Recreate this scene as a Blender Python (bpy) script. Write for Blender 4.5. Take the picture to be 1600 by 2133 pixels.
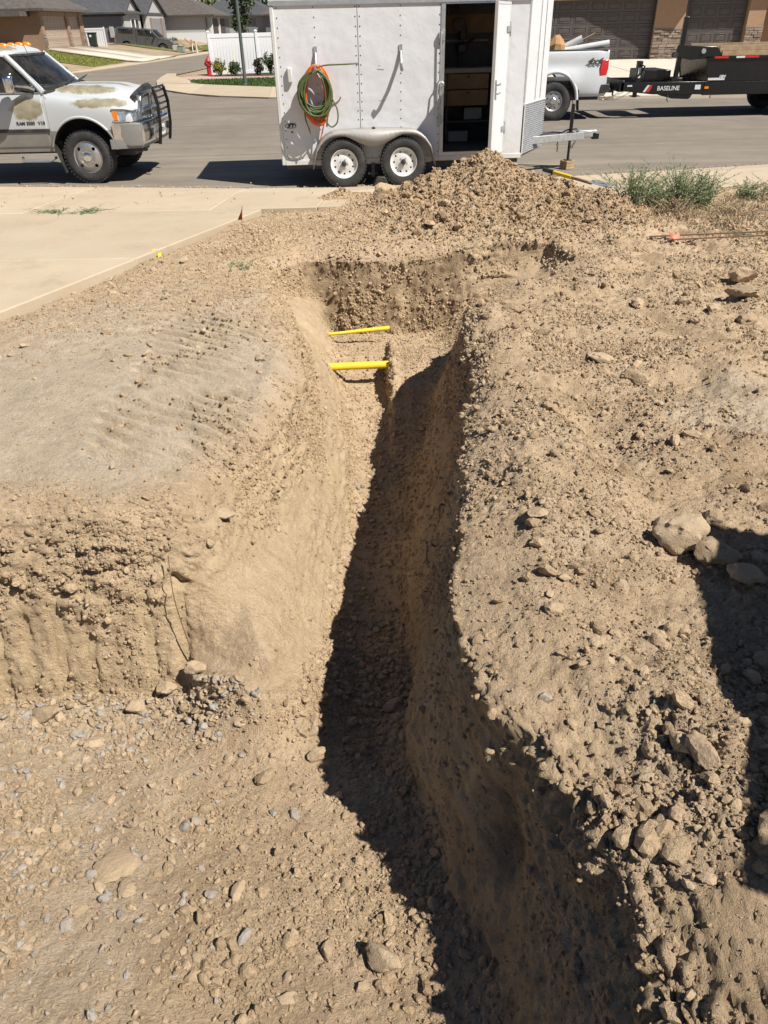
import bpy, bmesh, math, random
import numpy as np
from mathutils import Vector, Matrix, Euler

for _o in list(bpy.data.objects):
    bpy.data.objects.remove(_o)
scene = bpy.context.scene
col = scene.collection
R = math.radians

# ------------------------------------------------------------------ camera
cam_d = bpy.data.cameras.new('camera')
cam_d.sensor_fit = 'VERTICAL'
cam_d.sensor_height = 24.0
cam_d.lens = 24.0 * 1540.0 / 2133.0
cam_d.clip_start = 0.05
cam_d.clip_end = 2000.0
cam = bpy.data.objects.new('camera', cam_d)
col.objects.link(cam)
_th, _ro = R(33.5), R(1.3)
_f = Vector((0, math.cos(_th), -math.sin(_th)))
_u0 = Vector((0, math.sin(_th), math.cos(_th)))
_r0 = Vector((1, 0, 0))
_r = _r0 * math.cos(_ro) - _u0 * math.sin(_ro)
_u = _r0 * math.sin(_ro) + _u0 * math.cos(_ro)
_m = Matrix((_r, _u, -_f)).transposed().to_4x4()
_m.translation = Vector((0, 0, 2.15))
cam.matrix_world = _m
scene.camera = cam

# ------------------------------------------------------------------ sky, sun, exposure
LIGHT = Vector((-0.65, 0.42, -1.0)).normalized()      # direction the sunlight travels
world = bpy.data.worlds.new('World')
scene.world = world
world.use_nodes = True
_nt = world.node_tree
_bg = _nt.nodes['Background']
_sky = _nt.nodes.new('ShaderNodeTexSky')
_sky.sky_type = 'NISHITA'
_sky.sun_disc = False
_sky.sun_elevation = math.asin(-LIGHT.z)
_sky.sun_rotation = math.atan2(-LIGHT.x, -LIGHT.y)
_sky.altitude = 1200
_sky.air_density = 0.8
_sky.dust_density = 0.4
_nt.links.new(_sky.outputs['Color'], _bg.inputs['Color'])
_bg.inputs['Strength'].default_value = 0.05
sun_d = bpy.data.lights.new('sun', 'SUN')
sun_d.energy = 5.0
sun_d.angle = R(0.53)
sun_d.color = (1.0, 0.95, 0.87)
sun = bpy.data.objects.new('sun', sun_d)
col.objects.link(sun)
sun.rotation_euler = LIGHT.to_track_quat('-Z', 'Y').to_euler()
scene.view_settings.view_transform = 'Standard'
scene.view_settings.look = 'None'
scene.view_settings.gamma = 1.0
scene.view_settings.exposure = 0.63
scene.view_settings.use_curve_mapping = False

scene.cycles.diffuse_bounces = 2
scene.cycles.max_bounces = 8

# ------------------------------------------------------------------ helpers
def tag(o, label=None, cat=None, group=None, kind=None):
    if label: o['label'] = label
    if cat: o['category'] = cat
    if group: o['group'] = group
    if kind: o['kind'] = kind
    return o

def empty(name, loc=(0, 0, 0), rz=0.0, label=None, cat=None, group=None):
    o = bpy.data.objects.new(name, None)
    col.objects.link(o)
    o.location = loc
    o.rotation_euler = (0, 0, rz)
    o.empty_display_size = 0.1
    return tag(o, label, cat, group)

def np_mesh(name, v, f4=None, f3=None):
    """fast mesh from numpy arrays"""
    me = bpy.data.meshes.new(name)
    v = np.ascontiguousarray(v, dtype=np.float32)
    me.vertices.add(len(v))
    me.vertices.foreach_set('co', v.ravel())
    loops, starts, n = [], [], 0
    if f4 is not None and len(f4):
        f4 = np.asarray(f4, dtype=np.int32)
        loops.append(f4.ravel()); starts.append(np.arange(len(f4), dtype=np.int32) * 4); n = f4.size
    if f3 is not None and len(f3):
        f3 = np.asarray(f3, dtype=np.int32)
        loops.append(f3.ravel()); starts.append(n + np.arange(len(f3), dtype=np.int32) * 3)
    lo = np.concatenate(loops); st = np.concatenate(starts)
    me.loops.add(len(lo)); me.loops.foreach_set('vertex_index', lo)
    me.polygons.add(len(st)); me.polygons.foreach_set('loop_start', st)
    me.polygons.foreach_set('use_smooth', np.ones(len(st), dtype=bool))
    me.update(calc_edges=True)
    return me

def add_obj(name, me, mats=None, parent=None):
    o = bpy.data.objects.new(name, me)
    col.objects.link(o)
    if mats is not None:
        for m in (mats if isinstance(mats, (list, tuple)) else [mats]):
            me.materials.append(m)
    if parent is not None:
        o.parent = parent
    return o

class MB:
    """collects shapes, then becomes ONE mesh object"""
    def __init__(s):
        s.v, s.f, s.mi = [], [], []
        s.cm = 0
    def mat(s, i):
        s.cm = i; return s
    def add(s, vs, fs):
        b = len(s.v)
        s.v += [tuple(p) for p in vs]
        for f in fs:
            s.f.append([b + i for i in f]); s.mi.append(s.cm)
        return s
    def box(s, c, d, rot=None):
        hx, hy, hz = d[0] / 2, d[1] / 2, d[2] / 2
        ps = [Vector((x, y, z)) for x in (-hx, hx) for y in (-hy, hy) for z in (-hz, hz)]
        if rot is not None:
            m = Euler(rot).to_matrix(); ps = [m @ p for p in ps]
        c = Vector(c)
        return s.add([p + c for p in ps], [(0, 1, 3, 2), (4, 6, 7, 5), (0, 4, 5, 1), (2, 3, 7, 6), (0, 2, 6, 4), (1, 5, 7, 3)])
    def span(s, a, b):
        return s.box([(a[i] + b[i]) / 2 for i in range(3)], [abs(b[i] - a[i]) for i in range(3)])
    def cyl(s, a, b, r0, r1=None, n=16, caps=True):
        if r1 is None: r1 = r0
        a, b = Vector(a), Vector(b)
        q = (b - a).to_track_quat('Z', 'Y')
        vs = []
        for p, r in ((a, r0), (b, r1)):
            for i in range(n):
                t = 2 * math.pi * i / n
                vs.append(p + q @ Vector((r * math.cos(t), r * math.sin(t), 0)))
        fs = [(i, (i + 1) % n, n + (i + 1) % n, n + i) for i in range(n)]
        if caps:
            fs += [tuple(range(n - 1, -1, -1)), tuple(range(n, 2 * n))]
        return s.add(vs, fs)
    def tube(s, pts, r, n=8, caps=True, closed=False):
        pts = [Vector(p) for p in pts]
        m = len(pts)
        rs = r if isinstance(r, (list, tuple)) else [r] * m
        vs = []; up = None
        for i, p in enumerate(pts):
            if closed: t = (pts[(i + 1) % m] - pts[i - 1])
            else: t = pts[min(i + 1, m - 1)] - pts[max(i - 1, 0)]
            if t.length < 1e-9: t = Vector((0, 0, 1))
            t.normalize()
            if up is None:
                up = Vector((0, 0, 1)) if abs(t.z) < .9 else Vector((1, 0, 0))
            x = up - t * up.dot(t)
            if x.length < 1e-6: x = t.orthogonal()
            x.normalize(); up = x
            y = t.cross(x)
            for k in range(n):
                a = 2 * math.pi * k / n
                vs.append(p + (x * math.cos(a) + y * math.sin(a)) * rs[i])
        fs = []
        for i in range(m if closed else m - 1):
            j = (i + 1) % m
            for k in range(n):
                k2 = (k + 1) % n
                fs.append((i * n + k, i * n + k2, j * n + k2, j * n + k))
        if caps and not closed:
            fs += [tuple(range(n - 1, -1, -1)), tuple(range((m - 1) * n, m * n))]
        return s.add(vs, fs)
    def lathe(s, prof, o=(0, 0, 0), axis='Y', n=32):
        """prof: list of (r, h) along the axis"""
        vs = []
        for r, h in prof:
            for k in range(n):
                a = 2 * math.pi * k / n
                c, d = r * math.cos(a), r * math.sin(a)
                p = {'Y': (c, h, d), 'Z': (c, d, h), 'X': (h, c, d)}[axis]
                vs.append((p[0] + o[0], p[1] + o[1], p[2] + o[2]))
        fs = []
        for i in range(len(prof) - 1):
            for k in range(n):
                k2 = (k + 1) % n
                fs.append((i * n + k, i * n + k2, (i + 1) * n + k2, (i + 1) * n + k))
        return s.add(vs, fs)
    def prism(s, poly, y0, y1, plane='XZ'):
        """2D polygon extruded; plane XZ extrudes in y, XY in z, YZ in x"""
        n = len(poly)
        def P(a, b, h): return {'XZ': (a, h, b), 'XY': (a, b, h), 'YZ': (h, a, b)}[plane]
        vs = [P(a, b, y0) for a, b in poly] + [P(a, b, y1) for a, b in poly]
        fs = [(i, (i + 1) % n, n + (i + 1) % n, n + i) for i in range(n)]
        fs += [tuple(range(n - 1, -1, -1)), tuple(range(n, 2 * n))]
        return s.add(vs, fs)
    def loft(s, rings, caps=True, closed=True):
        n = len(rings[0]); vs = [p for r in rings for p in r]; fs = []
        for i in range(len(rings) - 1):
            for k in range(n if closed else n - 1):
                k2 = (k + 1) % n
                fs.append((i * n + k, i * n + k2, (i + 1) * n + k2, (i + 1) * n + k))
        if caps:
            fs += [tuple(range(n - 1, -1, -1)), tuple(range((len(rings) - 1) * n, len(rings) * n))]
        return s.add(vs, fs)
    def build(s, name, mats, parent=None, bevel=0.0, smooth=True, seg=2, ang=35):
        me = bpy.data.meshes.new(name)
        me.from_pydata(s.v, [], s.f)
        bm = bmesh.new(); bm.from_mesh(me)
        bmesh.ops.recalc_face_normals(bm, faces=bm.faces)
        bm.to_mesh(me); bm.free()
        if len(me.polygons) == len(s.mi):
            me.polygons.foreach_set('material_index', s.mi)
        o = add_obj(name, me, mats, parent)
        if smooth:
            me.polygons.foreach_set('use_smooth', [True] * len(me.polygons))
            me.set_sharp_from_angle(angle=R(ang))
        if bevel > 0:
            b = o.modifiers.new('bevel', 'BEVEL')
            b.width = bevel; b.segments = seg; b.limit_method = 'ANGLE'; b.angle_limit = R(32)
            b.harden_normals = False
        return o

def cut(o, cutters, keep_mats=True):
    """boolean difference, evaluated straight away"""
    for c in cutters:
        m = o.modifiers.new('cut', 'BOOLEAN')
        m.operation = 'DIFFERENCE'; m.solver = 'EXACT'; m.object = c
        if keep_mats: m.material_mode = 'TRANSFER'
    dg = bpy.context.evaluated_depsgraph_get()
    dg.update()
    me = bpy.data.meshes.new_from_object(o.evaluated_get(dg), preserve_all_data_layers=True, depsgraph=dg)
    o.modifiers.clear()
    o.data = me
    for c in cutters:
        bpy.data.objects.remove(c)
    me.polygons.foreach_set('use_smooth', [True] * len(me.polygons))
    me.set_sharp_from_angle(angle=R(35))
    return o

def text_mesh(name, body, size, mat, parent, loc, rot, shear=0.0, bold=0.0, depth=0.002, xs=1.0):
    cu = bpy.data.curves.new(name, 'FONT')
    cu.body = body; cu.size = size; cu.shear = shear; cu.offset = bold; cu.extrude = depth
    cu.align_x = 'CENTER'; cu.align_y = 'CENTER'
    t = bpy.data.objects.new(name + '_tmp', cu)
    col.objects.link(t)
    dg = bpy.context.evaluated_depsgraph_get(); dg.update()
    me = bpy.data.meshes.new_from_object(t.evaluated_get(dg))
    bpy.data.objects.remove(t)
    o = add_obj(name, me, mat, parent)
    o.location = loc; o.rotation_euler = rot; o.scale = (xs, 1, 1)
    return o

def copy_tree(o, parent=None):
    c = o.copy(); col.objects.link(c); c.parent = parent
    for ch in list(o.children):
        copy_tree(ch, c)
    return c

# ---- materials
def new_mat(name):
    m = bpy.data.materials.new(name); m.use_nodes = True
    nt = m.node_tree
    return m, nt, nt.nodes['Principled BSDF']

def N(nt, typ, **kw):
    n = nt.nodes.new(typ)
    for k, v in kw.items():
        if k.startswith('i_'): n.inputs[k[2:].replace('_', ' ')].default_value = v
        else: setattr(n, k, v)
    return n

def ramp(nt, fac, stops, interp='LINEAR'):
    r = nt.nodes.new('ShaderNodeValToRGB')
    r.color_ramp.interpolation = interp
    e = r.color_ramp.elements
    while len(e) < len(stops): e.new(0.5)
    for el, (p, c) in zip(e, stops):
        el.position = p
        el.color = (*c, 1) if len(c) == 3 else c
    nt.links.new(fac, r.inputs['Fac'])
    return r.outputs['Color']

def mix(nt, fac, a, b, blend='MIX'):
    m = nt.nodes.new('ShaderNodeMix'); m.data_type = 'RGBA'; m.blend_type = blend
    for sock, v in ((m.inputs['Factor'], fac), (m.inputs['A'], a), (m.inputs['B'], b)):
        pass
    def put(s, v):
        if isinstance(v, (int, float)): s.default_value = v
        elif isinstance(v, (tuple, list)): s.default_value = (*v, 1) if len(v) == 3 else v
        else: nt.links.new(v, s)
    put(m.inputs[0], fac); put(m.inputs[6], a); put(m.inputs[7], b)
    return m.outputs[2]

def noise(nt, co, scale, detail=4, rough=.55, dist=0.0):
    n = nt.nodes.new('ShaderNodeTexNoise')
    n.inputs['Scale'].default_value = scale; n.inputs['Detail'].default_value = detail
    n.inputs['Roughness'].default_value = rough; n.inputs['Distortion'].default_value = dist
    nt.links.new(co, n.inputs['Vector'])
    return n.outputs['Fac']

def math_n(nt, op, a, b=0.0, c=None, clamp=False):
    m = nt.nodes.new('ShaderNodeMath'); m.operation = op; m.use_clamp = clamp
    for i, v in enumerate((a, b) + (() if c is None else (c,))):
        if isinstance(v, (int, float)): m.inputs[i].default_value = v
        else: nt.links.new(v, m.inputs[i])
    return m.outputs[0]

def coords(nt, kind='Object'):
    return nt.nodes.new('ShaderNodeTexCoord').outputs[kind]

def position(nt):
    return nt.nodes.new('ShaderNodeNewGeometry').outputs['Position']

def bump(nt, bsdf, h, strength=.3, dist=.01):
    b = nt.nodes.new('ShaderNodeBump')
    b.inputs['Strength'].default_value = strength; b.inputs['Distance'].default_value = dist
    nt.links.new(h, b.inputs['Height'])
    nt.links.new(b.outputs['Normal'], bsdf.inputs['Normal'])

def simple(name, c, rough=.6, metal=0.0, var=.12, scale=6.0, bmp=0.0, bscale=80.0, coat=0.0, spec=None, dirt=0.0, dirtcol=(.30, .24, .17)):
    """plain surface with a little procedural variation, roughness breakup and dust"""
    m, nt, b = new_mat(name)
    co = coords(nt)
    n1 = noise(nt, co, scale, 5, .6)
    lo = tuple(x * (1 - var) for x in c); hi = tuple(min(1, x * (1 + var)) for x in c)
    colr = ramp(nt, n1, [(.3, lo), (.7, hi)])
    if dirt > 0:
        n2 = noise(nt, co, scale * .7, 6, .7)
        colr = mix(nt, ramp(nt, n2, [(.45, (0, 0, 0)), (.75, (dirt, dirt, dirt))]), colr, dirtcol)
    nt.links.new(colr, b.inputs['Base Color'])
    n3 = noise(nt, co, scale * 2.3, 4, .6)
    rr = ramp(nt, n3, [(.3, (max(0, rough - .07),) * 3), (.7, (min(1, rough + .07),) * 3)])
    nt.links.new(rr, b.inputs['Roughness'])
    b.inputs['Metallic'].default_value = metal
    if coat: b.inputs['Coat Weight'].default_value = coat
    if spec is not None: b.inputs['Specular IOR Level'].default_value = spec
    if bmp > 0:
        bump(nt, b, noise(nt, co, bscale, 4, .6), bmp, .004)
    return m

# ---- numpy gradient noise
_rs = np.random.RandomState(7)
_perm = _rs.permutation(256).astype(np.int32)
_perm = np.concatenate([_perm, _perm, _perm])
_g = _rs.normal(size=(256, 3)); _g /= np.linalg.norm(_g, axis=1)[:, None]
_g = _g.astype(np.float32)
def perlin(p):
    p = np.asarray(p, dtype=np.float32)
    i = np.floor(p).astype(np.int32); f = p - i; i &= 255
    u = f * f * f * (f * (f * 6 - 15) + 10)
    out = np.zeros(len(p), dtype=np.float32)
    for dx in (0, 1):
        wx = u[:, 0] if dx else 1 - u[:, 0]
        for dy in (0, 1):
            wy = u[:, 1] if dy else 1 - u[:, 1]
            for dz in (0, 1):
                wz = u[:, 2] if dz else 1 - u[:, 2]
                h = _perm[_perm[_perm[(i[:, 0] + dx) & 255] + ((i[:, 1] + dy) & 255)] + ((i[:, 2] + dz) & 255)]
                g = _g[h]
                d = g[:, 0] * (f[:, 0] - dx) + g[:, 1] * (f[:, 1] - dy) + g[:, 2] * (f[:, 2] - dz)
                out += wx * wy * wz * d
    return out * 1.6
def fbm(p, oct=3, gain=.5, lac=2.03, billow=False):
    o = np.zeros(len(p), dtype=np.float32); a = 1.0; s = 1.0
    for k in range(oct):
        n = perlin(p * s + 17.3 * k)
        o += a * (np.abs(n) * 2 - .55 if billow else n)
        a *= gain; s *= lac
    return o
def sstep(a, b, x):
    t = np.clip((x - a) / (b - a), 0, 1)
    return t * t * (3 - 2 * t)
def poly_dist(P, poly):
    """signed distance (inside negative) from points P(n,2) to a closed polygon"""
    poly = np.asarray(poly, dtype=np.float32); d2 = np.full(len(P), 1e9, dtype=np.float32)
    ins = np.zeros(len(P), dtype=bool)
    for a, b in zip(poly, np.roll(poly, -1, axis=0)):
        e = b - a; w = P - a
        t = np.clip((w @ e) / (e @ e), 0, 1)
        q = w - t[:, None] * e
        d2 = np.minimum(d2, (q * q).sum(1))
        c = ((a[1] <= P[:, 1]) != (b[1] <= P[:, 1]))
        xi = a[0] + (P[:, 1] - a[1]) / (b[1] - a[1] + 1e-12) * e[0]
        ins ^= c & (P[:, 0] < xi)
    d = np.sqrt(d2)
    return np.where(ins, -d, d)
# ================================================================== soil materials
def soil_material(name, attr=False, island=False, wet=1.0):
    m, nt, b = new_mat(name)
    co = position(nt) if not island else coords(nt)
    if island: co = position(nt)
    n1 = noise(nt, co, 1.3, 5, .6)
    n2 = noise(nt, co, 9.0, 6, .65)
    n3 = noise(nt, co, 95.0, 6, .78)
    c = ramp(nt, n1, [(.3, (0.462, 0.336, 0.212)), (.7, (0.560, 0.417, 0.275))])
    c2 = ramp(nt, n2, [(.3, (0.346, 0.243, 0.149)), (.75, (0.628, 0.477, 0.321))])
    c = mix(nt, .5, c, c2)
    c3 = ramp(nt, n3, [(.30, (.42, .40, .38)), (.45, (.94, .94, .94)), (.75, (1.25, 1.24, 1.23))])
    c = mix(nt, .8, c, c3, 'MULTIPLY')
    if attr:
        at = nt.nodes.new('ShaderNodeVertexColor'); at.layer_name = 'soil'
        sep = nt.nodes.new('ShaderNodeSeparateColor'); nt.links.new(at.outputs['Color'], sep.inputs[0])
        g = ramp(nt, n2, [(.3, (0.409, 0.341, 0.255)), (.75, (0.574, 0.487, 0.380))])
        g = mix(nt, .8, g, c3, 'MULTIPLY')
        c = mix(nt, sep.outputs[0], c, g)                       # grey road-base dust
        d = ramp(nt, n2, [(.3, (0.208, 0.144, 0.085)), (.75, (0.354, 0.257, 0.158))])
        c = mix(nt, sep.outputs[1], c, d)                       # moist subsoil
        o = ramp(nt, n2, [(.3, (0.487, 0.360, 0.212)), (.75, (0.613, 0.467, 0.290))])
        c = mix(nt, sep.outputs[2], c, o)                       # clay smear, cut faces
    if island:
        rnd = math_n(nt, 'FRACT', math_n(nt, 'ADD', nt.nodes.new('ShaderNodeNewGeometry').outputs['Random Per Island'], nt.nodes.new('ShaderNodeObjectInfo').outputs['Random']))
        tint = ramp(nt, rnd, [(0, (.82, .80, .78)), (.5, (1.04, 1.03, 1.01)), (.86, (1.14, 1.13, 1.11)), (1, (1.25, 1.25, 1.25))])
        c = mix(nt, 1.0, c, tint, 'MULTIPLY')
    c = mix(nt, 1.0, c, (.985, 1.0, 1.01), 'MULTIPLY')
    if wet < 1: c = mix(nt, 1.0, c, (wet, wet * .96, wet * .92), 'MULTIPLY')
    nt.links.new(c, b.inputs['Base Color'])
    b.inputs['Roughness'].default_value = .95
    b.inputs['Specular IOR Level'].default_value = .12
    h = math_n(nt, 'ADD', math_n(nt, 'MULTIPLY', noise(nt, co, 55, 6, .7), 1.0), math_n(nt, 'MULTIPLY', noise(nt, co, 210, 4, .7), .45))
    bump(nt, b, h, 1.0, .020)
    return m

def stone_material(name, base=((0.283, 0.212, 0.135), (0.399, 0.302, 0.200), (0.467, 0.365, 0.253)), grey=.25, dust=.6):
    m, nt, b = new_mat(name)
    co = position(nt)
    rnd = nt.nodes.new('ShaderNodeNewGeometry').outputs['Random Per Island']
    obr = nt.nodes.new('ShaderNodeObjectInfo').outputs['Random']
    rr = math_n(nt, 'FRACT', math_n(nt, 'ADD', rnd, obr))
    c = ramp(nt, rr, [(0, base[0]), (.45, base[1]), (1 - grey, base[2]), (min(1, 1 - grey + .02), (0.266, 0.257, 0.243)), (1, (0.381, 0.367, 0.345))])
    n2 = noise(nt, co, 45, 6, .7)
    c = mix(nt, .7, c, ramp(nt, n2, [(.3, (.7, .68, .66)), (.7, (1.15, 1.13, 1.1))]), 'MULTIPLY')
    n3 = noise(nt, co, 14, 5, .7)
    c = mix(nt, ramp(nt, n3, [(.35, (0, 0, 0)), (.65, (dust,) * 3)]), c, (0.428, 0.326, 0.216))
    nt.links.new(c, b.inputs['Base Color'])
    b.inputs['Roughness'].default_value = .9
    b.inputs['Specular IOR Level'].default_value = .2
    bump(nt, b, math_n(nt, 'ADD', noise(nt, co, 38, 6, .75), math_n(nt, 'MULTIPLY', noise(nt, co, 170, 4, .7), .4)), .9, .012)
    return m

M_soil = soil_material('soil', attr=True)
M_clod = soil_material('clod_soil', island=True)
M_stone = stone_material('tan_stone', grey=.05, dust=.75)
M_gravel = stone_material('river_gravel', grey=.30, dust=.55)

# ================================================================== the lot: one dug-up terrain
TOP = [(-4.2, 3.04), (-2.6, 3.0), (-1.75, 2.97), (-1.29, 2.93), (-1.0, 3.08), (-.86, 3.34), (-.72, 3.72), (-.62, 4.1), (-.56, 4.5), (-.57, 5.0),
       (-.66, 5.6), (-.80, 6.4), (-.98, 7.1), (-1.08, 7.7), (-.85, 8.05), (-.14, 8.0), (.57, 7.99), (1.34, 8.12), (1.85, 8.0), (1.95, 7.5),
       (1.6, 6.95), (1.0, 6.5), (.74, 6.0), (.63, 5.3), (.61, 4.6), (.47, 3.58), (.345, 2.63), (.265, 2.0), (.265, 1.76), (.32, 1.62), (.46, 1.46),
       (.53, 1.25), (.56, 1.0), (.60, .7), (.66, .3), (.66, -.4), (-4.2, -.4)]
FLO = [(-4.2, 2.62), (-1.77, 2.62), (-1.29, 2.64), (-1.0, 2.6), (-.78, 2.46), (-.57, 2.32), (-.43, 2.36), (-.35, 2.72), (-.31, 3.4), (-.27, 4.1), (-.23, 5.1),
       (-.29, 5.9), (-.37, 6.45), (-.43, 7.3), (-.56, 7.88), (.46, 7.84), (.95, 7.86), (1.25, 7.78), (1.30, 7.45), (1.10, 7.1), (.82, 6.78), (.54, 6.3), (.37, 5.5), (.20, 4.37),
       (.125, 3.32), (.11, 2.57), (.11, 1.95), (.14, 1.65), (.21, 1.42), (.30, 1.2), (.33, 1.0), (.40, .5), (.45, -.1), (-4.2, -.1)]
DRIVE_A = np.array([-1.31, 11.05]); DRIVE_B = np.array([-3.08, 5.93])
_dd = (DRIVE_A - DRIVE_B) / np.linalg.norm(DRIVE_A - DRIVE_B)
_dn = np.array([-_dd[1], _dd[0]])            # points to the driveway side (left)

def zsurf(y):
    return .395 - .03 * np.minimum(y, 12.4)

def cone(x, y, cx, cy, h, rx, ry, p=1.0):
    d = np.sqrt(((x - cx) / rx) ** 2 + ((y - cy) / ry) ** 2)
    return h * np.exp(-(d ** 1.6) * 1.6)

def ground_fields(x, y):
    """base height plus the fields that steer roughness and colour"""
    P = np.stack([x, y], 1).astype(np.float32)
    q = np.stack([x, y, np.zeros_like(x)], 1)
    w1 = perlin(q * 1.9 + 3.1); w2 = perlin(q * 1.9 + 41.7)
    w3 = perlin(q * 7.0 + 11.0); w4 = perlin(q * 7.0 + 77.0)
    near = sstep(0.2, 1.0, y)
    w5 = perlin(q * 19.0 + 5.0); w6 = perlin(q * 19.0 + 55.0)
    fr_ = 1 + 1.2 * sstep(3.6, 3.2, y) * sstep(-.3, -.6, x)
    Pw = P + np.stack([w1 * .055 + w3 * .014, w2 * .05 + w4 * .010], 1) * near[:, None]
    dT = poly_dist(Pw, TOP); dF = poly_dist(Pw, FLO)
    s = np.where(dT < 0, -dT / (-dT + np.maximum(dF, 0) + 1e-4), 0)
    h = np.clip(s, 0, 1)
    frontz = sstep(3.6, 3.2, y) * sstep(-.70, -1.05, x)
    h = (h + .06 * np.sin(h * 2 * math.pi)) * (1 - frontz) + frontz * np.clip(h, 0, 1) ** 1.7
    zs = zsurf(y)
    # undisturbed surface and its lumps
    surf = .035 * perlin(q * .8) + .02 * perlin(q * 2.3 + 5)
    right = sstep(.1, .5, x - (.15 + .07 * np.maximum(y - 3, 0)))
    out = np.maximum(dT, 0)
    rim = np.exp(-((out - .34) / .26) ** 2) * right * sstep(8.4, 6.0, y)
    surf += .075 * rim
    surf += .05 * right * (perlin(q * np.array([2.2, .55, 1]) + 9)) * sstep(8.0, 6.5, y)
    surf -= .12 * np.exp(-out / .16) * (1 - right) * sstep(2.9, 3.6, y)
    surf -= .03 * np.exp(-out / .06)
    # shelf of looser fill left of the trench, sinking towards the driveway
    dl = (P - DRIVE_B.astype(np.float32)) @ _dn.astype(np.float32)         # >0 under the driveway
    surf -= .035 * sstep(-.9, 0, dl)
    # track lanes pressed into the left bank
    lane_c = np.array([-1.05, 4.35]); ca, sa = math.cos(R(-24)), math.sin(R(-24))
    u = (x - lane_c[0]) * ca + (y - lane_c[1]) * sa; v = -(x - lane_c[0]) * sa + (y - lane_c[1]) * ca
    lane = sstep(.44, .34, np.abs(x + 1.20 + .04 * (y - 4) + .06 * w1)) * sstep(3.25, 3.45, y) * sstep(6.2, 5.7, y + .3 * w2)
    rib = np.sin((v + .035 * w2 + .012 * w4) * 2 * math.pi / .115 + u * 1.2)
    lane = lane * np.clip(.75 + .9 * w1 + .4 * w3, .1, 1.0)
    surf += lane * (.034 * np.sign(rib) * np.abs(rib) ** .7 - .014)
    surf += .022 * np.exp(-((x + .76 + .05 * w1) / .06) ** 2) * sstep(3.4, 3.7, y) * sstep(5.6, 5.0, y)
    # spoil heap in front of the cargo trailer
    pile = np.maximum.reduce([cone(x, y, 1.42, 10.55, .66, 1.1, 1.05), cone(x, y, .85, 10.35, .46, .95, 1.0), cone(x, y, 2.05, 10.1, .42, .9, .9),
                              cone(x, y, 1.5, 9.4, .40, 1.3, .95), cone(x, y, 2.5, 9.2, .34, .8, .8), cone(x, y, -.5, 11.3, .10, .55, .35)])
    pile = pile + .13 * cone(x, y, .6, 8.75, 1, 2.0, .75)
    surf += pile
    heap = sstep(.04, .16, pile)
    # depth of the digging
    bench = np.interp(y, [5.4, 6.0, 6.35, 6.7, 7.3, 7.9], [1.15, 1.06, .88, .80, .82, .90])
    pock = np.interp(y, [5.6, 6.2, 7.02, 7.12, 7.5, 7.6, 7.9], [1.15, 1.06, 1.0, .86, .84, .86, .90])
    side = sstep(.055, .095, x + .02 * w3)
    D = pock * (1 - side) + bench * side
    D = D - (D - .60) * sstep(.55, 1.0, x) * sstep(6.2, 6.7, y)
    ridge = np.exp(-((x - .125 - .012 * w4) / .035) ** 2) * sstep(6.1, 6.4, y) * sstep(7.75, 7.4, y)
    D = D - ridge * .06
    D = D - (.22 * sstep(2.9, 1.9, y) + .24 * np.maximum(0, 1.9 - y)) * sstep(-.2, .4, y)
    fz = zs - D + .03 * perlin(q * 1.7 + 31) 
    inside = np.maximum(-dF, 0)
    talus = (.13 - .09 * sstep(6.0, 7.0, y)) * np.exp(-inside / .09) * (.6 + .8 * np.clip(w1 + .3, 0, 1))
    corner = cone(x, y, -.58, 2.66, .36, .34, .42)
    fz = fz + (talus + corner * 1.0) * (.5 + .5 * sstep(.12, 0, dF))
    z = (zs + surf) * (1 - h) + fz * h
    # under the concrete the soil sits lower
    under = np.maximum(sstep(-.02, .03, dl) * sstep(12.6, 12.3, y), sstep(10.47, 10.53, y) * sstep(-1.35, -1.6, x))
    backR = 10.85 + .33 * (x - 2.7)
    under = np.maximum(under, sstep(-.03, .05, y - backR) * sstep(2.55, 2.75, x))
    z = np.where(under > 0, z * (1 - under) + (zs - .12) * under, z)
    mid = sstep(11.7, 12.45, y + .25 * w1) * (1 - under)
    z = z * (1 - mid) + np.minimum(z, -.03) * mid
    wall = np.clip(4 * h * (1 - h), 0, 1) * (dT < 0)
    return z, dict(h=h, wall=wall, dT=dT, dF=dF, right=right, heap=heap, lane=lane, under=under, w1=w1, w3=w3, dl=dl, x=x, y=y)

def cells(p, scale):
    """embedded lumps: rounded cell bumps with creases, random size per cell"""
    q = (p * scale).astype(np.float32); i0 = np.floor(q).astype(np.int32); f = q - i0
    best = np.full(len(q), 9.0, dtype=np.float32); amp = np.zeros(len(q), dtype=np.float32)
    rnd = np.random.RandomState(3).rand(256, 4).astype(np.float32)
    for dx in (-1, 0, 1):
        for dy in (-1, 0, 1):
            for dz in (-1, 0, 1):
                h = _perm[_perm[_perm[(i0[:, 0] + dx) & 255] + ((i0[:, 1] + dy) & 255)] + ((i0[:, 2] + dz) & 255)]
                r = rnd[h]
                d = (r[:, 0] * .8 + .1 + dx - f[:, 0]) ** 2 + (r[:, 1] * .8 + .1 + dy - f[:, 1]) ** 2 + (r[:, 2] * .8 + .1 + dz - f[:, 2]) ** 2
                m = d < best
                best = np.where(m, d, best); amp = np.where(m, r[:, 3], amp)
    b = np.sqrt(np.maximum(0, 1 - best / (.12 + .5 * amp)))
    return b * (.25 + amp)
def on(mask, fn, *arrs):
    """evaluate fn only where mask holds"""
    out = np.zeros(len(mask), dtype=np.float32)
    k = np.nonzero(mask)[0]
    if len(k): out[k] = fn(*[a[k] for a in arrs])
    return out
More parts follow.
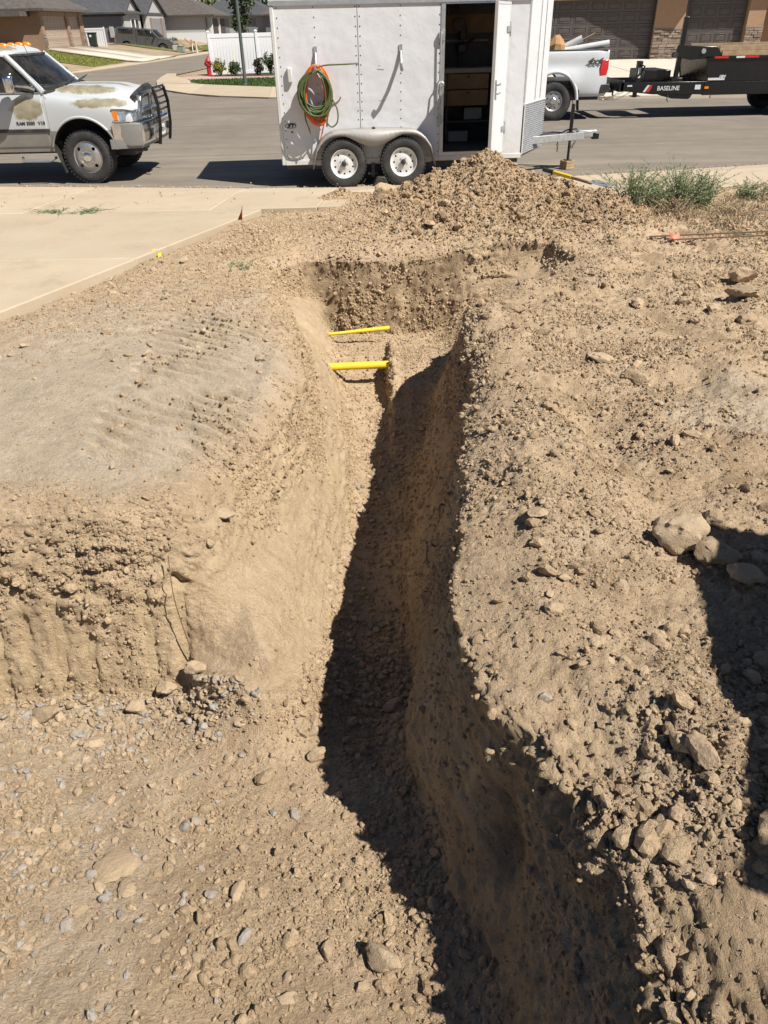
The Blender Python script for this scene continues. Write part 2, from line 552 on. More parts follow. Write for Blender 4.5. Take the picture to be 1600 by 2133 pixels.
def build_terrain():
    def stepfun(y):
        s = np.interp(y, [-1, .6, 2.4, 2.54, 2.57, 3.02, 3.1, 3.4, 6.0, 7.75, 7.82, 8.04, 8.12, 9, 12.6], [.06, .014, .0115, .006, .0033, .0033, .008, .0115, .015, .015, .0042, .0042, .016, .018, .028])
        return s
    ys = [-3.0, -2.0, -1.2, -.7, -.4]
    y = -.3
    while y < 12.6:
        ys.append(y); y += float(stepfun(y))
    ys = np.array(ys, dtype=np.float32)
    NC, NF = 610, 520
    xf = np.linspace(-1, 1, NF)
    half = np.minimum(1.9 + .50 * np.maximum(ys, 0), 7.0)
    XF = (half[:, None] * xf[None, :]).astype(np.float32)
    YF = np.repeat(ys[:, None], NF, 1)
    sub = slice(None, None, 4)
    zf, _ = ground_fields(XF[sub].ravel(), YF[sub].ravel())
    zf = zf.reshape(-1, NF)
    dz = np.abs(np.diff(zf, axis=1)); dx = np.diff(XF[sub], axis=1)
    view = np.clip(1.15 - .9 * np.maximum(0, np.abs((xf[1:] + xf[:-1]) / 2) - .72), .35, 1)
    ds = np.sqrt(dx ** 2 + dz ** 2) * view[None, :]
    for _ in range(2):       # soften so that neighbouring rows stay aligned
        ds[1:-1] = (ds[:-2] + 2 * ds[1:-1] + ds[2:]) / 4
    cs = np.concatenate([np.zeros((len(ds), 1)), np.cumsum(ds, 1)], 1)
    cs /= cs[:, -1:]
    tt = np.linspace(0, 1, NC)
    XU = np.stack([np.interp(tt, cs[i], xf) for i in range(len(cs))])
    ridx = np.arange(len(ys)) / 4.0
    i0 = np.minimum(ridx.astype(int), len(XU) - 1); i1 = np.minimum(i0 + 1, len(XU) - 1); fr = (ridx - i0)[:, None]
    X = (XU[i0] * (1 - fr) + XU[i1] * fr) * half[:, None]
    ext = np.array([1.6, 1.15, 1.03])
    X = np.concatenate([np.full((len(ys), 1), -9.0), X[:, :1] * 1.05, X, X[:, -1:] * 1.05, np.full((len(ys), 1), 9.0)], 1)
    Y = np.repeat(ys[:, None], X.shape[1], 1)
    nr, nc = X.shape
    x = X.ravel().astype(np.float32); y = Y.ravel().astype(np.float32)
    z, F = ground_fields(x, y)
    p = np.stack([x, y, z], 1).astype(np.float32)
    def normals(p):
        g = p.reshape(nr, nc, 3)
        a = np.gradient(g, axis=1); b = np.gradient(g, axis=0)
        n = np.cross(a, b); n /= np.linalg.norm(n, axis=2, keepdims=True) + 1e-9
        return n.reshape(-1, 3)
    n = normals(p)
    wall, h, right, heap, dT, dF = F['wall'], F['h'], F['right'], F['heap'], F['dT'], F['dF']
    steep = np.clip((.75 - n[:, 2]) / .5, 0, 1)
    frontwall = steep * sstep(-.78, -1.0, x + .06 * F['w1']) * (y < 3.4) * (y > 2.2)
    farwall = steep * (y > 7.5) * (y < 8.4)
    sidewall = steep * (1 - np.clip(frontwall * 3, 0, 1)) * (1 - np.clip(farwall * 3, 0, 1))
    # roughness of the crumbs
    rough = .006 + .007 * right * (h < .05) + .014 * heap
    stony = sstep(4.6, 6.0, y) * (1 - right) * (dT > .02)
    rough = rough + .007 * stony
    rough = np.where(h > .95, .009, rough)
    rough = rough + .004 * np.clip(frontwall, 0, 1) + .008 * farwall + .003 * sidewall
    rough = rough * (1 - .6 * F['lane'])
    rim_rough = np.exp(-(np.maximum(dT, 0) / .10) ** 2) * (dT > -.04)
    rough += .006 * rim_rough * (right + .5 * (y < 3.3) * (x < -.3))
    near_right = right * sstep(2.6, 1.2, y) * steep
    rough += .014 * near_right
    a = fbm(p * 5.0, 3, .5)
    bl = fbm(p * 15.0, 2, .55, billow=True)
    c = fbm(p * 42.0, 2, .6)
    c2 = fbm(p * 95.0 + 4, 2, .6)
    wj = p + .012 * np.stack([a, c, bl], 1)
    ce = cells(wj, 24.0); ce2 = cells(wj + 7.7, 52.0)
    fw = np.clip(frontwall * 1.5, 0, 1)
    lump = .003 + .017 * right * (h < .05) + .022 * heap + .007 * stony + .004 * (h > .9) + .012 * fw + .018 * farwall + .010 * sidewall + .014 * rim_rough * (right + .6 * (y < 3.3))
    lump = lump * (1 - .95 * F['lane']) * np.clip(.55 + .9 * fbm(p * 1.7 + 60, 2), .15, 1.5)
    disp = rough * (.8 * a + .45 * bl + .55 * c + .45 * c2) + lump * (ce - .25) + .45 * lump * (ce2 - .25)
    # front wall of the pit: smooth tooth lanes between broken ribs, an eroded ledge above
    FW = frontwall > 0; FA = farwall > 0
    lanes = np.zeros_like(x); rs = np.random.RandomState(5)
    for k in (0, 2, 3, 4, 5, 7, 8, 10):
        cx = -2.25 + k * .158 + rs.uniform(-.02, .02); wdt = .026 + rs.uniform(0, .012)
        top = -.12 + rs.uniform(-.16, .12); bot = -.86 + rs.uniform(0, .12)
        lean = rs.uniform(-.03, .06)
        m = sstep(wdt + .007, wdt - .003, np.abs(x - cx - lean * (z + .5) - .006 * on(FW, lambda zz: perlin(np.stack([zz * 6, zz * 0 + k, zz * 0], 1)), z))) * sstep(top + .03, top - .03, z) * sstep(bot - .03, bot + .03, z)
        lanes = np.maximum(lanes, m * rs.uniform(.7, 1))
    lanes *= np.clip(frontwall * 2, 0, 1)
    upper = np.clip(frontwall * 2, 0, 1) * sstep(-.28, -.05, z + .08 * a)
    ce3 = on(upper > 0, lambda q_: cells(q_ * np.array([1, 1, 1.35], dtype=np.float32) + 3.3, 13.0), wj)
    disp += upper * (.018 * (ce3 - .3) + .016 * on(upper > 0, lambda q_: fbm(q_ * np.array([9, 9, 16]) + 2, 3, .6), p))
    foot = sstep(.97, .80, h)
    disp = np.where(frontwall > 0, disp * (.25 + .75 * foot), disp)
    disp = disp * (1 - .92 * lanes) - .017 * lanes + .012 * np.clip(frontwall * 2, 0, 1) * sstep(-.1, -.25, z) * np.clip(on(FW, lambda q_: fbm(q_ * np.array([16, 16, 8]), 3, .6), p), -.3, 1.2)
    led = np.clip(frontwall * 2, 0, 1)
    zl = z + .05 * on(FW, lambda xx: perlin(np.stack([xx * 2.2, xx * 0, xx * 0], 1)), x) + .02 * on(FW, lambda q_: perlin(q_ * 9), p)
    brk = sstep(-.15, .35, on(FW, lambda q_: fbm(q_ * np.array([3.2, 3.2, 1.5]) + 21, 2), p))
    zl = zl + .05 * on(FW, lambda q_: fbm(q_ * np.array([6, 6, 2]) + 3, 2), p)
    disp += led * brk * (.025 * sstep(-.05, .0, zl) * sstep(.16, .08, zl) - .055 * np.exp(-((zl + .07) / .020) ** 2) * sstep(-.8, -1.2, x) - .035 * np.exp(-((zl - .10) / .014) ** 2))
    disp -= led * .03 * np.exp(-((zl - .02 - .1 * (x + 1)) / .05) ** 2) * np.clip(on(FW, lambda q_: fbm(q_ * 8 + 33, 3, .6), p), 0, 1)
    disp = disp
    chunk = np.clip(on(FW, lambda q_: fbm(q_ * np.array([7, 7, 9]), 2, .5), p), -.2, .8)
    disp += led * sstep(-.25, -.12, zl) * sstep(.02, -.08, zl) * chunk * .03
    # long bucket streaks on the trench sides
    st = fbm(p * np.array([14, 1.6, 14], dtype=np.float32) + 5, 3, .55)
    disp += sidewall * st * .019
    vs = on(FA, lambda q_: fbm(q_ * np.array([9, 9, 2.2], dtype=np.float32) + 9, 3, .6, billow=True), p)
    disp += farwall * (vs * .016 + .024 * np.clip(on(FA, lambda q_: fbm(q_ * 6 + 50, 2), p), -.3, 1))
    big = fbm(p * 2.6 + 90, 2, .5)
    disp += .052 * big * (h < .5) * right + .014 * big * steep + .035 * heap * on(heap > 0, lambda q_: fbm(q_ * 6.5 + 12, 2, .6, billow=True), p)
    # gouged cavity high in the near right wall
    cav = np.exp(-(((x - .36) / .05) ** 2 + ((y - 1.42) / .13) ** 2 + ((z + .10) / .16) ** 2))
    disp -= .10 * cav
    disp *= (1 - F['under']) * sstep(-.4, .6, y)
    p = p + n * disp[:, None]
    n = normals(p)
    idx = np.arange(nr * nc, dtype=np.int32).reshape(nr, nc)
    f4 = np.stack([idx[:-1, :-1], idx[:-1, 1:], idx[1:, 1:], idx[1:, :-1]], -1).reshape(-1, 4)
    me = np_mesh('dirt_lot', p, f4)
    # soil kinds: R grey dust, G moist subsoil and the darker cavity, B clay-smeared cut face
    q = np.stack([x, y, 0 * x], 1)
    nz = fbm(q * 1.6 + 8, 3, .55)
    grey = (1 - right) * sstep(.35, .02, h + .12 * nz) * sstep(2.7, 3.0, y) * sstep(7.2, 5.4, y + .9 * nz) * sstep(-3.6, -2.4, x + .4 * nz)
    grey = grey * .66 * sstep(-.02, .30, dT + .12 * nz) * (1 - .5 * sstep(.45, .1, dT) * sstep(4.8, 5.6, y))
    grey = np.maximum(grey, .5 * sstep(.12, .0, ((x - 2.35) / 1.1) ** 2 + ((y - 3.75) / .55) ** 2 - .5 + .5 * nz) * right)
    grey = np.maximum(grey, .45 * sstep(-.7, -1.5, x + .4 * nz) * (y < 2.6))
    grey = np.maximum(grey, .30 * right * (h < .05) * sstep(-.1, .5, nz))
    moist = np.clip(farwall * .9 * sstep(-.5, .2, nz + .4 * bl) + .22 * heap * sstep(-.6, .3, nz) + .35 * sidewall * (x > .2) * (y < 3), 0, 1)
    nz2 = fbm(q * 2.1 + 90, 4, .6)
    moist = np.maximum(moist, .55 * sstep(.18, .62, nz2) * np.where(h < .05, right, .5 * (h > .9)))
    moist = np.maximum(moist, .7 * cav)  # cavity takes the dark subsoil colour, strongest at its middle
    smear = np.clip(.75 * sidewall * sstep(-.5, .3, st) + .6 * lanes + .35 * frontwall + .4 * (h > .9) * sstep(0, .5, nz) + .35 * steep * (y > 6), 0, 1)
    smear *= (1 - moist)
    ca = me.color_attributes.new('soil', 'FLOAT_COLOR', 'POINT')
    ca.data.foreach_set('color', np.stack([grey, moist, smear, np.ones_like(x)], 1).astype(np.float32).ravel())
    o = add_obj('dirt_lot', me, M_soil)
    tag(o, 'tan dug-up dirt lot with a narrow trench running to the street', kind='structure')
    # vertex areas for even scattering
    g = p.reshape(nr, nc, 3)
    ar = np.linalg.norm(np.cross(np.gradient(g, axis=1), np.gradient(g, axis=0)), axis=2).ravel()
    F.update(p=p, n=n, area=ar, heap=heap, steep=steep, lanes=lanes, frontwall=frontwall, farwall=farwall, sidewall=sidewall, nz=nz, stony=stony, grid=(nr, nc), big=big)
    return o, F
dirt_lot, TF = build_terrain()
CAMP = np.array([0, 0, 2.15], dtype=np.float32)

# ================================================================== loose stones and clods
def ico(sub):
    bm = bmesh.new(); bmesh.ops.create_icosphere(bm, subdivisions=sub, radius=1.0)
    bm.verts.ensure_lookup_table()
    v = np.array([w.co[:] for w in bm.verts], dtype=np.float32); f = np.array([[w.index for w in t.verts] for t in bm.faces], dtype=np.int32)
    bm.free(); return v, f

def rock_shapes(sub, count, seed, amp=.28, cuts=6, hf=0.0, cutd=(.55, .9)):
    rs = np.random.RandomState(seed); v, f = ico(sub); out = []
    for k in range(count):
        q = v * (1 + amp * fbm(v * 1.1 + 31.7 * k + seed, 2)[:, None])
        for c in range(cuts):                       # chip flat facets off
            d = rs.normal(size=3); d /= np.linalg.norm(d); lim = rs.uniform(*cutd)
            e = q @ d; q = q - np.outer(np.maximum(e - lim, 0) * .9, d)
        if hf: q = q * (1 + hf * fbm(v * 4.5 + 3 * k, 3, .6, billow=True)[:, None])
        q = q * np.array([1, rs.uniform(.72, 1), rs.uniform(.68, .95)])
        q -= q.mean(0); q /= np.abs(q).max()
        out.append(q.astype(np.float32))
    return np.stack(out), f

def rand_rot(rs, n, tilt=1.0):
    a = rs.uniform(0, 2 * np.pi, n); b = rs.normal(0, .5 * tilt, n); c = rs.normal(0, .5 * tilt, n)
    ca, sa, cb, sb, cc, sc = np.cos(a), np.sin(a), np.cos(b), np.sin(b), np.cos(c), np.sin(c)
    Rz = np.zeros((n, 3, 3)); Rz[:, 0, 0] = ca; Rz[:, 0, 1] = -sa; Rz[:, 1, 0] = sa; Rz[:, 1, 1] = ca; Rz[:, 2, 2] = 1
    Rx = np.zeros((n, 3, 3)); Rx[:, 0, 0] = 1; Rx[:, 1, 1] = cb; Rx[:, 1, 2] = -sb; Rx[:, 2, 1] = sb; Rx[:, 2, 2] = cb
    Ry = np.zeros((n, 3, 3)); Ry[:, 1, 1] = 1; Ry[:, 0, 0] = cc; Ry[:, 0, 2] = sc; Ry[:, 2, 0] = -sc; Ry[:, 2, 2] = cc
    return (Rz @ Rx @ Ry).astype(np.float32)

SH0 = rock_shapes(1, 20, 3, .42, 5)
SH1 = rock_shapes(2, 20, 8, .38, 7, .10)
def scatter(name, dens, n, rmin, rmax, power, mat, label, seed, sink=.28, big_from=.016, flat=(.7, 1.1), clump=None):
    """n stones spread over the terrain as one uncountable mass"""
    rs = np.random.RandomState(seed)
    w = dens * TF['area']
    w = w * ((TF['y'] > .4) & (TF['under'] < .5))
    w = np.maximum(w, 0); w = w / w.sum()
    vi = rs.choice(len(w), n, p=w)
    pos = TF['p'][vi] + rs.normal(0, .006, (n, 3)) * np.array([1, 1, 0])
    nor = TF['n'][vi]
    u = rs.rand(n)
    r = (rmin ** -power + u * (rmax ** -power - rmin ** -power)) ** (-1.0 / power)
    dist = np.linalg.norm(pos - CAMP, axis=1)
    r = np.maximum(r, rmin * np.clip(dist / 4.0, .8, 2.2))
    pos = pos + nor * (r * (1 - 2 * sink) * .5)[:, None]
    V, Fc, off = [], [], 0
    for shapes, fc, sel in ((SH0[0], SH0[1], r < big_from), (SH1[0], SH1[1], r >= big_from)):
        k = int(sel.sum())
        if not k: continue
        sh = shapes[rs.randint(0, len(shapes), k)]
        sc = r[sel][:, None] * np.stack([rs.uniform(.85, 1.25, k), rs.uniform(.7, 1.05, k), rs.uniform(flat[0], flat[1], k)], 1)
        q = np.einsum('kij,kvj->kvi', rand_rot(rs, k), sh * sc[:, None, :]) + pos[sel][:, None, :]
        nv = q.shape[1]
        V.append(q.reshape(-1, 3)); Fc.append((fc[None] + (np.arange(k) * nv)[:, None, None]).reshape(-1, 3) + off)
        off += k * nv
    me = np_mesh(name, np.concatenate(V), f3=np.concatenate(Fc))
    me.polygons.foreach_set('use_smooth', np.zeros(len(me.polygons), dtype=bool))
    o = add_obj(name, me, mat)
    return tag(o, label, kind='stuff')

_x, _y, _h = TF['x'], TF['y'], TF['h']
_view = (np.abs(_x) < .62 * (_y * .834 + 1.4) + .25).astype(np.float32)
_cl = np.clip(.40 + 1.9 * TF['nz'] + .8 * TF['big'], .02, 3) ** 1.4
_up = (TF['steep'] < .6).astype(np.float32)
_bank_r = TF['right'] * (_h < .06) * (TF['heap'] < .5) * _view
_pitf = (_h > .93) * (_y < 3.0) * _up * _view
_tr = (_h > .93) * (_y >= 2.6) * (_y < 6.2) * _up
_bank_l = (1 - TF['right']) * (_h < .05) * (1 - TF['heap']) * _view * (_y > 2.7) * (TF['dl'] < -.02)
near_w = np.clip(3.0 / np.maximum(_y, .6), .35, 2.2)
scatter('dirt_clods', _bank_r * _cl * near_w * sstep(9.6, 8.6, _y), 9000, .005, .045, 1.95, M_clod, 'loose tan dirt clods and crumbs over the bank right of the trench', 11)
scatter('pebbles', _bank_r * near_w * _cl * sstep(6, 3, _y), 1500, .006, .026, 2.2, M_stone, 'small pebbles among the dirt on the bank right of the trench', 12, flat=(.45, .8))
M_clodm = soil_material('moist_clod_soil', island=True, wet=.9)
scatter('spoil_clods', TF['heap'] * _view, 5200, .007, .046, 2.2, M_clodm, 'crumbly clods covering the spoil heap in front of the cargo trailer', 13, sink=.2, big_from=.02)
scatter('gravel', _pitf * (sstep(-.3, -1.0, _x + .35 * TF['nz']) * (_cl + .3) + 2.2 * sstep(2.2, 2.5, _y) * (_x < -.6)), 3800, .007, .034, 1.8, M_gravel, 'grey and tan gravel spilled over the pit floor below the bucket marks', 14, flat=(.4, .75), sink=.22, big_from=.018)
scatter('pit_crumbs', _pitf * (.15 + .8 * sstep(-.5, .15, _x) + .5 * _cl), 6500, .0045, .030, 2.0, M_clod, 'dirt crumbs and small stones over the pit floor', 15)
scatter('trench_gravel', _tr * np.clip(sstep(3.6, 2.8, _y) * 3 + .35, 0, 3), 1500, .008, .034, 1.9, M_stone, 'loose stones lying along the trench floor', 16)
scatter('bank_pebbles', _bank_l * (.22 + 1.6 * sstep(4.9, 6.2, _y + .5 * TF['nz'])) * np.clip(_cl, .2, 2) * (1 - .95 * TF['lane']), 2700, .005, .030, 2.3, M_stone, 'pebbles and crumbs strewn over the flat bank left of the trench', 17, flat=(.45, .85))
scatter('far_clods', ((TF['heap'] < .6) * (_h < .05) * (_y > 7.9) * _view * (_x > -1.7)).astype(np.float32) * _cl, 2600, .010, .04, 2.2, M_clod, 'dirt crumbs between the trench end and the sidewalk', 18)
scatter('wall_crumbs', ((TF['frontwall'] * (1 - TF['lanes']) * 1.2 * sstep(-.35, -.05, TF['p'][:, 2])) + .10 * TF['farwall'] + .9 * np.exp(-(np.maximum(TF['dT'], 0) / .12) ** 2) * (TF['dT'] > -.1) * (_y < 8) + .10 * (TF['steep'] > .2) * (_y < 6)) * _view, 3200, .006, .032, 2.0, M_clod, 'clods clinging to the broken trench and pit edges', 19, sink=.30)

# ---- the finest crumbs: instanced points
def crumb_nodes(mat, seed):
    ng = bpy.data.node_groups.new('crumbs', 'GeometryNodeTree')
    ng.interface.new_socket('Geometry', in_out='INPUT', socket_type='NodeSocketGeometry')
    ng.interface.new_socket('Geometry', in_out='OUTPUT', socket_type='NodeSocketGeometry')
    nd = ng.nodes; L_ = ng.links
    gi = nd.new('NodeGroupInput'); go = nd.new('NodeGroupOutput')
    ic = nd.new('GeometryNodeMeshIcoSphere'); ic.inputs['Radius'].default_value = 1.0; ic.inputs['Subdivisions'].default_value = 2
    sp = nd.new('GeometryNodeSetPosition'); tn = nd.new('ShaderNodeTexNoise'); tn.inputs['Scale'].default_value = 1.1 + .2 * seed; tn.inputs['Detail'].default_value = 2
    vm = nd.new('ShaderNodeVectorMath'); vm.operation = 'SUBTRACT'; vm.inputs[1].default_value = (.5, .5, .5)
    vs = nd.new('ShaderNodeVectorMath'); vs.operation = 'SCALE'; vs.inputs['Scale'].default_value = 1.6
    L_.new(tn.outputs['Color'], vm.inputs[0]); L_.new(vm.outputs[0], vs.inputs[0]); L_.new(vs.outputs[0], sp.inputs['Offset']); L_.new(ic.outputs['Mesh'], sp.inputs['Geometry'])
    sm_ = nd.new('GeometryNodeSetMaterial'); sm_.inputs['Material'].default_value = mat; L_.new(sp.outputs['Geometry'], sm_.inputs['Geometry'])
    ip = nd.new('GeometryNodeInstanceOnPoints'); L_.new(gi.outputs[0], ip.inputs['Points']); L_.new(sm_.outputs['Geometry'], ip.inputs['Instance'])
    for nm, sock in (('crumb_rot', 'Rotation'), ('crumb_scale', 'Scale')):
        na = nd.new('GeometryNodeInputNamedAttribute'); na.data_type = 'FLOAT_VECTOR'; na.inputs['Name'].default_value = nm
        L_.new(na.outputs['Attribute'], ip.inputs[sock])
    L_.new(ip.outputs['Instances'], go.inputs[0])
    return ng
def crumbs(name, dens, n, r0, r1, power, mat, label, seed, flat=(.6, 1.0), sink=.2):
    rs = np.random.RandomState(seed)
    w = dens * TF['area'] * ((TF['y'] > .5) & (TF['under'] < .5)); w = np.maximum(w, 0); w = w / w.sum()
    vi = rs.choice(len(w), n, p=w)
    pos = TF['p'][vi]; nor = TF['n'][vi]
    nr_, nc_ = TF['grid']; nb = np.minimum(vi + 1, len(w) - 1); nb2 = np.minimum(vi + nc_, len(w) - 1)
    pos = pos + (TF['p'][nb] - pos) * np.where(np.abs(TF['p'][nb] - pos).max(1) < .08, rs.rand(n), 0)[:, None] + (TF['p'][nb2] - pos) * np.where(np.abs(TF['p'][nb2] - pos).max(1) < .08, rs.rand(n), 0)[:, None]
    u = rs.rand(n); r = (r0 ** -power + u * (r1 ** -power - r0 ** -power)) ** (-1.0 / power)
    r = r * np.clip(np.linalg.norm(pos - CAMP, axis=1) / 3.2, .8, 1.9)
    pos = pos + nor * (r * (.5 - sink))[:, None]
    me = bpy.data.meshes.new(name); me.vertices.add(n); me.vertices.foreach_set('co', np.ascontiguousarray(pos, dtype=np.float32).ravel())
    a = me.attributes.new('crumb_rot', 'FLOAT_VECTOR', 'POINT'); a.data.foreach_set('vector', rs.uniform(0, 6.28, (n, 3)).astype(np.float32).ravel())
    sc = r[:, None] * np.stack([rs.uniform(.8, 1.3, n), rs.uniform(.7, 1.1, n), rs.uniform(*flat, n)], 1)
    a = me.attributes.new('crumb_scale', 'FLOAT_VECTOR', 'POINT'); a.data.foreach_set('vector', sc.astype(np.float32).ravel())
    o = add_obj(name, me, mat)
    m = o.modifiers.new('crumbs', 'NODES'); m.node_group = crumb_nodes(mat, seed % 5)
    return tag(o, label, kind='stuff')
_c2 = np.clip(.5 + 1.1 * TF['nz'] + .5 * TF['big'], .12, 2)
crumbs('fine_crumbs', _bank_r * near_w * _c2 * sstep(9.4, 8.4, _y), 46000, .0022, .011, 2.2, M_clod, 'fine crumbs of dry earth over the right bank', 61)
crumbs('fine_crumbs', _pitf * _c2, 20000, .0022, .010, 2.2, M_clod, 'fine crumbs of dry earth over the pit floor', 62)
crumbs('fine_crumbs', _bank_l * (.10 + 1.2 * sstep(4.6, 6.2, _y + .5 * TF['nz'])) * near_w ** .5 * (1 - .93 * TF['lane']), 20000, .0018, .008, 2.3, M_clod, 'fine crumbs of dry earth over the left bank', 63)
crumbs('fine_crumbs', TF['heap'] * _view, 22000, .003, .014, 2.2, M_clodm, 'fine crumbs of dug earth over the spoil heap', 64)
crumbs('fine_crumbs', ((TF['frontwall'] * (1 - .95 * TF['lanes']) * (.35 + sstep(-.35, 0, TF['p'][:, 2]))) + .12 * TF['farwall'] + .25 * TF['sidewall'] + .5 * np.exp(-(np.maximum(TF['dT'], 0) / .15) ** 2) * (TF['dT'] > -.15) * (_y < 8)) * _view * np.clip(.4 + 1.5 * fbm(TF['p'] * 2.4 + 70, 2), .03, 2), 20000, .003, .012, 2.0, M_clod, 'fine crumbs sticking to the cut trench and pit walls', 65, sink=.35)
crumbs('fine_crumbs', ((_h > .9) * (_y >= 2.5) * (_y < 7.9)).astype(np.float32), 6000, .003, .010, 2.0, M_clod, 'fine crumbs along the trench floor', 66)
crumbs('fine_crumbs', ((TF['heap'] < .6) * (_h < .05) * (_y > 7.6) * _view * (_x > -1.7)).astype(np.float32) * _c2, 7000, .003, .009, 2.2, M_clod, 'fine crumbs between the trench end and the sidewalk', 67)
# ================================================================== common materials
M_asphalt = None
def asphalt_material():
    m, nt, b = new_mat('asphalt')
    co = position(nt)
    n1 = noise(nt, co, .35, 5, .6); n2 = noise(nt, co, 60, 5, .75); n3 = noise(nt, co, 2.2, 6, .65)
    c = ramp(nt, n1, [(.35, (.18, .156, .127)), (.65, (.226, .197, .162))])
    c = mix(nt, .6, c, ramp(nt, n3, [(.3, (.8, .8, .8)), (.72, (1.16, 1.15, 1.13))]), 'MULTIPLY')
    c = mix(nt, .75, c, ramp(nt, n2, [(.3, (.62, .62, .62)), (.7, (1.3, 1.29, 1.27))]), 'MULTIPLY')
    # tracked-out dust streaks along the kerb, long in x
    mp = nt.nodes.new('ShaderNodeMapping'); mp.inputs['Scale'].default_value = (.12, 1.1, 1)
    nt.links.new(co, mp.inputs['Vector'])
    n4 = noise(nt, mp.outputs['Vector'], 1.6, 6, .65)
    sx = nt.nodes.new('ShaderNodeSeparateXYZ'); nt.links.new(co, sx.inputs[0])
    nearfac = math_n(nt, 'MULTIPLY_ADD', sx.outputs['Y'], -.13, 2.55, True)
    d = math_n(nt, 'MULTIPLY', ramp(nt, n4, [(.42, (0, 0, 0)), (.7, (.75,) * 3)]), nearfac)
    c = mix(nt, d, c, (.33, .28, .22))
    st_n = math_n(nt, 'MULTIPLY', ramp(nt, noise(nt, mp.outputs['Vector'], 5.5, 6, .7), [(.66, (0, 0, 0)), (.72, (.6,) * 3)]), nearfac)
    c = mix(nt, st_n, c, (.40, .38, .35))
    # paving seams and tyre scuffs run along the street
    wob = math_n(nt, 'MULTIPLY_ADD', noise(nt, co, .6, 5, .6), .22, sx.outputs['Y'])
    slope = math_n(nt, 'MULTIPLY_ADD', sx.outputs['X'], -.06, wob)
    for y0, wd in ((16.6, .022), (21.9, .03), (25.0, .03)):
        dd = math_n(nt, 'ABSOLUTE', math_n(nt, 'ADD', slope, -y0))
        c = mix(nt, ramp(nt, dd, [(0, (.75,) * 3), (wd, (.5,) * 3), (wd * 1.6, (0, 0, 0))]), c, (.085, .08, .075))
    mp2 = nt.nodes.new('ShaderNodeMapping'); mp2.inputs['Scale'].default_value = (.05, 2.2, 1)
    nt.links.new(co, mp2.inputs['Vector'])
    c = mix(nt, ramp(nt, noise(nt, mp2.outputs['Vector'], 1.3, 5, .6), [(.5, (0, 0, 0)), (.75, (.45,) * 3)]), c, (.11, .10, .09))
    nt.links.new(c, b.inputs['Base Color'])
    b.inputs['Roughness'].default_value = .88
    b.inputs['Specular IOR Level'].default_value = .25
    bump(nt, b, noise(nt, co, 130, 4, .75), .5, .008)
    return m
def concrete_material(name, c0, c1, dust=.6, dustcol=(.47, .37, .255)):
    m, nt, b = new_mat(name)
    co = position(nt)
    n1 = noise(nt, co, .8, 6, .62); n2 = noise(nt, co, 90, 4, .7); n3 = noise(nt, co, 3.7, 6, .7)
    c = ramp(nt, n1, [(.32, c0), (.68, c1)])
    c = mix(nt, ramp(nt, n3, [(.40, (0, 0, 0)), (.72, (dust,) * 3)]), c, dustcol)
    c = mix(nt, .6, c, ramp(nt, n2, [(.3, (.82, .82, .82)), (.7, (1.1, 1.1, 1.1))]), 'MULTIPLY')
    c = mix(nt, ramp(nt, noise(nt, co, 1.9, 7, .72), [(.54, (0, 0, 0)), (.78, (.55,) * 3)]), c, tuple(v * .62 for v in c0))
    obr = nt.nodes.new('ShaderNodeObjectInfo').outputs['Random']
    c = mix(nt, 1.0, c, ramp(nt, obr, [(0, (.93, .93, .93)), (1, (1.05, 1.05, 1.05))]), 'MULTIPLY')
    nt.links.new(c, b.inputs['Base Color'])
    b.inputs['Roughness'].default_value = .9; b.inputs['Specular IOR Level'].default_value = .2
    bump(nt, b, noise(nt, co, 160, 4, .7), .3, .004)
    return m
M_asphalt = asphalt_material()
M_conc = concrete_material('dusty_concrete', (.40, .325, .232), (.465, .39, .288))
M_conc2 = concrete_material('far_concrete', (.50, .45, .37), (.58, .53, .45), .3)
M_ground = simple('dry_ground', (.30, .23, .155), .95, var=.25, scale=.4, bmp=.4, spec=.1)
M_white = simple('white_trailer_skin', (.74, .745, .75), .38, var=.025, scale=1.6, dirt=.16, dirtcol=(.52, .46, .38), coat=.15)
M_trim = simple('white_trim', (.56, .56, .54), .45, var=.05, dirt=.4, dirtcol=(.40, .34, .27))
M_fender = simple('grey_fender_metal', (.33, .32, .30), .5, .2, var=.08, dirt=.4, dirtcol=(.36, .31, .25))
M_alum = simple('aluminium', (.55, .56, .57), .38, .85, var=.1, scale=9)
M_galv = simple('galvanised_steel', (.42, .43, .43), .5, .7, var=.2, scale=14)
M_dsteel = simple('dark_steel', (.045, .045, .048), .5, .3, var=.3, scale=12, dirt=.3, dirtcol=(.22, .17, .12))
M_black = simple('black_paint', (.006, .006, .007), .28, var=.3, scale=5, dirt=.03, dirtcol=(.12, .10, .08))
M_bplastic = simple('black_plastic', (.02, .02, .021), .5, var=.2, scale=10, dirt=.2)
M_rubber = simple('tyre_rubber', (.026, .026, .027), .82, var=.25, scale=8, bmp=.3, bscale=140, dirt=.45, dirtcol=(.12, .10, .08))
M_rimw = simple('white_rim_paint', (.64, .64, .62), .42, var=.05, scale=9, dirt=.25, dirtcol=(.42, .36, .28))
M_chrome = simple('chrome', (.62, .62, .63), .16, 1.0, var=.06, scale=7)
M_brushed = simple('brushed_wheel_metal', (.42, .41, .40), .42, .8, var=.12, scale=9, dirt=.3)
M_hole = simple('wheel_hole', (.012, .012, .012), .9, var=.1)
M_ply = simple('plywood', (.30, .195, .105), .75, var=.25, scale=3.0)
M_wood = simple('rough_lumber', (.34, .235, .14), .85, var=.25, scale=7, bmp=.3, bscale=50)
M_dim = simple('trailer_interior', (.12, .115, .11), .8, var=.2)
M_bench = simple('bench_laminate', (.34, .33, .31), .6, var=.1, dirt=.3)
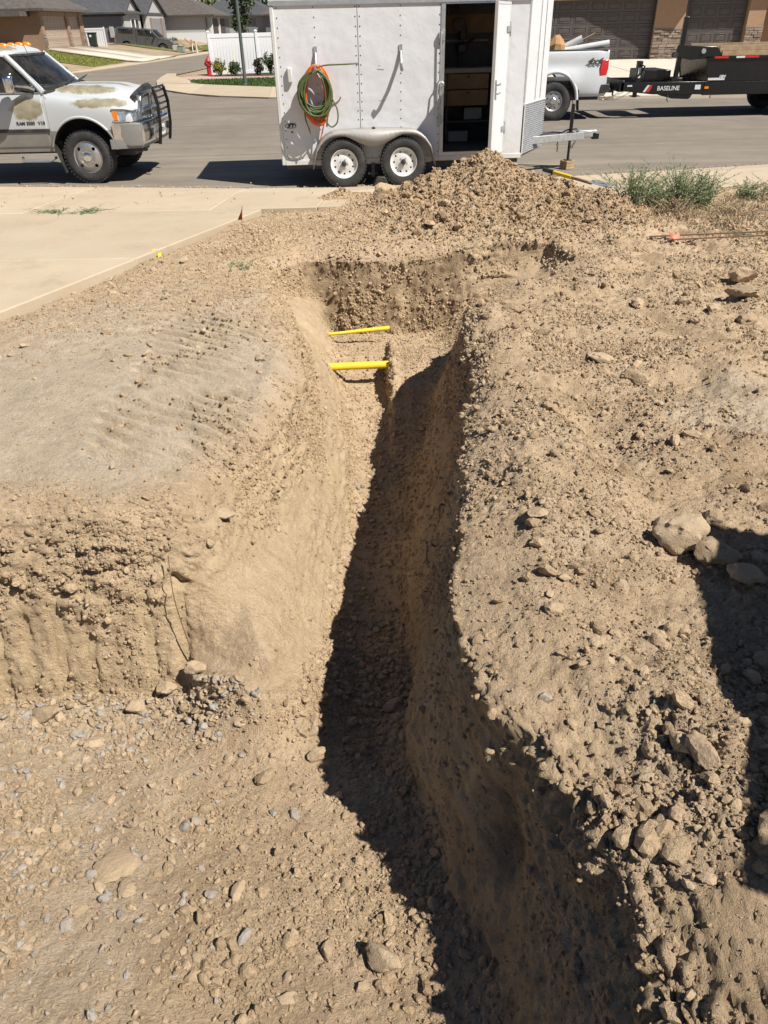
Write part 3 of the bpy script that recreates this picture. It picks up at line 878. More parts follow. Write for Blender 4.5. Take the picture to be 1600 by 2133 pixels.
M_yellow = simple('yellow_plastic', (.80, .55, .02), .5, var=.12, scale=9, dirt=.40, dirtcol=(.45, .34, .20))
M_orange = simple('orange_hose', (.85, .13, .012), .45, var=.1, scale=9)
M_green = simple('green_hose', (.085, .115, .035), .5, var=.2, scale=12)
M_amber = simple('amber_lens', (.75, .20, .012), .2, var=.1, coat=.5)
M_red = simple('red_lens', (.52, .012, .014), .2, var=.1, coat=.5)
M_lens = simple('clear_lens', (.50, .52, .54), .16, .85, var=.35, scale=25, coat=.6)

def glass_material(name, tint, refl=1.0):
    m = bpy.data.materials.new(name); m.use_nodes = True
    nt = m.node_tree; out = nt.nodes['Material Output']; nt.nodes.remove(nt.nodes['Principled BSDF'])
    t = nt.nodes.new('ShaderNodeBsdfTransparent'); t.inputs['Color'].default_value = (*tint, 1)
    g = nt.nodes.new('ShaderNodeBsdfGlossy'); g.inputs['Roughness'].default_value = .03
    d = nt.nodes.new('ShaderNodeBsdfDiffuse'); d.inputs['Color'].default_value = (.42, .38, .32, 1)
    fr = nt.nodes.new('ShaderNodeFresnel'); fr.inputs['IOR'].default_value = 1.75
    co = coords(nt)
    dn = ramp(nt, noise(nt, co, 3.0, 6, .7), [(.4, (.015,) * 3), (.75, (.10,) * 3)])
    m1 = nt.nodes.new('ShaderNodeMixShader'); m2 = nt.nodes.new('ShaderNodeMixShader')
    nt.links.new(fr.outputs[0], m1.inputs[0]); nt.links.new(t.outputs[0], m1.inputs[1]); nt.links.new(g.outputs[0], m1.inputs[2])
    nt.links.new(dn, m2.inputs[0]); nt.links.new(m1.outputs[0], m2.inputs[1]); nt.links.new(d.outputs[0], m2.inputs[2])
    nt.links.new(m2.outputs[0], out.inputs['Surface'])
    return m
M_glass = glass_material('tinted_windscreen', (.42, .47, .45))
M_glassd = glass_material('dark_window', (.10, .11, .11))

# ================================================================== ground, street, concrete
def sheet(name, pts, mat, label, z=None, kind='structure'):
    me = bpy.data.meshes.new(name)
    v = [(p[0], p[1], p[2] if len(p) > 2 else z) for p in pts]
    me.from_pydata(v, [], [list(range(len(v)))])
    bm = bmesh.new(); bm.from_mesh(me)
    bmesh.ops.triangulate(bm, faces=bm.faces); bmesh.ops.recalc_face_normals(bm, faces=bm.faces)
    if sum(f.normal.z * f.calc_area() for f in bm.faces) < 0: bmesh.ops.reverse_faces(bm, faces=bm.faces)
    bm.to_mesh(me); bm.free()
    o = add_obj(name, me, mat)
    return tag(o, label, kind=kind)

mb = MB()
O, I0, I1, J0, J1 = 900, -8.98, 8.98, -2.98, 12.58
mb.add([(-O, -O, -.04), (O, -O, -.04), (O, O, -.04), (-O, O, -.04), (I0, J0, -.04), (I1, J0, -.04), (I1, J1, -.04), (I0, J1, -.04)],
       [(0, 1, 5, 4), (1, 2, 6, 5), (2, 3, 7, 6), (3, 0, 4, 7)])
tag(mb.build('ground', M_ground, smooth=False), 'dry bare ground beyond the lots', kind='structure')

NEAR = [(-90, 27), (-20, 15.6), (-6.23, 13.24), (-3.74, 12.85), (-1.39, 12.47), (.5, 12.5), (2.6, 12.9), (6.7, 13.73), (20, 16.0), (90, 22)]
FAR = [(90, 36), (30, 27.5), (12.1, 25.9), (8.5, 26.5), (3, 27.6), (-3.7, 29.6), (-6.2, 31.2), (-7.9, 33.4), (-9.2, 36.5), (-10.3, 40.5), (-10.9, 44), (-10.4, 52), (-9.4, 75), (-8, 160)]
WEST = [(-12.5, 160), (-15.4, 85), (-16.6, 62), (-17.4, 52), (-19.5, 46.5), (-26, 43), (-90, 48)]
sheet('street', NEAR + FAR + WEST, M_asphalt, 'worn grey asphalt street with dust and tar cracks', 0.0)

def slab(name, poly, z0, z1, parent, mat, gap=.006):
    """one cast concrete panel with eased edges; z may be a function of (x, y)"""
    c = np.mean(np.array(poly), 0)
    pl = [tuple(np.array(p) + (c - np.array(p)) / (np.linalg.norm(c - np.array(p)) + 1e-9) * gap) for p in poly]
    n = len(pl); f1 = z1 if callable(z1) else (lambda x, y: z1); f0 = z0 if callable(z0) else (lambda x, y: z0)
    vs = [(x, y, f0(x, y)) for x, y in pl] + [(x, y, f1(x, y)) for x, y in pl]
    m = MB().add(vs, [(i, (i + 1) % n, n + (i + 1) % n, n + i) for i in range(n)] + [tuple(range(n - 1, -1, -1)), tuple(range(n, 2 * n))])
    return m.build(name, mat, parent, bevel=.012, ang=60)

zc = lambda x, y: float(zsurf(y)) + .035
zg = lambda x, y: zc(x, min(y, 12.1)) if y < 12.15 else .012
drive = empty('driveway', (0, 0, 0)); tag(drive, 'dusty concrete driveway left of the dirt lot', kind='structure')
def dpt(t): return tuple(DRIVE_B + (DRIVE_A - DRIVE_B) * t)
e0, e1, e2 = dpt(-.45), dpt(.35), dpt(.877)
slab('slab', [(-5.5, 3.6), e0, e1, (-6.8, 7.80)], -.12, zc, drive, M_conc)
slab('slab', [(-6.8, 7.82), (e1[0], e1[1] + .012), e2, (-7.4, 10.56)], -.12, zc, drive, M_conc)
slab('slab', [(-9.5, 3.6), (-5.52, 3.6), (-6.82, 7.80), (-9.5, 7.9)], -.12, zc, drive, M_conc)
slab('slab', [(-9.5, 7.92), (-6.82, 7.82), (-7.42, 10.56), (-9.5, 10.62)], -.12, zc, drive, M_conc)
walk = empty('sidewalk', (0, 0, 0)); tag(walk, 'dusty concrete sidewalk and gutter along the street', kind='structure')
def nearY(x): return float(np.interp(x, [p[0] for p in NEAR], [p[1] for p in NEAR]))
bk = lambda x: float(np.interp(x, [-9.5, -7.4, e2[0], -1.2, 2.0, 2.7, 6, 9.5], [10.64, 10.58, e2[1] + .02, 10.5, 10.55, 10.65, 11.8, 12.9]))
xs = [-9.5, -7.2, -4.75, -2.22, -.8, .9, 3.1, 5.2, 7.3, 9.5]
for a, b in zip(xs[:-1], xs[1:]):
    sh = .2 if a < 1 else -.3
    sa_, sb_ = (sh if a > -9 else 0), (sh if b < 9 else 0)
    fa, fb = a + sa_, b + sb_
    ga = nearY(fa) - .02; gb = nearY(fb) - .02
    ma, mb_ = bk(a) + (ga - bk(a)) * .70, bk(b) + (gb - bk(b)) * .70
    slab('slab', [(a, bk(a)), (b, bk(b)), (b + sb_ * .7, mb_), (a + sa_ * .7, ma)], -.12, zc, walk, M_conc)
    ztop = lambda x, y: .014 if y > nearY(x) - .25 else zc(x, y) - .004
    slab('gutter', [(a + sa_ * .7, ma + .012), (b + sb_ * .7, mb_ + .012), (fb, gb), (fa, ga)], -.12, ztop, walk, M_conc)

# far side of the street: gutter and walk, lawn corner, planting bed
fw = empty('far_sidewalk', (0, 0, 0)); tag(fw, 'concrete gutter and sidewalk across the street', kind='structure')
inner = [(-10.8, 47), (-10.2, 44.2), (-9.1, 41.8), (-8.62, 40.2), (-8.3, 38.7), (-7.4, 37.3), (-6.1, 36.2), (-4.2, 34.8), (1.5, 33.0), (7.2, 32.0)]
outer = [(-11.3, 47), (-10.9, 44), (-10.3, 40.5), (-9.4, 37.0), (-8.3, 34.2), (-7.0, 32.2), (-5.6, 30.8), (-3.7, 29.62), (2, 27.85), (7.6, 26.72)]
for k in range(len(inner) - 1):
    slab('slab', [outer[k], outer[k + 1], inner[k + 1], inner[k]], -.1, lambda x, y: .055, fw, M_conc)
M_lawn = simple('lawn_soil', (.05, .085, .025), .95, var=.35, scale=1.2, spec=.1)
M_mulch = simple('bark_mulch', (.045, .03, .022), .95, var=.4, scale=9, bmp=.8, bscale=25)
M_pink = simple('pink_gravel', (.42, .29, .24), .95, var=.35, scale=14, bmp=.9, bscale=18)
sheet('lawn', [(-8.6, 40.2), (-8.3, 38.75), (-7.4, 37.35), (-6.1, 36.25), (-4.2, 34.85), (1.5, 33.05), (7.1, 32.1), (7.1, 41.5), (-3.0, 41.0), (-6.5, 40.6)], M_lawn, 'dark green lawn on the far street corner', .062)
sheet('gravel_strip', [(-9.7, 43.4), (-9.1, 41.8), (-8.6, 40.25), (-6.5, 40.62), (-3.0, 41.02), (7.1, 41.52), (7.1, 42.6), (-3, 42.4), (-6.5, 42.3), (-8.2, 42.9)], M_pink, 'strip of pinkish gravel between lawn and mulch', .068)
sheet('planting_bed', [(-9.2, 44.6), (-8.2, 42.95), (-6.5, 42.35), (-3, 42.45), (7.1, 42.65), (7.1, 47), (-4, 48), (-8.9, 45)], M_mulch, 'dark mulch bed at the foot of the white fence', .074)

def grit(name, n, path, spread, r0, r1, z, mat, label, seed):
    rs = np.random.RandomState(seed); k = rs.randint(0, len(SH0[0]), n)
    px_ = rs.uniform(-6.5, 7.5, n); py_ = np.array([path(x) for x in px_]) + rs.normal(0, spread, n); r = r0 * (r1 / r0) ** (rs.rand(n) ** 2.2)
    q = np.einsum('kij,kvj->kvi', rand_rot(rs, n), SH0[0][k] * r[:, None, None]) + np.stack([px_, py_, z + r * .3], 1)[:, None, :]
    nv = q.shape[1]; f = (SH0[1][None] + (np.arange(n) * nv)[:, None, None]).reshape(-1, 3)
    me = np_mesh(name, q.reshape(-1, 3), f3=f); me.polygons.foreach_set('use_smooth', np.zeros(len(me.polygons), dtype=bool))
    return tag(add_obj(name, me, mat), label, kind='stuff')
grit('gutter_grit', 1500, lambda x: nearY(x) + .03, .06, .005, .022, .006, M_gravel, 'line of grit along the edge of the asphalt', 5)
grit('walk_crumbs', 260, lambda x: 10.9 + .75 * math.sin(x * 9.1) ** 2, .5, .006, .022, .095, M_clod, 'dirt crumbs tracked over driveway and sidewalk', 6)

# ================================================================== wheels
def wheel(parent, c, Rr, W, rim_r, mat_rim, style, steer=0.0, side=-1, lug=5, holes=10, hub_r=.06):
    """axis along local y; side -1 shows its face towards -y"""
    w = empty('wheel', c); w.parent = parent; w.rotation_euler = (0, 0, steer)
    h = W / 2; s = side
    prof = [(rim_r * .98, -h * .80), (rim_r + .02, -h * .96), (rim_r + (Rr - rim_r) * .5, -h * 1.03), (Rr * .93, -h * .97), (Rr * .975, -h * .84)]
    g = []
    for k in range(5):
        y0 = -h * .80 + k * h * .335
        g += [(Rr, y0), (Rr * 1.0, y0 + h * .24), (Rr - .010, y0 + h * .25), (Rr - .010, y0 + h * .325)]
    prof += g[:-2]
    prof += [(r, -y) for r, y in prof[:5][::-1]]
    t = MB().lathe(prof, n=56)
    # shoulder tread lugs
    for k in range(44):
        a = 2 * math.pi * k / 44
        for sy in (-1, 1):
            t.box((math.cos(a) * (Rr * .982), sy * h * .86, math.sin(a) * (Rr * .982)), (.022, h * .22, Rr * .07), (0, -a, 0))
    t.build('tyre', M_rubber, w, ang=50)
    r = rim_r
    if style == 'white':
        prof = [(r * 1.0, s * h * .80), (r * 1.03, s * h * .84), (r * .99, s * h * .86), (r * .93, s * h * .76), (r * .90, s * h * .55), (r * .84, s * h * .50), (r * .55, s * h * .52), (r * .44, s * h * .60), (hub_r, s * h * .60), (hub_r * .9, s * h * .45), (r * .4, s * h * .42), (r * .9, s * h * .40), (r * .97, -s * h * .8)]
    elif style == 'dually':
        prof = [(r * 1.0, s * h * .80), (r * 1.04, s * h * .85), (r * .98, s * h * .88), (r * .93, s * h * .80), (r * .88, s * h * .86), (r * .72, s * h * 1.02), (r * .60, s * h * 1.12), (r * .52, s * h * 1.10), (r * .50, s * h * 1.02), (hub_r, s * h * 1.02), (hub_r * .8, s * h * .7), (r * .9, s * h * .5), (r * .97, -s * h * .8)]
    else:
        prof = [(r * 1.0, s * h * .80), (r * 1.04, s * h * .85), (r * .97, s * h * .87), (r * .92, s * h * .72), (r * .86, s * h * .66), (r * .60, s * h * .72), (r * .45, s * h * .76), (hub_r, s * h * .78), (hub_r * .8, s * h * .5), (r * .9, s * h * .4), (r * .97, -s * h * .8)]
    rim = MB().lathe(prof, n=48).build('rim', [mat_rim, M_hole], w, ang=28)
    cs = MB().mat(1)
    rr, hr = {'white': (.70, .072), 'dually': (.74, .115), 'steel': (.72, .085)}[style]
    for k in range(holes):
        a = 2 * math.pi * (k + .5) / holes
        x, z = math.cos(a) * r * rr, math.sin(a) * r * rr
        cs.cyl((x, s * h * .30, z), (x, s * h * 1.3, z), r * hr, n=12)
    ct = cs.build('cutter', [mat_rim, M_hole]); ct.parent = None
    ct.matrix_world = Matrix()
    par = rim.parent; rim.parent = None
    cut(rim, [ct]); rim.parent = par
    MB().cyl((0, s * h * .22, 0), (0, -s * h * .78, 0), r * .92, n=32).build('brake_drum', M_hole, w)
    hb = MB()
    top = {'white': .60, 'dually': 1.02, 'steel': .78}[style]
    if style == 'white':
        hb.lathe([(hub_r, s * h * .55), (hub_r, s * h * .80), (hub_r * .85, s * h * .9), (hub_r * .8, s * h * 1.05), (hub_r * .45, s * h * 1.08), (0.001, s * h * 1.08)], n=20)
    elif style == 'dually':
        hb.lathe([(r * .30, s * h * .98), (r * .30, s * h * 1.12), (r * .24, s * h * 1.18), (r * .12, s * h * 1.2), (.001, s * h * 1.2)], n=24)
    else:
        hb.lathe([(r * .34, s * h * .70), (r * .34, s * h * .95), (r * .28, s * h * 1.02), (.001, s * h * 1.02)], n=10)
    hb.build('hub', M_dsteel if style == 'white' else M_chrome, w)
    lm = MB()
    for k in range(lug):
        a = 2 * math.pi * k / lug
        rad = r * (.30 if style == 'white' else .42)
        lm.cyl((math.cos(a) * rad, s * h * (top - .04), math.sin(a) * rad), (math.cos(a) * rad, s * h * (top + .12), math.sin(a) * rad), r * .045, n=6)
    lm.build('lug_nuts', M_galv, w)['kind'] = 'stuff'
    return w

# ================================================================== cargo trailer
TR_A = R(3.8)
tr = empty('cargo_trailer', (-1.45, 12.62, 0), TR_A, 'white enclosed cargo trailer with open side door parked at the kerb', 'trailer')
L, Wd, Z0, Z1 = 3.75, 1.86, .33, 2.43
APX = 4.32
def skin_material():
    m, nt, b = new_mat('riveted_white_skin')
    co = coords(nt)
    n1 = noise(nt, co, 1.1, 4, .55); n2 = noise(nt, co, 5.5, 6, .7)
    c = ramp(nt, n1, [(.3, (.585, .592, .605)), (.7, (.635, .642, .652))])
    sx = nt.nodes.new('ShaderNodeSeparateXYZ'); nt.links.new(co, sx.inputs[0])
    low = math_n(nt, 'MULTIPLY_ADD', sx.outputs['Z'], -2.6, 1.75, True)
    dd = math_n(nt, 'MULTIPLY', ramp(nt, n2, [(.38, (0, 0, 0)), (.75, (.75,) * 3)]), low)
    c = mix(nt, dd, c, (.52, .44, .34))
    v = nt.nodes.new('ShaderNodeTexNoise'); v.inputs['Scale'].default_value = 16; v.inputs['Detail'].default_value = 3
    nt.links.new(co, v.inputs['Vector'])
    sc = ramp(nt, v.outputs['Fac'], [(.735, (0, 0, 0)), (.75, (.5,) * 3)])
    c = mix(nt, sc, c, (.25, .24, .23))
    nt.links.new(c, b.inputs['Base Color'])
    b.inputs['Roughness'].default_value = .36; b.inputs['Coat Weight'].default_value = .15
    bump(nt, b, math_n(nt, 'ADD', noise(nt, co, 2.2, 3, .5), math_n(nt, 'MULTIPLY', noise(nt, co, 9, 2, .5), .12)), .34, .07)
    return m
M_skin = skin_material()
t_ = .02
for a, b in ((0.045, 1.228), (1.232, 2.455)):
    MB().span((a, 0, Z0 + .06), (b, t_, Z1 - .05)).build('side_panel', M_skin, tr, bevel=.002)
MB().span((3.44, 0, Z0 + .06), (L - .02, t_, Z1 - .05)).build('side_panel', M_skin, tr, bevel=.002)
MB().span((2.455, 0, Z1 - .06), (3.44, t_, Z1 - .05)).build('door_header', M_skin, tr)
MB().span((2.455, 0.002, Z0 + .06), (3.44, t_, Z0 + .10)).build('door_sill', M_skin, tr)
MB().span((0.045, Wd - t_, Z0), (L, Wd, Z1)).build('side_panel', M_skin, tr)
MB().span((0, .03, Z0), (.04, Wd - .03, Z1)).build('rear_ramp', M_skin, tr, bevel=.004)
mb = MB(); mb.prism([(-.02, -.015), (L, -.015), (APX + .02, Wd / 2), (L, Wd + .015), (-.02, Wd + .015)], Z1 - .002, Z1 + .022, 'XY')
mb.build('roof', M_trim, tr, bevel=.006)
MB().span((-.02, -.022, Z1 - .055), (L + .01, -.001, Z1 + .0)).build('roof_rail', M_alum, tr, bevel=.004)
MB().span((-.012, -.012, Z0 - .01), (.046, .06, Z1 - .056)).build('corner_post', M_trim, tr, bevel=.012)
MB().span((.046, -.010, Z0 - .012), (2.44, .03, Z0 + .06)).span((3.43, -.010, Z0 - .012), (L, .03, Z0 + .06)).span((2.44, -.010, Z0 - .012), (3.43, .03, Z0 + .058)).build('bottom_rail', M_trim, tr, bevel=.006)
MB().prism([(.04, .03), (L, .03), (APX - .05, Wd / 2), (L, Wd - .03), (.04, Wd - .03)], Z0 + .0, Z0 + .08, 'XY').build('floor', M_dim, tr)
# nose panels
def nose(name, z0, z1, mat, d=0.0, far=False):
    y0, y1 = (0.0, Wd / 2) if not far else (Wd, Wd / 2)
    sg = -1 if not far else 1
    p = [(L - .02, y0 + sg * d), (L + (APX - L) * .47, y0 + (y1 - y0) * .47 + sg * d), (APX, y1 + sg * d * .2), (APX - .03, y1), (L - .02, y0 + (-sg) * .02)]
    m = MB().prism([(p[0][0] + d, p[0][1]), (APX + d, p[2][1]), (APX - .03, y1), (L - .02, y0 - sg * .03)], z0, z1, 'XY')
    return m.build(name, mat, tr, bevel=.002)
nose('nose_panel', Z0 + .02, Z1 - .003, M_skin); nose('nose_panel', Z0 + .02, Z1 - .003, M_skin, far=True)
# ribbed stone guard on the nose
gm = MB()
nx, ny = (APX - L), Wd / 2; ln = math.hypot(nx, ny); ux, uy = nx / ln, ny / ln; ox, oy = uy, -ux
nrib = 24
for k in range(nrib):
    za, zb_ = Z0 + .03 + k * .70 / nrib, Z0 + .03 + (k + 1) * .70 / nrib
    for (u0, u1) in ((.012, ln - .01),):
        def Pp(u, o, z): return (L + ux * u + ox * o, uy * u + oy * o, z)
        tilt = lambda u: .0
        gm.add([Pp(u0, .003, za), Pp(u1, .003, za), Pp(u0, .014, (za + zb_) / 2), Pp(u1, .014, (za + zb_) / 2), Pp(u0, .003, zb_), Pp(u1, .003, zb_)],
               [(0, 1, 3, 2), (2, 3, 5, 4)])
gm.build('stone_guard', M_galv, tr, ang=20)
def Pn(u, o, z): return (L + ux * u + ox * o, uy * u + oy * o, z)
g2 = MB(); g2.tube([Pn(.012, .01, Z0 + .735), Pn(ln, .01, Z0 + .735)], .008, 6); g2.tube([Pn(.008, .01, Z0 + .03), Pn(.008, .01, Z0 + .735)], .010, 6)
g2.build('guard_edge', M_trim, tr)
g3 = MB(); g3.tube([Pn(.0, .004, Z0 + .75), Pn(.0, .004, Z1 - .01)], .012, 8); g3.build('nose_corner_trim', M_trim, tr)
# rivets
rv = MB()
def rivet(x, z): rv.lathe([(.0095, .0), (.008, -.004), (.001, -.006)], (x, 0, z), 'Y', 6)
for x in (.085, .61, 1.20, 1.262, 1.85, 2.42):
    n = 17 if x not in (1.20,) else 17
    for k in range(n): rivet(x + .002 * math.sin(k * 5.1 + x * 9), Z0 + .12 + k * (Z1 - Z0 - .2) / (n - 1))
for k in range(22): rivet(.1 + k * .108, Z0 + .085); 
for u in (.30, .36):
    pass
o = rv.build('rivets', M_dsteel, tr); o['kind'] = 'stuff'
sm = MB(); sm.span((1.2265, -.0015, Z0 + .09), (1.2335, .004, Z1 - .06)); sm.build('panel_seam', M_dsteel, tr)
ns = MB()
for u in (.52, .78):
    ns.tube([Pn(u, .002, Z0 + .76), Pn(u, .002, Z1 - .01)], .0035, 5)
    for k in range(14): ns.box(Pn(u, .004, Z0 + .8 + k * .098), (.006, .006, .006))
ns.build('nose_seam', M_dsteel, tr)
# door frame, interior, open door leaf
MB().span((2.44, -.012, Z0 + .058), (2.50, .03, Z1 - .055)).span((3.40, -.012, Z0 + .058), (3.43, .03, Z1 - .055)).span((2.50, -.012, Z1 - .075), (3.40, .03, Z1 - .055)).span((2.50, -.012, Z0 + .058), (3.40, .03, Z0 + .11)).build('door_frame', M_alum, tr, bevel=.003)
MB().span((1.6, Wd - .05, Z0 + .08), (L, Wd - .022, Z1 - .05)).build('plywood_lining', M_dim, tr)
MB().span((2.1, Wd - .056, 1.98), (L - .1, Wd - .051, 2.24)).build('plywood_board', M_ply, tr)
ib = MB(); ib.span((1.7, 1.15, 1.44), (3.72, Wd - .06, 1.51)); ib.build('workbench_top', M_bench, tr, bevel=.005)
for x0, x1 in ((2.0, 2.72), (2.74, 3.42)):
    for z0, z1 in ((1.21, 1.425), (.97, 1.195)):
        d = MB().span((x0, 1.19, z0), (x1, 1.24, z1)).build('drawer', M_ply, tr, bevel=.004)
        MB().span(((x0 + x1) / 2 - .02, 1.178, z1 - .05), ((x0 + x1) / 2 + .02, 1.19, z1 - .025)).build('drawer_pull', M_dsteel, d)
ib = MB()
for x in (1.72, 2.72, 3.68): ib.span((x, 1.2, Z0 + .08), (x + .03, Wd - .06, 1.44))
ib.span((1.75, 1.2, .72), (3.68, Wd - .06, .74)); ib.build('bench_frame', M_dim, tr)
ib = MB(); ib.box((2.45, 1.5, .55), (.3, .3, .25)).box((2.95, 1.45, .5), (.34, .36, .16)).box((2.35, 1.4, .83), (.2, .25, .17)).box((3.2, 1.45, .84), (.3, .3, .18)); ib.build('stored_boxes', M_bench, tr, bevel=.01)
ib = MB(); ib.cyl((2.98, 1.5, 1.52), (2.98, 1.5, 1.74), .03).box((2.98, 1.45, 1.78), (.12, .28, .1)).cyl((2.93, 1.4, 2.1), (2.93, 1.62, 2.16), .10, .03).box((3.02, 1.55, 1.99), (.1, .2, .2)).cyl((3.05, 1.35, 1.85), (3.2, 1.5, 1.9), .02)
ib.build('drill_press', M_dsteel, tr, bevel=.008)
ib = MB()
for x in (2.62, 2.82, 3.0): ib.span((x, Wd - .07, 2.25), (x + .008, Wd - .052, Z1 - .06))
ib.span((2.2, Wd - .08, 1.86), (3.5, Wd - .052, 1.89)); ib.build('lining_strips', M_bench, tr)
# door leaf swung out on its front edge
da = R(66)
dl_ = empty('door', (3.41, -.02, 0)); dl_.parent = tr; dl_.rotation_euler = (0, 0, da)
DW = .86
MB().span((-DW, -.034, Z0 + .10), (0, 0, Z1 - .07)).build('door_leaf', M_skin, dl_, bevel=.004)
MB().span((-DW - .006, -.040, Z0 + .095), (-DW + .03, .006, Z1 - .065)).span((-.03, -.040, Z0 + .095), (.004, .006, Z1 - .065)).span((-DW + .03, -.038, Z0 + .095), (-.03, .004, Z0 + .13)).span((-DW + .03, -.038, Z1 - .10), (-.03, .004, Z1 - .065)).build('door_edge', M_trim, dl_, bevel=.003)
for z in (2.04, .76):
    MB().box((-.10, -.045, z), (.20, .012, .075)).box((.01, -.045, z), (.05, .02, .13)).cyl((-.0, -.05, z - .09), (-.0, -.05, z + .09), .011, n=10).build('hinge', M_galv, dl_, bevel=.003)
hm = MB(); hm.box((-DW + .09, -.045, 1.33), (.035, .016, .22)).cyl((-DW + .09, -.05, 1.38), (-DW + .09, -.09, 1.38), .012, n=8).box((-DW + .14, -.09, 1.385), (.11, .012, .03)).cyl((-DW + .09, -.05, 1.27), (-DW + .09, -.09, 1.27), .012, n=8).box((-DW + .14, -.09, 1.275), (.11, .012, .02))
hm.build('door_handle', M_galv, dl_, bevel=.003)
MB().box((-DW + .03, -.05, .48), (.05, .02, .06)).build('door_catch', M_galv, dl_, bevel=.004)
# cam bar lock on the wall left of the opening
lk = MB(); lk.cyl((2.435, -.05, .80), (2.435, -.05, 2.03), .013, n=10)
for z in (.86, 1.36, 1.98): lk.box((2.435, -.028, z), (.06, .05, .07))
lk.tube([(2.435, -.065, 1.40), (2.40, -.085, 1.36), (2.385, -.09, 1.18), (2.345, -.095, 1.05), (2.335, -.095, .95)], .012, 8)
lk.box((2.468, -.03, 1.98), (.055, .04, .13)).box((2.462, -.03, .90), (.045, .04, .10)); lk.lathe([(.035, -.03), (.04, -.045), (.03, -.05)], (2.462, 0, 1.36), 'Y', 16)
lk.build('cam_bar_lock', M_galv, tr, bevel=.002)
# hanging hooks
def hook(x, zt, zb):
    m = MB()
    m.box((x, -.008, zt - .02), (.05, .012, .20))
    m.tube([(x, -.012, zt), (x, -.05, zt - .10), (x - .004, -.14, zt - .20), (x - .008, -.24, zb + .0), (x - .016, -.285, zb + .02), (x - .03, -.30, zb + .09)], [.022, .024, .026, .026, .024, .018], 10)
    return m.build('hanging_hook', M_galv, tr, ang=60)
hook(.605, 1.80, 1.575); hook(1.85, 1.80, 1.575)
m = MB(); m.box((.21, -.03, 1.53), (.075, .06, .20)).build('marker_light', M_trim, tr, bevel=.02, seg=3)
m = MB(); m.lathe([(.085, -.001), (.085, -.006), (.078, -.008), (.001, -.008)], (0, 0, 0), 'Y', 28)
em = m.build('emblem', M_dsteel, tr); em.location = (.165, 0, .865); em.scale = (1, 1, .45)
e2o = MB().lathe([(.07, -.0085), (.07, -.0095), (.001, -.0095)], (0, 0, 0), 'Y', 28).build('emblem_face', M_alum, em)
text_mesh('emblem_letters', 'ST', .10, M_black, em, (0, -.012, 0), (R(90), 0, 0), shear=.3, bold=.006).scale = (1.0, 1.5, 1)
MB().lathe([(.014, -.001), (.014, -.01), (.001, -.012)], (.18, 0, .78), 'Y', 10).build('plug', M_black, tr)
# scuffs from the hooks' load
MB().box((1.55, -.0012, 1.575), (.10, .002, .012), (0, R(4), 0)).box((1.53, -.0012, 1.62), (.03, .002, .006)).box((1.56, -.0012, 1.17), (.09, .002, .007)).build('scuff_marks', M_galv, tr)['kind'] = 'stuff'
# tandem fender
fp_o = []
fx0, fx1, fz, fzb = .47, 2.36, .80, .30
def fender_profile(off, n=26):
    pts = []
    for k in range(n + 1):
        t = k / n
        x = fx0 + (fx1 - fx0) * t
        d = min(x - fx0, fx1 - x)
        zz = fz - .045 * (1 - math.sin(math.pi * t)) if d > .36 else fzb + (fz - .045 * (1 - math.sin(math.pi * t)) - fzb) * math.sqrt(max(0, 1 - ((.36 - d) / .36) ** 2))
        pts.append((x, zz))
    return pts
pr = fender_profile(0)
fm = MB(); top = [(x, -.25, z) for x, z in pr]; bot = [(x, .0, z + .012) for x, z in pr]
nP = len(pr)
fm.add(top + bot, [(i, i + 1, nP + i + 1, nP + i) for i in range(nP - 1)])
low = []
for x, z in pr:
    c1, c2 = .945, 1.865; rr = .405; hz = .32
    zz = z - .045
    for c in (c1, c2):
        if abs(x - c) < rr: zz = min(z - .03, max(zz if False else -9, hz + math.sqrt(rr * rr - (x - c) ** 2)))
    if c1 < x < c2:
        m_ = (x - c1) / (c2 - c1); zz = .735 - .155 * math.sin(math.pi * m_) ** 1.5
        zz = min(zz, z - .025)
    else:
        zz = z - .03 - .02 * (1 if z > .5 else 0)
    low.append((x, -.252, zz))
fm.add([(x, -.252, z) for x, z in pr] + low, [(i, i + 1, nP + i + 1, nP + i) for i in range(nP - 1)])
fo = fm.build('fender', M_fender, tr, ang=50)
so = fo.modifiers.new('solid', 'SOLIDIFY'); so.thickness = .008
MB().box((1.42, -.12, .815), (.05, .06, .035)).build('fender_light', M_bplastic, tr, bevel=.008)
wl = MB(); wl.span((.52, .005, .30), (2.32, .03, .78)); wl.build('wheel_well', M_fender, tr)
w1_ = wheel(tr, (.945, -.13, .345), .345, .205, .205, M_rimw, 'white', lug=5, holes=10, hub_r=.04)
w2_ = copy_tree(w1_, tr); w2_.location = (1.865, -.13, .345); w2_.rotation_euler = (0, R(17), 0)
w3_ = copy_tree(w1_, tr); w3_.location = (.945, Wd + .13, .345); w3_.rotation_euler = (0, 0, math.pi)
w4_ = copy_tree(w1_, tr); w4_.location = (1.865, Wd + .13, .345); w4_.rotation_euler = (0, 0, math.pi)
ax = MB()
for x in (.945, 1.865): ax.cyl((x, -.05, .345), (x, Wd + .05, .345), .03, n=10)
ax.span((.05, .2, Z0 - .1), (L, .25, Z0 - .012)); ax.span((.05, Wd - .25, Z0 - .1), (L, Wd - .2, Z0 - .012))
ax.box((1.405, -.02, .22), (.05, .04, .2)).box((1.405, -.02, .17), (.16, .05, .03)); ax.build('axles', M_dsteel, tr)
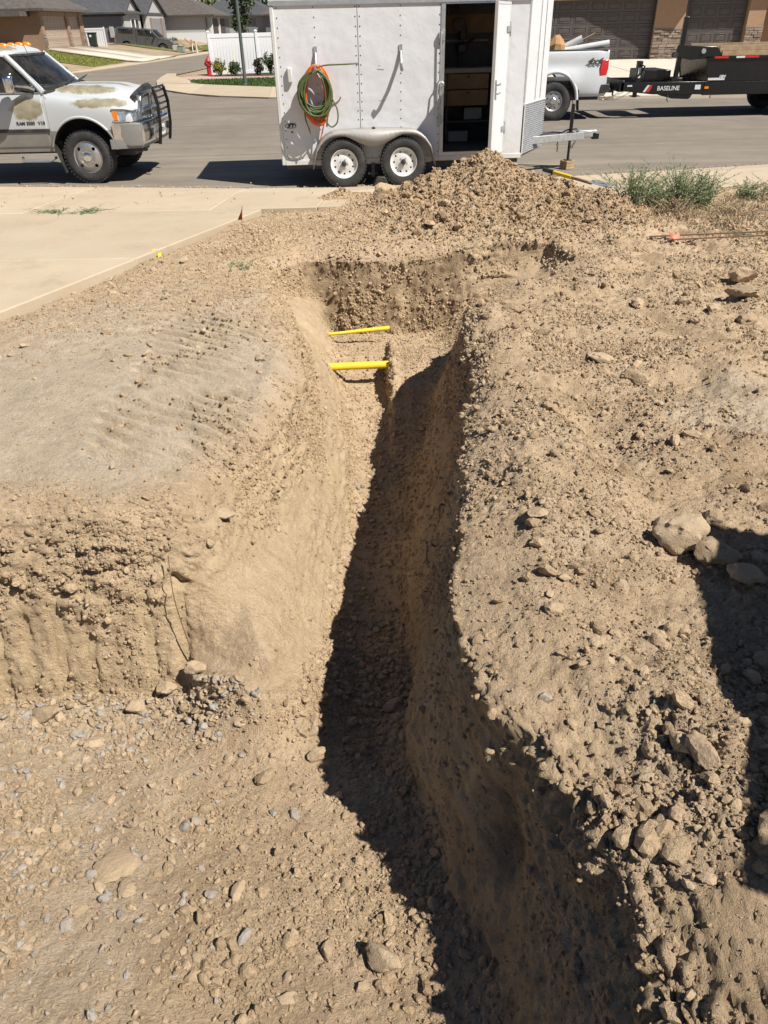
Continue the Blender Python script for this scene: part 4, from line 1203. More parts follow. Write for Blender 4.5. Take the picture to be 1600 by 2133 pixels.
# tongue: two converging rails, coupler, jack
tg = MB()
def rail(a, b, w, h):
    a, b = Vector(a), Vector(b); d = b - a
    tg.box((a + b) / 2, (d.length, w, h), (0, 0, math.atan2(d.y, d.x)))
rail((3.55, .30, .50), (5.02, Wd / 2 - .03, .50), .06, .11); rail((3.55, Wd - .30, .50), (5.02, Wd / 2 + .03, .50), .06, .11)
tg.box((4.75, Wd / 2, .535), (.28, .16, .02)); tg.build('tongue', M_dsteel if False else M_galv, tr, bevel=.005)
cp = MB(); cp.prism([(4.92, -.06), (5.12, -.06), (5.24, -.045), (5.27, 0), (5.24, .045), (5.12, .06), (4.92, .06)], .47, .58, 'XY')
cpo = cp.build('coupler', M_galv, tr, bevel=.014); cpo.location = (0, Wd / 2, 0)
MB().span((5.17, Wd / 2 - .055, .44), (5.29, Wd / 2 + .055, .54)).build('coupler_lock', M_black, tr, bevel=.012)
jk = MB(); jk.cyl((4.78, Wd / 2 - .09, .50), (4.78, Wd / 2 - .09, .98), .03, n=14).cyl((4.78, Wd / 2 - .09, .15), (4.78, Wd / 2 - .09, .5), .022, n=12).box((4.78, Wd / 2 - .09, .14), (.12, .12, .012)).cyl((4.78, Wd / 2 - .13, .93), (4.70, Wd / 2 - .16, 1.10), .007, n=6).box((4.78, Wd / 2 - .09, .52), (.10, .10, .10))
jk.build('jack', M_black, tr, bevel=.003)
ch = MB()
def chain(pts, r=.011, link=.035):
    pts = [Vector(p) for p in pts]; acc = []
    for a, b in zip(pts[:-1], pts[1:]):
        n = max(1, int((b - a).length / link)); acc += [a.lerp(b, i / n) for i in range(n)]
    for i, p in enumerate(acc[:-1]):
        d = (acc[i + 1] - p); q = d.to_track_quat('X', 'Z')
        ring = []
        for k in range(8):
            t = 2 * math.pi * k / 8
            v = Vector((math.cos(t) * link * .72, math.sin(t) * .014, 0))
            if i % 2: v = Vector((v.x, 0, v.y))
            ring.append(p + d * .5 + q @ v)
        ch.tube(ring, .0045, 5, closed=True)
chain([(4.72, Wd / 2 - .10, .60), (4.74, Wd / 2 - .14, .45), (4.80, Wd / 2 - .15, .33), (4.86, Wd / 2 - .13, .42), (4.88, Wd / 2 - .08, .5)])
ch.build('safety_chain', M_dsteel, tr)
ch = MB(); chain([(4.55, Wd / 2 - .17, .44), (4.56, Wd / 2 - .17, .25)])
ch.build('safety_chain', M_dsteel, tr)
MB().tube([(4.2, .6, .56), (4.4, .62, .60), (4.6, .72, .575), (4.72, .84, .60), (4.9, .9, .60)], .012, 8).build('wiring_lead', M_black, tr)

# things hung on or set against the trailer ------------------------------------------------
def tr_w(x, y, z):
    return tr_m @ Vector((x, y, z))
tr_m = Matrix.Translation((-1.45, 12.62, 0)) @ Matrix.Rotation(TR_A, 4, 'Z')
def coil(name, mat, cx, zt, w, hgt, n, r, seed, label, y0=-.06, spread=.16, tails=()):
    rs = random.Random(seed); m = MB(); pts = []
    for k in range(n):
        ww = w * rs.uniform(.66, 1.08); hh = hgt * rs.uniform(.78, 1.07); dx = rs.uniform(-.02, .02); yy = y0 - spread * (k / n) - rs.uniform(0, .02)
        jit = rs.uniform(-.35, .35)
        for s in range(26):
            a = 2 * math.pi * s / 26 + math.pi / 2
            sag = 1 - .12 * math.cos(a - jit)
            pts.append(Vector((cx + dx + ww / 2 * math.cos(a) * (1 - .22 * max(0, math.sin(a)) ** 2) * sag, yy + .012 * math.sin(2 * a + k), zt - hh / 2 + hh / 2 * math.sin(a) - rs.uniform(0, .006))))
    m.tube(pts, r, 7)
    for t in tails: m.tube([Vector(p) for p in smooth_path(t)], r, 7)
    o = m.build(name, mat, None, ang=70)
    o.matrix_world = tr_m
    return tag(o, label, 'hose')
def smooth_path(p, n=8):
    p = [Vector(q) for q in p]; out = []
    for i in range(len(p) - 1):
        a, b, c, d = p[max(i - 1, 0)], p[i], p[i + 1], p[min(i + 2, len(p) - 1)]
        for k in range(n):
            t = k / n
            out.append(.5 * ((2 * b) + (-a + c) * t + (2 * a - 5 * b + 4 * c - d) * t * t + (-a + 3 * b - 3 * c + d) * t ** 3))
    out.append(p[-1]); return out
coil('orange_hose', M_orange, .60, 1.66, .40, .74, 12, .010, 3, 'orange hose coil hanging on the trailer hook behind the green one', -.04, .12,
     tails=[[(.72, -.10, 1.30), (.71, -.09, 1.05), (.66, -.06, .85), (.58, -.04, .60), (.50, -.02, .42)]])
coil('green_hose', M_green, .585, 1.60, .45, .60, 17, .011, 5, 'olive green hose coil hanging in front on the trailer hook', -.17, .12,
     tails=[[(.40, -.2, 1.15), (.40, -.2, .98), (.44, -.2, .85), (.47, -.2, .76)], [(.74, -.2, 1.2), (.73, -.2, 1.0), (.71, -.2, .86)],
            [(.80, -.22, 1.25), (.88, -.22, 1.08), (.87, -.22, .92), (.78, -.22, .86), (.70, -.22, .95), (.66, -.2, 1.1)],
            [(.62, -.25, 1.63), (.75, -.26, 1.655), (1.0, -.27, 1.66), (1.19, -.24, 1.665), (1.21, -.2, 1.655)]])
ck = MB().prism([(1.32, 0), (1.60, 0), (1.52, .15), (1.40, .15)], -.26, -.10, 'XZ').build('wheel_chock', M_bplastic, None, bevel=.012); ck.matrix_world = tr_m @ Matrix.Translation((.05, 0, .002)); tag(ck, 'black rubber wheel chock wedged between the trailer wheels', 'wheel chock')
jb = empty('jack_block', tr_m @ Vector((4.78, Wd / 2 - .09, 0)), R(30), 'stacked lumber block under the trailer jack', 'wood block')
for k in range(3):
    MB().box((0, 0, .024 + k * .0445), (.19 - .004 * k, .17, .042)).build('lumber_piece', M_wood, jb, bevel=.004)
# ================================================================== vehicle helpers
def crom(a, b, c, d, t):
    return .5 * ((2 * b) + (-a + c) * t + (2 * a - 5 * b + 4 * c - d) * t * t + (-a + 3 * b - 3 * c + d) * t ** 3)
def body_loft(mb, stations, yc, sub=5, psub=3):
    """stations: (x, [(dy, z)...]) half profiles from sill to centre line, mirrored about yc"""
    def dens(pr):
        pr = [np.array(p, float) for p in pr]; out = []
        for i in range(len(pr) - 1):
            a, b, c, d = pr[max(i - 1, 0)], pr[i], pr[i + 1], pr[min(i + 2, len(pr) - 1)]
            for k in range(psub): out.append(crom(a, b, c, d, k / psub))
        out.append(pr[-1]); return np.array(out)
    st = [(x, dens(p)) for x, p in stations]; rings = []
    for i in range(len(st) - 1):
        A, B, Cc, D = st[max(i - 1, 0)], st[i], st[i + 1], st[min(i + 2, len(st) - 1)]
        for k in range(sub):
            t = k / sub
            x = B[0] + (Cc[0] - B[0]) * t
            rings.append((x, crom(A[1], B[1], Cc[1], D[1], t)))
    rings.append(st[-1])
    R3 = []
    for x, pr in rings:
        near = [(x, yc - max(p[0], 0), p[1]) for p in pr]; far = [(x, yc + max(p[0], 0), p[1]) for p in pr[:-1][::-1]]
        R3.append(near + far)
    return mb.loft(R3)
def cutter_cyl(c, r, y0, y1, mats, n=40, flat=1.0):
    m = MB().mat(1)
    vs = []
    for y in (y0, y1):
        for i in range(n):
            a = 2 * math.pi * i / n
            vs.append((c[0] + r * math.cos(a), y, c[1] + r * flat * math.sin(a)))
    m.add(vs, [(i, (i + 1) % n, n + (i + 1) % n, n + i) for i in range(n)] + [tuple(range(n - 1, -1, -1)), tuple(range(n, 2 * n))])
    return m.build('cutter', mats)
def build_cut(mb, name, mats, parent, cutters, ang=35):
    o = mb.build(name, mats, None, ang=ang)
    cut(o, cutters)
    o.data.set_sharp_from_angle(angle=R(ang))
    o.parent = parent
    return o
def pane(name, pts, mat, parent, thick=.004):
    m = MB(); m.add(pts, [tuple(range(len(pts)))])
    o = m.build(name, mat, parent)
    s = o.modifiers.new('solid', 'SOLIDIFY'); s.thickness = thick
    return o

def patchy_paint():
    """white paint with sanded primer and bare patches, grey two-tone below the moulding"""
    m, nt, b = new_mat('patched_white_paint')
    co = coords(nt)
    sx = nt.nodes.new('ShaderNodeSeparateXYZ'); nt.links.new(co, sx.inputs[0])
    X, Y, Z = sx.outputs
    nz = noise(nt, co, 6.5, 6, .65); nz2 = noise(nt, co, 2.3, 4, .6)
    def blob(cx, cz, rx, rz, cy=None, ry=1.0):
        a = math_n(nt, 'POWER', math_n(nt, 'ABSOLUTE', math_n(nt, 'MULTIPLY_ADD', X, 1 / rx, -cx / rx)), 2.0)
        c = math_n(nt, 'POWER', math_n(nt, 'ABSOLUTE', math_n(nt, 'MULTIPLY_ADD', Z, 1 / rz, -cz / rz)), 2.0)
        s = math_n(nt, 'ADD', a, c)
        if cy is not None:
            s = math_n(nt, 'ADD', s, math_n(nt, 'POWER', math_n(nt, 'ABSOLUTE', math_n(nt, 'MULTIPLY_ADD', Y, 1 / ry, -cy / ry)), 2.0))
        return s
    def mx(*v):
        r = v[0]
        for q in v[1:]: r = math_n(nt, 'MINIMUM', r, q)
        return r
    wob = math_n(nt, 'MULTIPLY_ADD', nz, 2.2, -1.1)
    grey = mx(blob(-1.0, 1.06, .50, .26, 0, .4), blob(.30, 1.15, .70, .10, .05, .4), blob(.35, 1.03, .25, .06, 0, .2), blob(.45, 1.28, .5, .06, .3, .3), blob(.72, 1.05, .12, .06, .02, .3), blob(-.7, 1.55, .3, .2, .1, .4), blob(.25, 1.42, .8, .1, .62, .22), blob(.3, 1.42, .8, .12, 1.05, .25))
    bare = mx(blob(-.80, 1.12, .30, .17, 0, .4), blob(.40, 1.17, .60, .07, .08, .3), blob(.05, 1.36, .62, .10, .34, .22), blob(.2, 1.40, .8, .10, .80, .12), blob(.3, 1.38, .7, .10, 1.3, .12), blob(-1.2, 1.95, .25, .1, .5, .4))
    gm = ramp(nt, math_n(nt, 'ADD', grey, wob), [(1.18, (1, 1, 1)), (1.24, (0, 0, 0))])
    bm_ = ramp(nt, math_n(nt, 'ADD', bare, wob), [(.55, (1, 1, 1)), (1.25, (0, 0, 0))])
    white = ramp(nt, nz2, [(.3, (.55, .545, .515)), (.7, (.62, .615, .59))])
    c = mix(nt, gm, white, (.40, .42, .43))
    c = mix(nt, bm_, c, ramp(nt, nz, [(.3, (.17, .145, .095)), (.7, (.30, .27, .19))]))
    lowm = ramp(nt, Z, [(.0, (1, 1, 1)), (.795, (1, 1, 1)), (.80, (0, 0, 0))], 'LINEAR')
    c = mix(nt, lowm, c, (.17, .168, .16))
    dusty = math_n(nt, 'MULTIPLY', ramp(nt, noise(nt, co, 4, 6, .7), [(.4, (0, 0, 0)), (.75, (.5,) * 3)]), math_n(nt, 'MULTIPLY_ADD', Z, -1.0, 1.2, True))
    c = mix(nt, dusty, c, (.40, .32, .23))
    nt.links.new(c, b.inputs['Base Color'])
    rg = mix(nt, gm, (.33,) * 3, (.6,) * 3); nt.links.new(rg, b.inputs['Roughness'])
    b.inputs['Coat Weight'].default_value = .12
    bump(nt, b, nz, .04, .01)
    return m
M_patch = patchy_paint()
M_seat = simple('seat_cloth', (.10, .09, .08), .9, var=.2)
M_gtwo = simple('grey_bumper_paint', (.20, .20, .19), .5, var=.1, dirt=.3)
M_pwhite = simple('silver_white_paint', (.56, .575, .59), .3, .0, var=.03, scale=2, coat=.5, dirt=.10)
M_pgray = simple('pewter_paint', (.115, .114, .112), .3, .3, var=.1, scale=2, coat=.5)
M_plate = simple('licence_plate', (.62, .63, .62), .5, var=.1)

# ================================================================== old heavy-duty pickup, left
def squash(o):
    if o.location.length > 1e-6 and o.name.startswith(('plate_', 'badge', 'cab_light', 'mirror')):
        if o.location.x > .5: o.location.x = .5 + (o.location.x - .5) * .70
        return
    for v in o.data.vertices:
        if v.co.x > .5: v.co.x = .5 + (v.co.x - .5) * .70
def old_truck():
    t = empty('pickup_truck', (-4.71, 13.35, 0), 0, 'old white pickup with sanded paint patches and black grille guard', 'pickup truck')
    yc = .975
    mats = [M_patch, M_hole]
    st = [(-.50, [(.965, .50), (.985, .66), (.99, .80), (.985, 1.05), (.965, 1.22), (.91, 1.30), (.82, 1.325), (.75, 1.345), (.68, 1.37), (.46, 1.405), (0, 1.42)]),
          (.0, [(.97, .52), (.995, .66), (1.0, .80), (1.0, 1.04), (.975, 1.17), (.92, 1.235), (.82, 1.262), (.74, 1.285), (.66, 1.35), (.44, 1.40), (0, 1.415)]),
          (.45, [(.97, .56), (.99, .68), (1.0, .82), (1.0, 1.02), (.97, 1.135), (.91, 1.19), (.81, 1.212), (.72, 1.24), (.63, 1.325), (.42, 1.385), (0, 1.40)]),
          (.80, [(.95, .60), (.97, .70), (.98, .82), (.975, .97), (.94, 1.075), (.87, 1.115), (.78, 1.13), (.68, 1.17), (.59, 1.26), (.40, 1.33), (0, 1.35)]),
          (.93, [(.93, .62), (.95, .72), (.955, .82), (.945, .95), (.905, 1.04), (.84, 1.075), (.74, 1.09), (.64, 1.135), (.56, 1.22), (.38, 1.295), (0, 1.315)]),
          (1.0, [(.88, .64), (.90, .74), (.90, .82), (.885, .93), (.85, 1.0), (.78, 1.03), (.70, 1.045), (.61, 1.09), (.53, 1.18), (.36, 1.25), (0, 1.27)])]
    m = MB(); body_loft(m, st, yc, 6, 3)
    cs = [cutter_cyl((0.0, .43), .535, -.2, .42, mats, flat=1.04), cutter_cyl((0.0, .43), .535, 1.53, 2.2, mats, flat=1.04)]
    build_cut(m, 'front_body', mats, t, cs, 30)
    # arch lips
    for y, s in ((-.018, -1), (1.968, 1)):
        pts = [(.535 * math.cos(a), y + s * (.004 + .010 * math.sin(a)), .43 + .557 * math.sin(a)) for a in np.linspace(R(8), R(165), 26)]
        MB().tube(pts, .020, 8).build('arch_lip', M_patch, t, ang=60)
    # cab
    cab = [(-2.35, [(.965, .50), (.985, .66), (.99, .80), (.985, 1.05), (.965, 1.22), (.93, 1.335), (.90, 1.36), (0, 1.36)]),
           (-.505, [(.965, .50), (.985, .66), (.99, .80), (.985, 1.05), (.965, 1.22), (.925, 1.315), (.89, 1.335), (0, 1.335)])]
    m = MB(); body_loft(m, cab, yc, 3, 2); m.build('cab', M_patch, t, ang=30)
    roof = [(-2.32, [(.80, 1.815), (.78, 1.87), (.66, 1.925), (.4, 1.945), (0, 1.95)]), (-1.9, [(.80, 1.83), (.78, 1.90), (.66, 1.955), (.4, 1.975), (0, 1.98)]),
            (-1.25, [(.79, 1.825), (.77, 1.895), (.65, 1.945), (.4, 1.965), (0, 1.97)]), (-1.03, [(.775, 1.815), (.755, 1.85), (.64, 1.89), (.4, 1.905), (0, 1.91)]), (-.97, [(.76, 1.805), (.74, 1.82), (.62, 1.845), (.4, 1.86), (0, 1.865)])]
    m = MB(); body_loft(m, roof, yc, 4, 3); m.build('roof', M_patch, t, ang=40)
    for s in (-1, 1):
        y = lambda d: yc + s * d
        MB().tube([(-.50, y(.915), 1.325), (-.74, y(.855), 1.575), (-1.01, y(.775), 1.83)], [.052, .042, .045], 8).build('windscreen_pillar', M_patch, t, ang=60)
        MB().tube([(-1.78, y(.93), 1.34), (-1.80, y(.865), 1.6), (-1.83, y(.79), 1.83)], .055, 8).build('door_pillar', M_patch, t, ang=60)
        MB().tube([(-2.28, y(.93), 1.34), (-2.27, y(.865), 1.6), (-2.25, y(.79), 1.83)], .075, 8).build('rear_pillar', M_patch, t, ang=60)
        pane('side_window', [(-.60, y(.925), 1.345), (-1.76, y(.925), 1.355), (-1.80, y(.79), 1.82), (-1.06, y(.785), 1.82)], M_glassd, t)
        d = MB().span((-1.76, y(.985), .60), (-.56, y(.955), 1.25)); 
        # door skin following the side: a slightly proud plate
        dm = MB(); rows = [(.985, .575), (1.0, .66), (1.006, .80), (1.001, 1.05), (.982, 1.22), (.945, 1.325)]
        dm.loft([[(-1.77, y(a), z) for a, z in rows] + [(-1.77, y(a - .03), z) for a, z in rows[::-1]], [(-.545, y(a), z) for a, z in rows] + [(-.545, y(a - .03), z) for a, z in rows[::-1]]])
        do = dm.build('door', M_patch, t, bevel=.006, ang=30)
        MB().box((-1.62, y(1.02), 1.13), (.17, .03, .045)).build('door_handle', M_bplastic, do, bevel=.01)
        MB().span((-2.3, y(1.0), .785), (-.50, y(1.02), .835)).build('side_moulding', M_bplastic, t, bevel=.008)
        # mirror
        mm = MB(); mm.box((0, 0, 0), (.14, .24, .25)); mo = mm.build('mirror', M_chrome, t, bevel=.05, seg=4); mo.location = (-.88, y(1.19), 1.47); mo.rotation_euler = (0, 0, R(-12 * s))
        MB().tube([(-.62, y(.96), 1.36), (-.70, y(1.0), 1.40), (-.86, y(1.09), 1.43)], [.05, .045, .03], 8).build('mirror_arm', M_bplastic, t)
    # windscreen, curved
    m = MB(); g = []
    for j in range(9):
        v = j / 8
        for i in range(13):
            u = -1 + i / 6
            w = .895 + (.755 - .895) * v
            bow = (.26 - .10 * v) * (1 - abs(u) ** 2.5)
            g.append((-.50 - .49 * v + bow, yc + u * w, 1.335 + .49 * v))
    m.add(g, [(j * 13 + i, j * 13 + i + 1, (j + 1) * 13 + i + 1, (j + 1) * 13 + i) for j in range(8) for i in range(12)])
    ws = m.build('windscreen', M_glass, t)
    fr = MB(); ring = [g[i] for i in range(13)] + [g[12 + 13 * j] for j in range(1, 9)] + [g[8 * 13 + i] for i in range(11, -1, -1)] + [g[13 * j] for j in range(7, 0, -1)]
    fr.tube([(p[0] + .004, p[1], p[2]) for p in ring], .022, 6, closed=True); fr.build('windscreen_seal', M_bplastic, ws)
    MB().prism([(-.56, yc - .86), (-.47, yc - .86), (-.30, yc - .55), (-.22, yc), (-.30, yc + .55), (-.47, yc + .86), (-.56, yc + .86)], 1.30, 1.348 + .07, 'XY').build('cowl', M_bplastic, t, bevel=.01)
    for y0, y1 in ((.45, .95), (1.05, 1.6)):
        MB().tube([(-.25, y0, 1.43), (-.27, (y0 + y1) / 2, 1.455), (-.31, y1, 1.47)], .010, 6).tube([(-.27, y0 + .1, 1.45), (-.31, y1 + .12, 1.49)], .008, 6).build('wiper', M_bplastic, t)
    # interior
    MB().span((-.98, .12, 1.1), (-.55, 1.83, 1.37)).build('dashboard', M_seat, t, bevel=.05)
    for y in (.30, 1.20):
        s = MB(); s.box((-1.55, y + .22, 1.05), (.5, .5, .16)).box((-1.80, y + .22, 1.36), (.14, .5, .6), (0, R(-12), 0)).box((-1.87, y + .22, 1.70), (.10, .26, .14)); s.build('seat', M_seat, t, bevel=.04)
    sw = [(-1.06 + .03 * math.sin(a), 1.42 + .19 * math.cos(a), 1.34 + .17 * math.sin(a)) for a in np.linspace(0, 2 * math.pi, 20)[:-1]]
    MB().tube(sw, .014, 6, closed=True).build('steering_wheel', M_bplastic, t)
    # lights on the roof edge
    for y in (.32, .65, .975, 1.30, 1.62):
        m = MB(); m.lathe([(.065, -.005), (.06, .02), (.035, .045), (.001, .05)], (0, 0, 0), 'Z', 12); o = m.build('cab_light', M_amber, t); o.location = (-1.20, y, 1.945); o.scale = (1.25, .75, 1)
    # nose: headlights, grille, deflector, bumper
    for s in (-1, 1):
        y = lambda d: yc + s * d
        h = MB(); h.loft([[(.55, y(.992), .93), (.55, y(.99), 1.075), (.57, y(.9), 1.09), (.57, y(.9), .92)], [(.80, y(.985), .92), (.80, y(.975), 1.06), (.80, y(.8), 1.08), (.80, y(.8), .91)], [(.99, y(.91), .90), (.985, y(.895), 1.03), (.985, y(.7), 1.06), (.99, y(.7), .90)], [(1.035, y(.80), .90), (1.03, y(.79), 1.02), (1.03, y(.62), 1.05), (1.035, y(.62), .90)]])
        ho = h.build('headlight', M_lens, t, bevel=.008, ang=25)
        MB().loft([[(.545, y(.997), .94), (.545, y(.995), 1.06), (.56, y(.96), 1.06), (.56, y(.96), .94)], [(.66, y(.999), .93), (.66, y(.994), 1.06), (.66, y(.95), 1.06), (.66, y(.95), .93)]]).build('turn_signal', M_amber, ho)
        MB().tube([(.535, y(.995), .92), (.80, y(.99), .905), (.99, y(.915), .89), (1.04, y(.80), .885)], .014, 6).tube([(.535, y(.993), 1.08), (.80, y(.975), 1.075), (.985, y(.90), 1.045), (1.035, y(.78), 1.045)], .012, 6).build('headlight_bezel', M_chrome, ho)
    gr = MB(); ring = [(1.02, yc - .60, .90), (1.06, yc - .52, 1.17), (1.06, yc - .34, 1.255), (1.06, yc + .34, 1.255), (1.06, yc + .52, 1.17), (1.02, yc + .60, .90)]
    gr.tube(smooth_path(ring + [ring[0]], 5), .035, 8); gr.tube([(1.09, yc, .9), (1.10, yc, 1.26)], .04, 8); gr.tube([(1.08, yc - .56, 1.03), (1.11, yc, 1.05), (1.08, yc + .56, 1.03)], .035, 8)
    go = gr.build('grille', M_chrome, t, ang=60)
    gm = MB()
    for k in range(30): gm.box((1.035, yc - .55 + k * .038, 1.07), (.012, .008, .34))
    for k in range(10): gm.box((1.04, yc, .92 + k * .034), (.012, 1.1, .006))
    gm.box((1.0, yc, 1.07), (.02, 1.1, .36)); gm.build('grille_mesh', M_galv, go)['kind'] = 'stuff'
    df = MB(); rows = []
    for y in np.linspace(-.62, .62, 15):
        e = abs(y) / .62
        rows.append([(1.0 - .10 * e ** 2, yc + y, 1.285 - .10 * e ** 2.2), (1.085 - .11 * e ** 2, yc + y, 1.27 - .11 * e ** 2.2), (1.09 - .11 * e ** 2, yc + y, 1.355 - .12 * e ** 2.2), (1.05 - .11 * e ** 2, yc + y, 1.385 - .125 * e ** 2.2), (.97 - .1 * e ** 2, yc + y, 1.345 - .11 * e ** 2.2)])
    df.loft(rows); df.build('bug_deflector', M_bplastic, t, ang=50)
    bp = MB(); rows = []
    for u in np.linspace(-1, 1, 25):
        e = abs(u); y = yc + u * 1.02
        xf = 1.22 - .05 * e ** 2 - (.55 * max(0, (e - .93) / .07) ** 2 if e > .93 else 0)
        rows.append([(xf - .02, y, .885), (xf + .0, y, .85), (xf + .015, y, .74), (xf, y, .63), (xf - .04, y, .57), (xf - .12, y, .57), (xf - .12, y, .885)])
    bp.loft(rows); bp.build('bumper', M_chrome, t, ang=35)
    va = MB(); rows = []
    for u in np.linspace(-1, 1, 25):
        e = abs(u); y = yc + u * 1.025
        xf = 1.19 - .05 * e ** 2 - (.55 * max(0, (e - .9) / .1) ** 2 if e > .9 else 0)
        rows.append([(xf, y, .66), (xf + .02, y, .58), (xf - .05, y, .52), (xf - .16, y, .52), (xf - .16, y, .66)])
    va.loft(rows); va.build('valance', M_gtwo, t, ang=40)
    for s in (-1, 1):
        rows = []
        sd = MB(); sd.loft([[(.50, yc + s * .985, .60), (.50, yc + s * 1.0, .72), (.52, yc + s * 1.0, .88), (.52, yc + s * .93, .88), (.50, yc + s * .93, .60)], [(.85, yc + s * 1.01, .55), (.85, yc + s * 1.03, .72), (.85, yc + s * 1.015, .885), (.85, yc + s * .9, .885), (.85, yc + s * .9, .55)], [(1.12, yc + s * .965, .55), (1.15, yc + s * .985, .72), (1.14, yc + s * .975, .885), (1.05, yc + s * .86, .885), (1.05, yc + s * .86, .55)]])
        sd.build('bumper_end', M_gtwo, t, bevel=.012)
        MB().box((1.228, yc + s * .56, .71), (.03, .10, .11)).build('tow_opening', M_hole, t, bevel=.006)
    # grille guard
    for s in (-1, 1):
        y = yc + s * .36; gg = MB()
        gg.prism([(1.26, .50), (1.33, .50), (1.40, .75), (1.42, 1.10), (1.36, 1.32), (1.30, 1.34), (1.30, 1.28), (1.35, 1.08), (1.335, .78)], y - .018, y + .018, 'XZ')
        gg.build('guard_upright', M_black, t, bevel=.008)
    for k, z in enumerate((.90, 1.0, 1.09, 1.18, 1.27)):
        MB().tube([(1.36 - .02 * abs(k - 2), yc - .35, z), (1.375 - .02 * abs(k - 2), yc, z), (1.36 - .02 * abs(k - 2), yc + .35, z)], .015, 8).build('guard_bar', M_black, t)
    MB().tube([(1.33, yc - .36, 1.33), (1.33, yc + .36, 1.33)], .018, 8).build('guard_bar', M_black, t)
    pl = MB().box((1.30, yc - .04, .70), (.012, .30, .155)).build('licence_plate', M_plate, t, bevel=.004)
    text_mesh('plate_characters', 'TE7 4', .085, M_dsteel, pl, (1.308, yc - .04, .695), (R(90), 0, R(90)), bold=.002)
    # badges on the door
    text_mesh('badge', 'RAM 3500', .068, M_bplastic, t, (-.86, -.034, .915), (R(90), 0, 0), bold=.001)['kind'] = 'stuff'
    text_mesh('badge', 'V10', .068, M_bplastic, t, (-.605, -.034, .915), (R(90), 0, 0), bold=.001)
    MB().tube([(-.44, -.0, 1.30), (-.62, .03, 1.99)], .004, 5).build('antenna', M_bplastic, t)
    # underbody
    ub = MB(); ub.span((-3.8, .45, .42), (1.0, .55, .56)); ub.span((-3.8, 1.40, .42), (1.0, 1.50, .56)); ub.cyl((0, .1, .40), (0, 1.85, .40), .05, n=10); ub.box((0, .975, .40), (.3, .3, .28)); ub.span((-.6, .5, .36), (.7, 1.45, .5))
    ub.build('chassis', M_dsteel, t)
    for s, y0 in ((-1, .0), (1, 1.95)):
        MB().tube([(-.55, y0 + .10, .40), (-.60, y0 + s * .02, .37), (-1.05, y0 + s * .02, .37), (-1.10, y0 + .1 * -s, .40)], .022, 8).build('step_bar', M_alum, t)
        MB().box((-.47, y0 + (-s) * .10, .44), (.025, .20, .55), (0, R(-14), 0)).build('mud_flap', M_bplastic, t, bevel=.004)
    # the nose is short and blunt
    for o_ in t.children:
        if o_.type == 'MESH':
            squash(o_)
            for q_ in o_.children: squash(q_)
    w = wheel(t, (0, .14, .40), .40, .235, .235, M_brushed, 'dually', steer=R(-6), lug=8, holes=4, hub_r=.05)
    w2 = copy_tree(w, t); w2.location = (0, 1.81, .40); w2.rotation_euler = (0, 0, math.pi - R(6))
    for y in (.16, 1.79):
        w3 = copy_tree(w, t); w3.location = (-3.9, y, .40); w3.rotation_euler = (0, 0, 0 if y < 1 else math.pi)
    # bed out of view
    bd = MB(); bd.span((-5.1, -.02, .72), (-2.45, .06, 1.38)); bd.span((-5.1, 1.89, .72), (-2.45, 1.97, 1.38)); bd.span((-5.1, 0.06, .72), (-2.45, 1.89, .82)); bd.span((-5.12, 0, .72), (-5.06, 1.95, 1.38)); bd.span((-2.5, 0.06, .82), (-2.44, 1.89, 1.38))
    bo = build_cut(bd, 'bed', mats, t, [cutter_cyl((-3.9, .43), .5, -.3, .3, mats), cutter_cyl((-3.9, .43), .5, 1.6, 2.3, mats)])
    return t
old_truck()

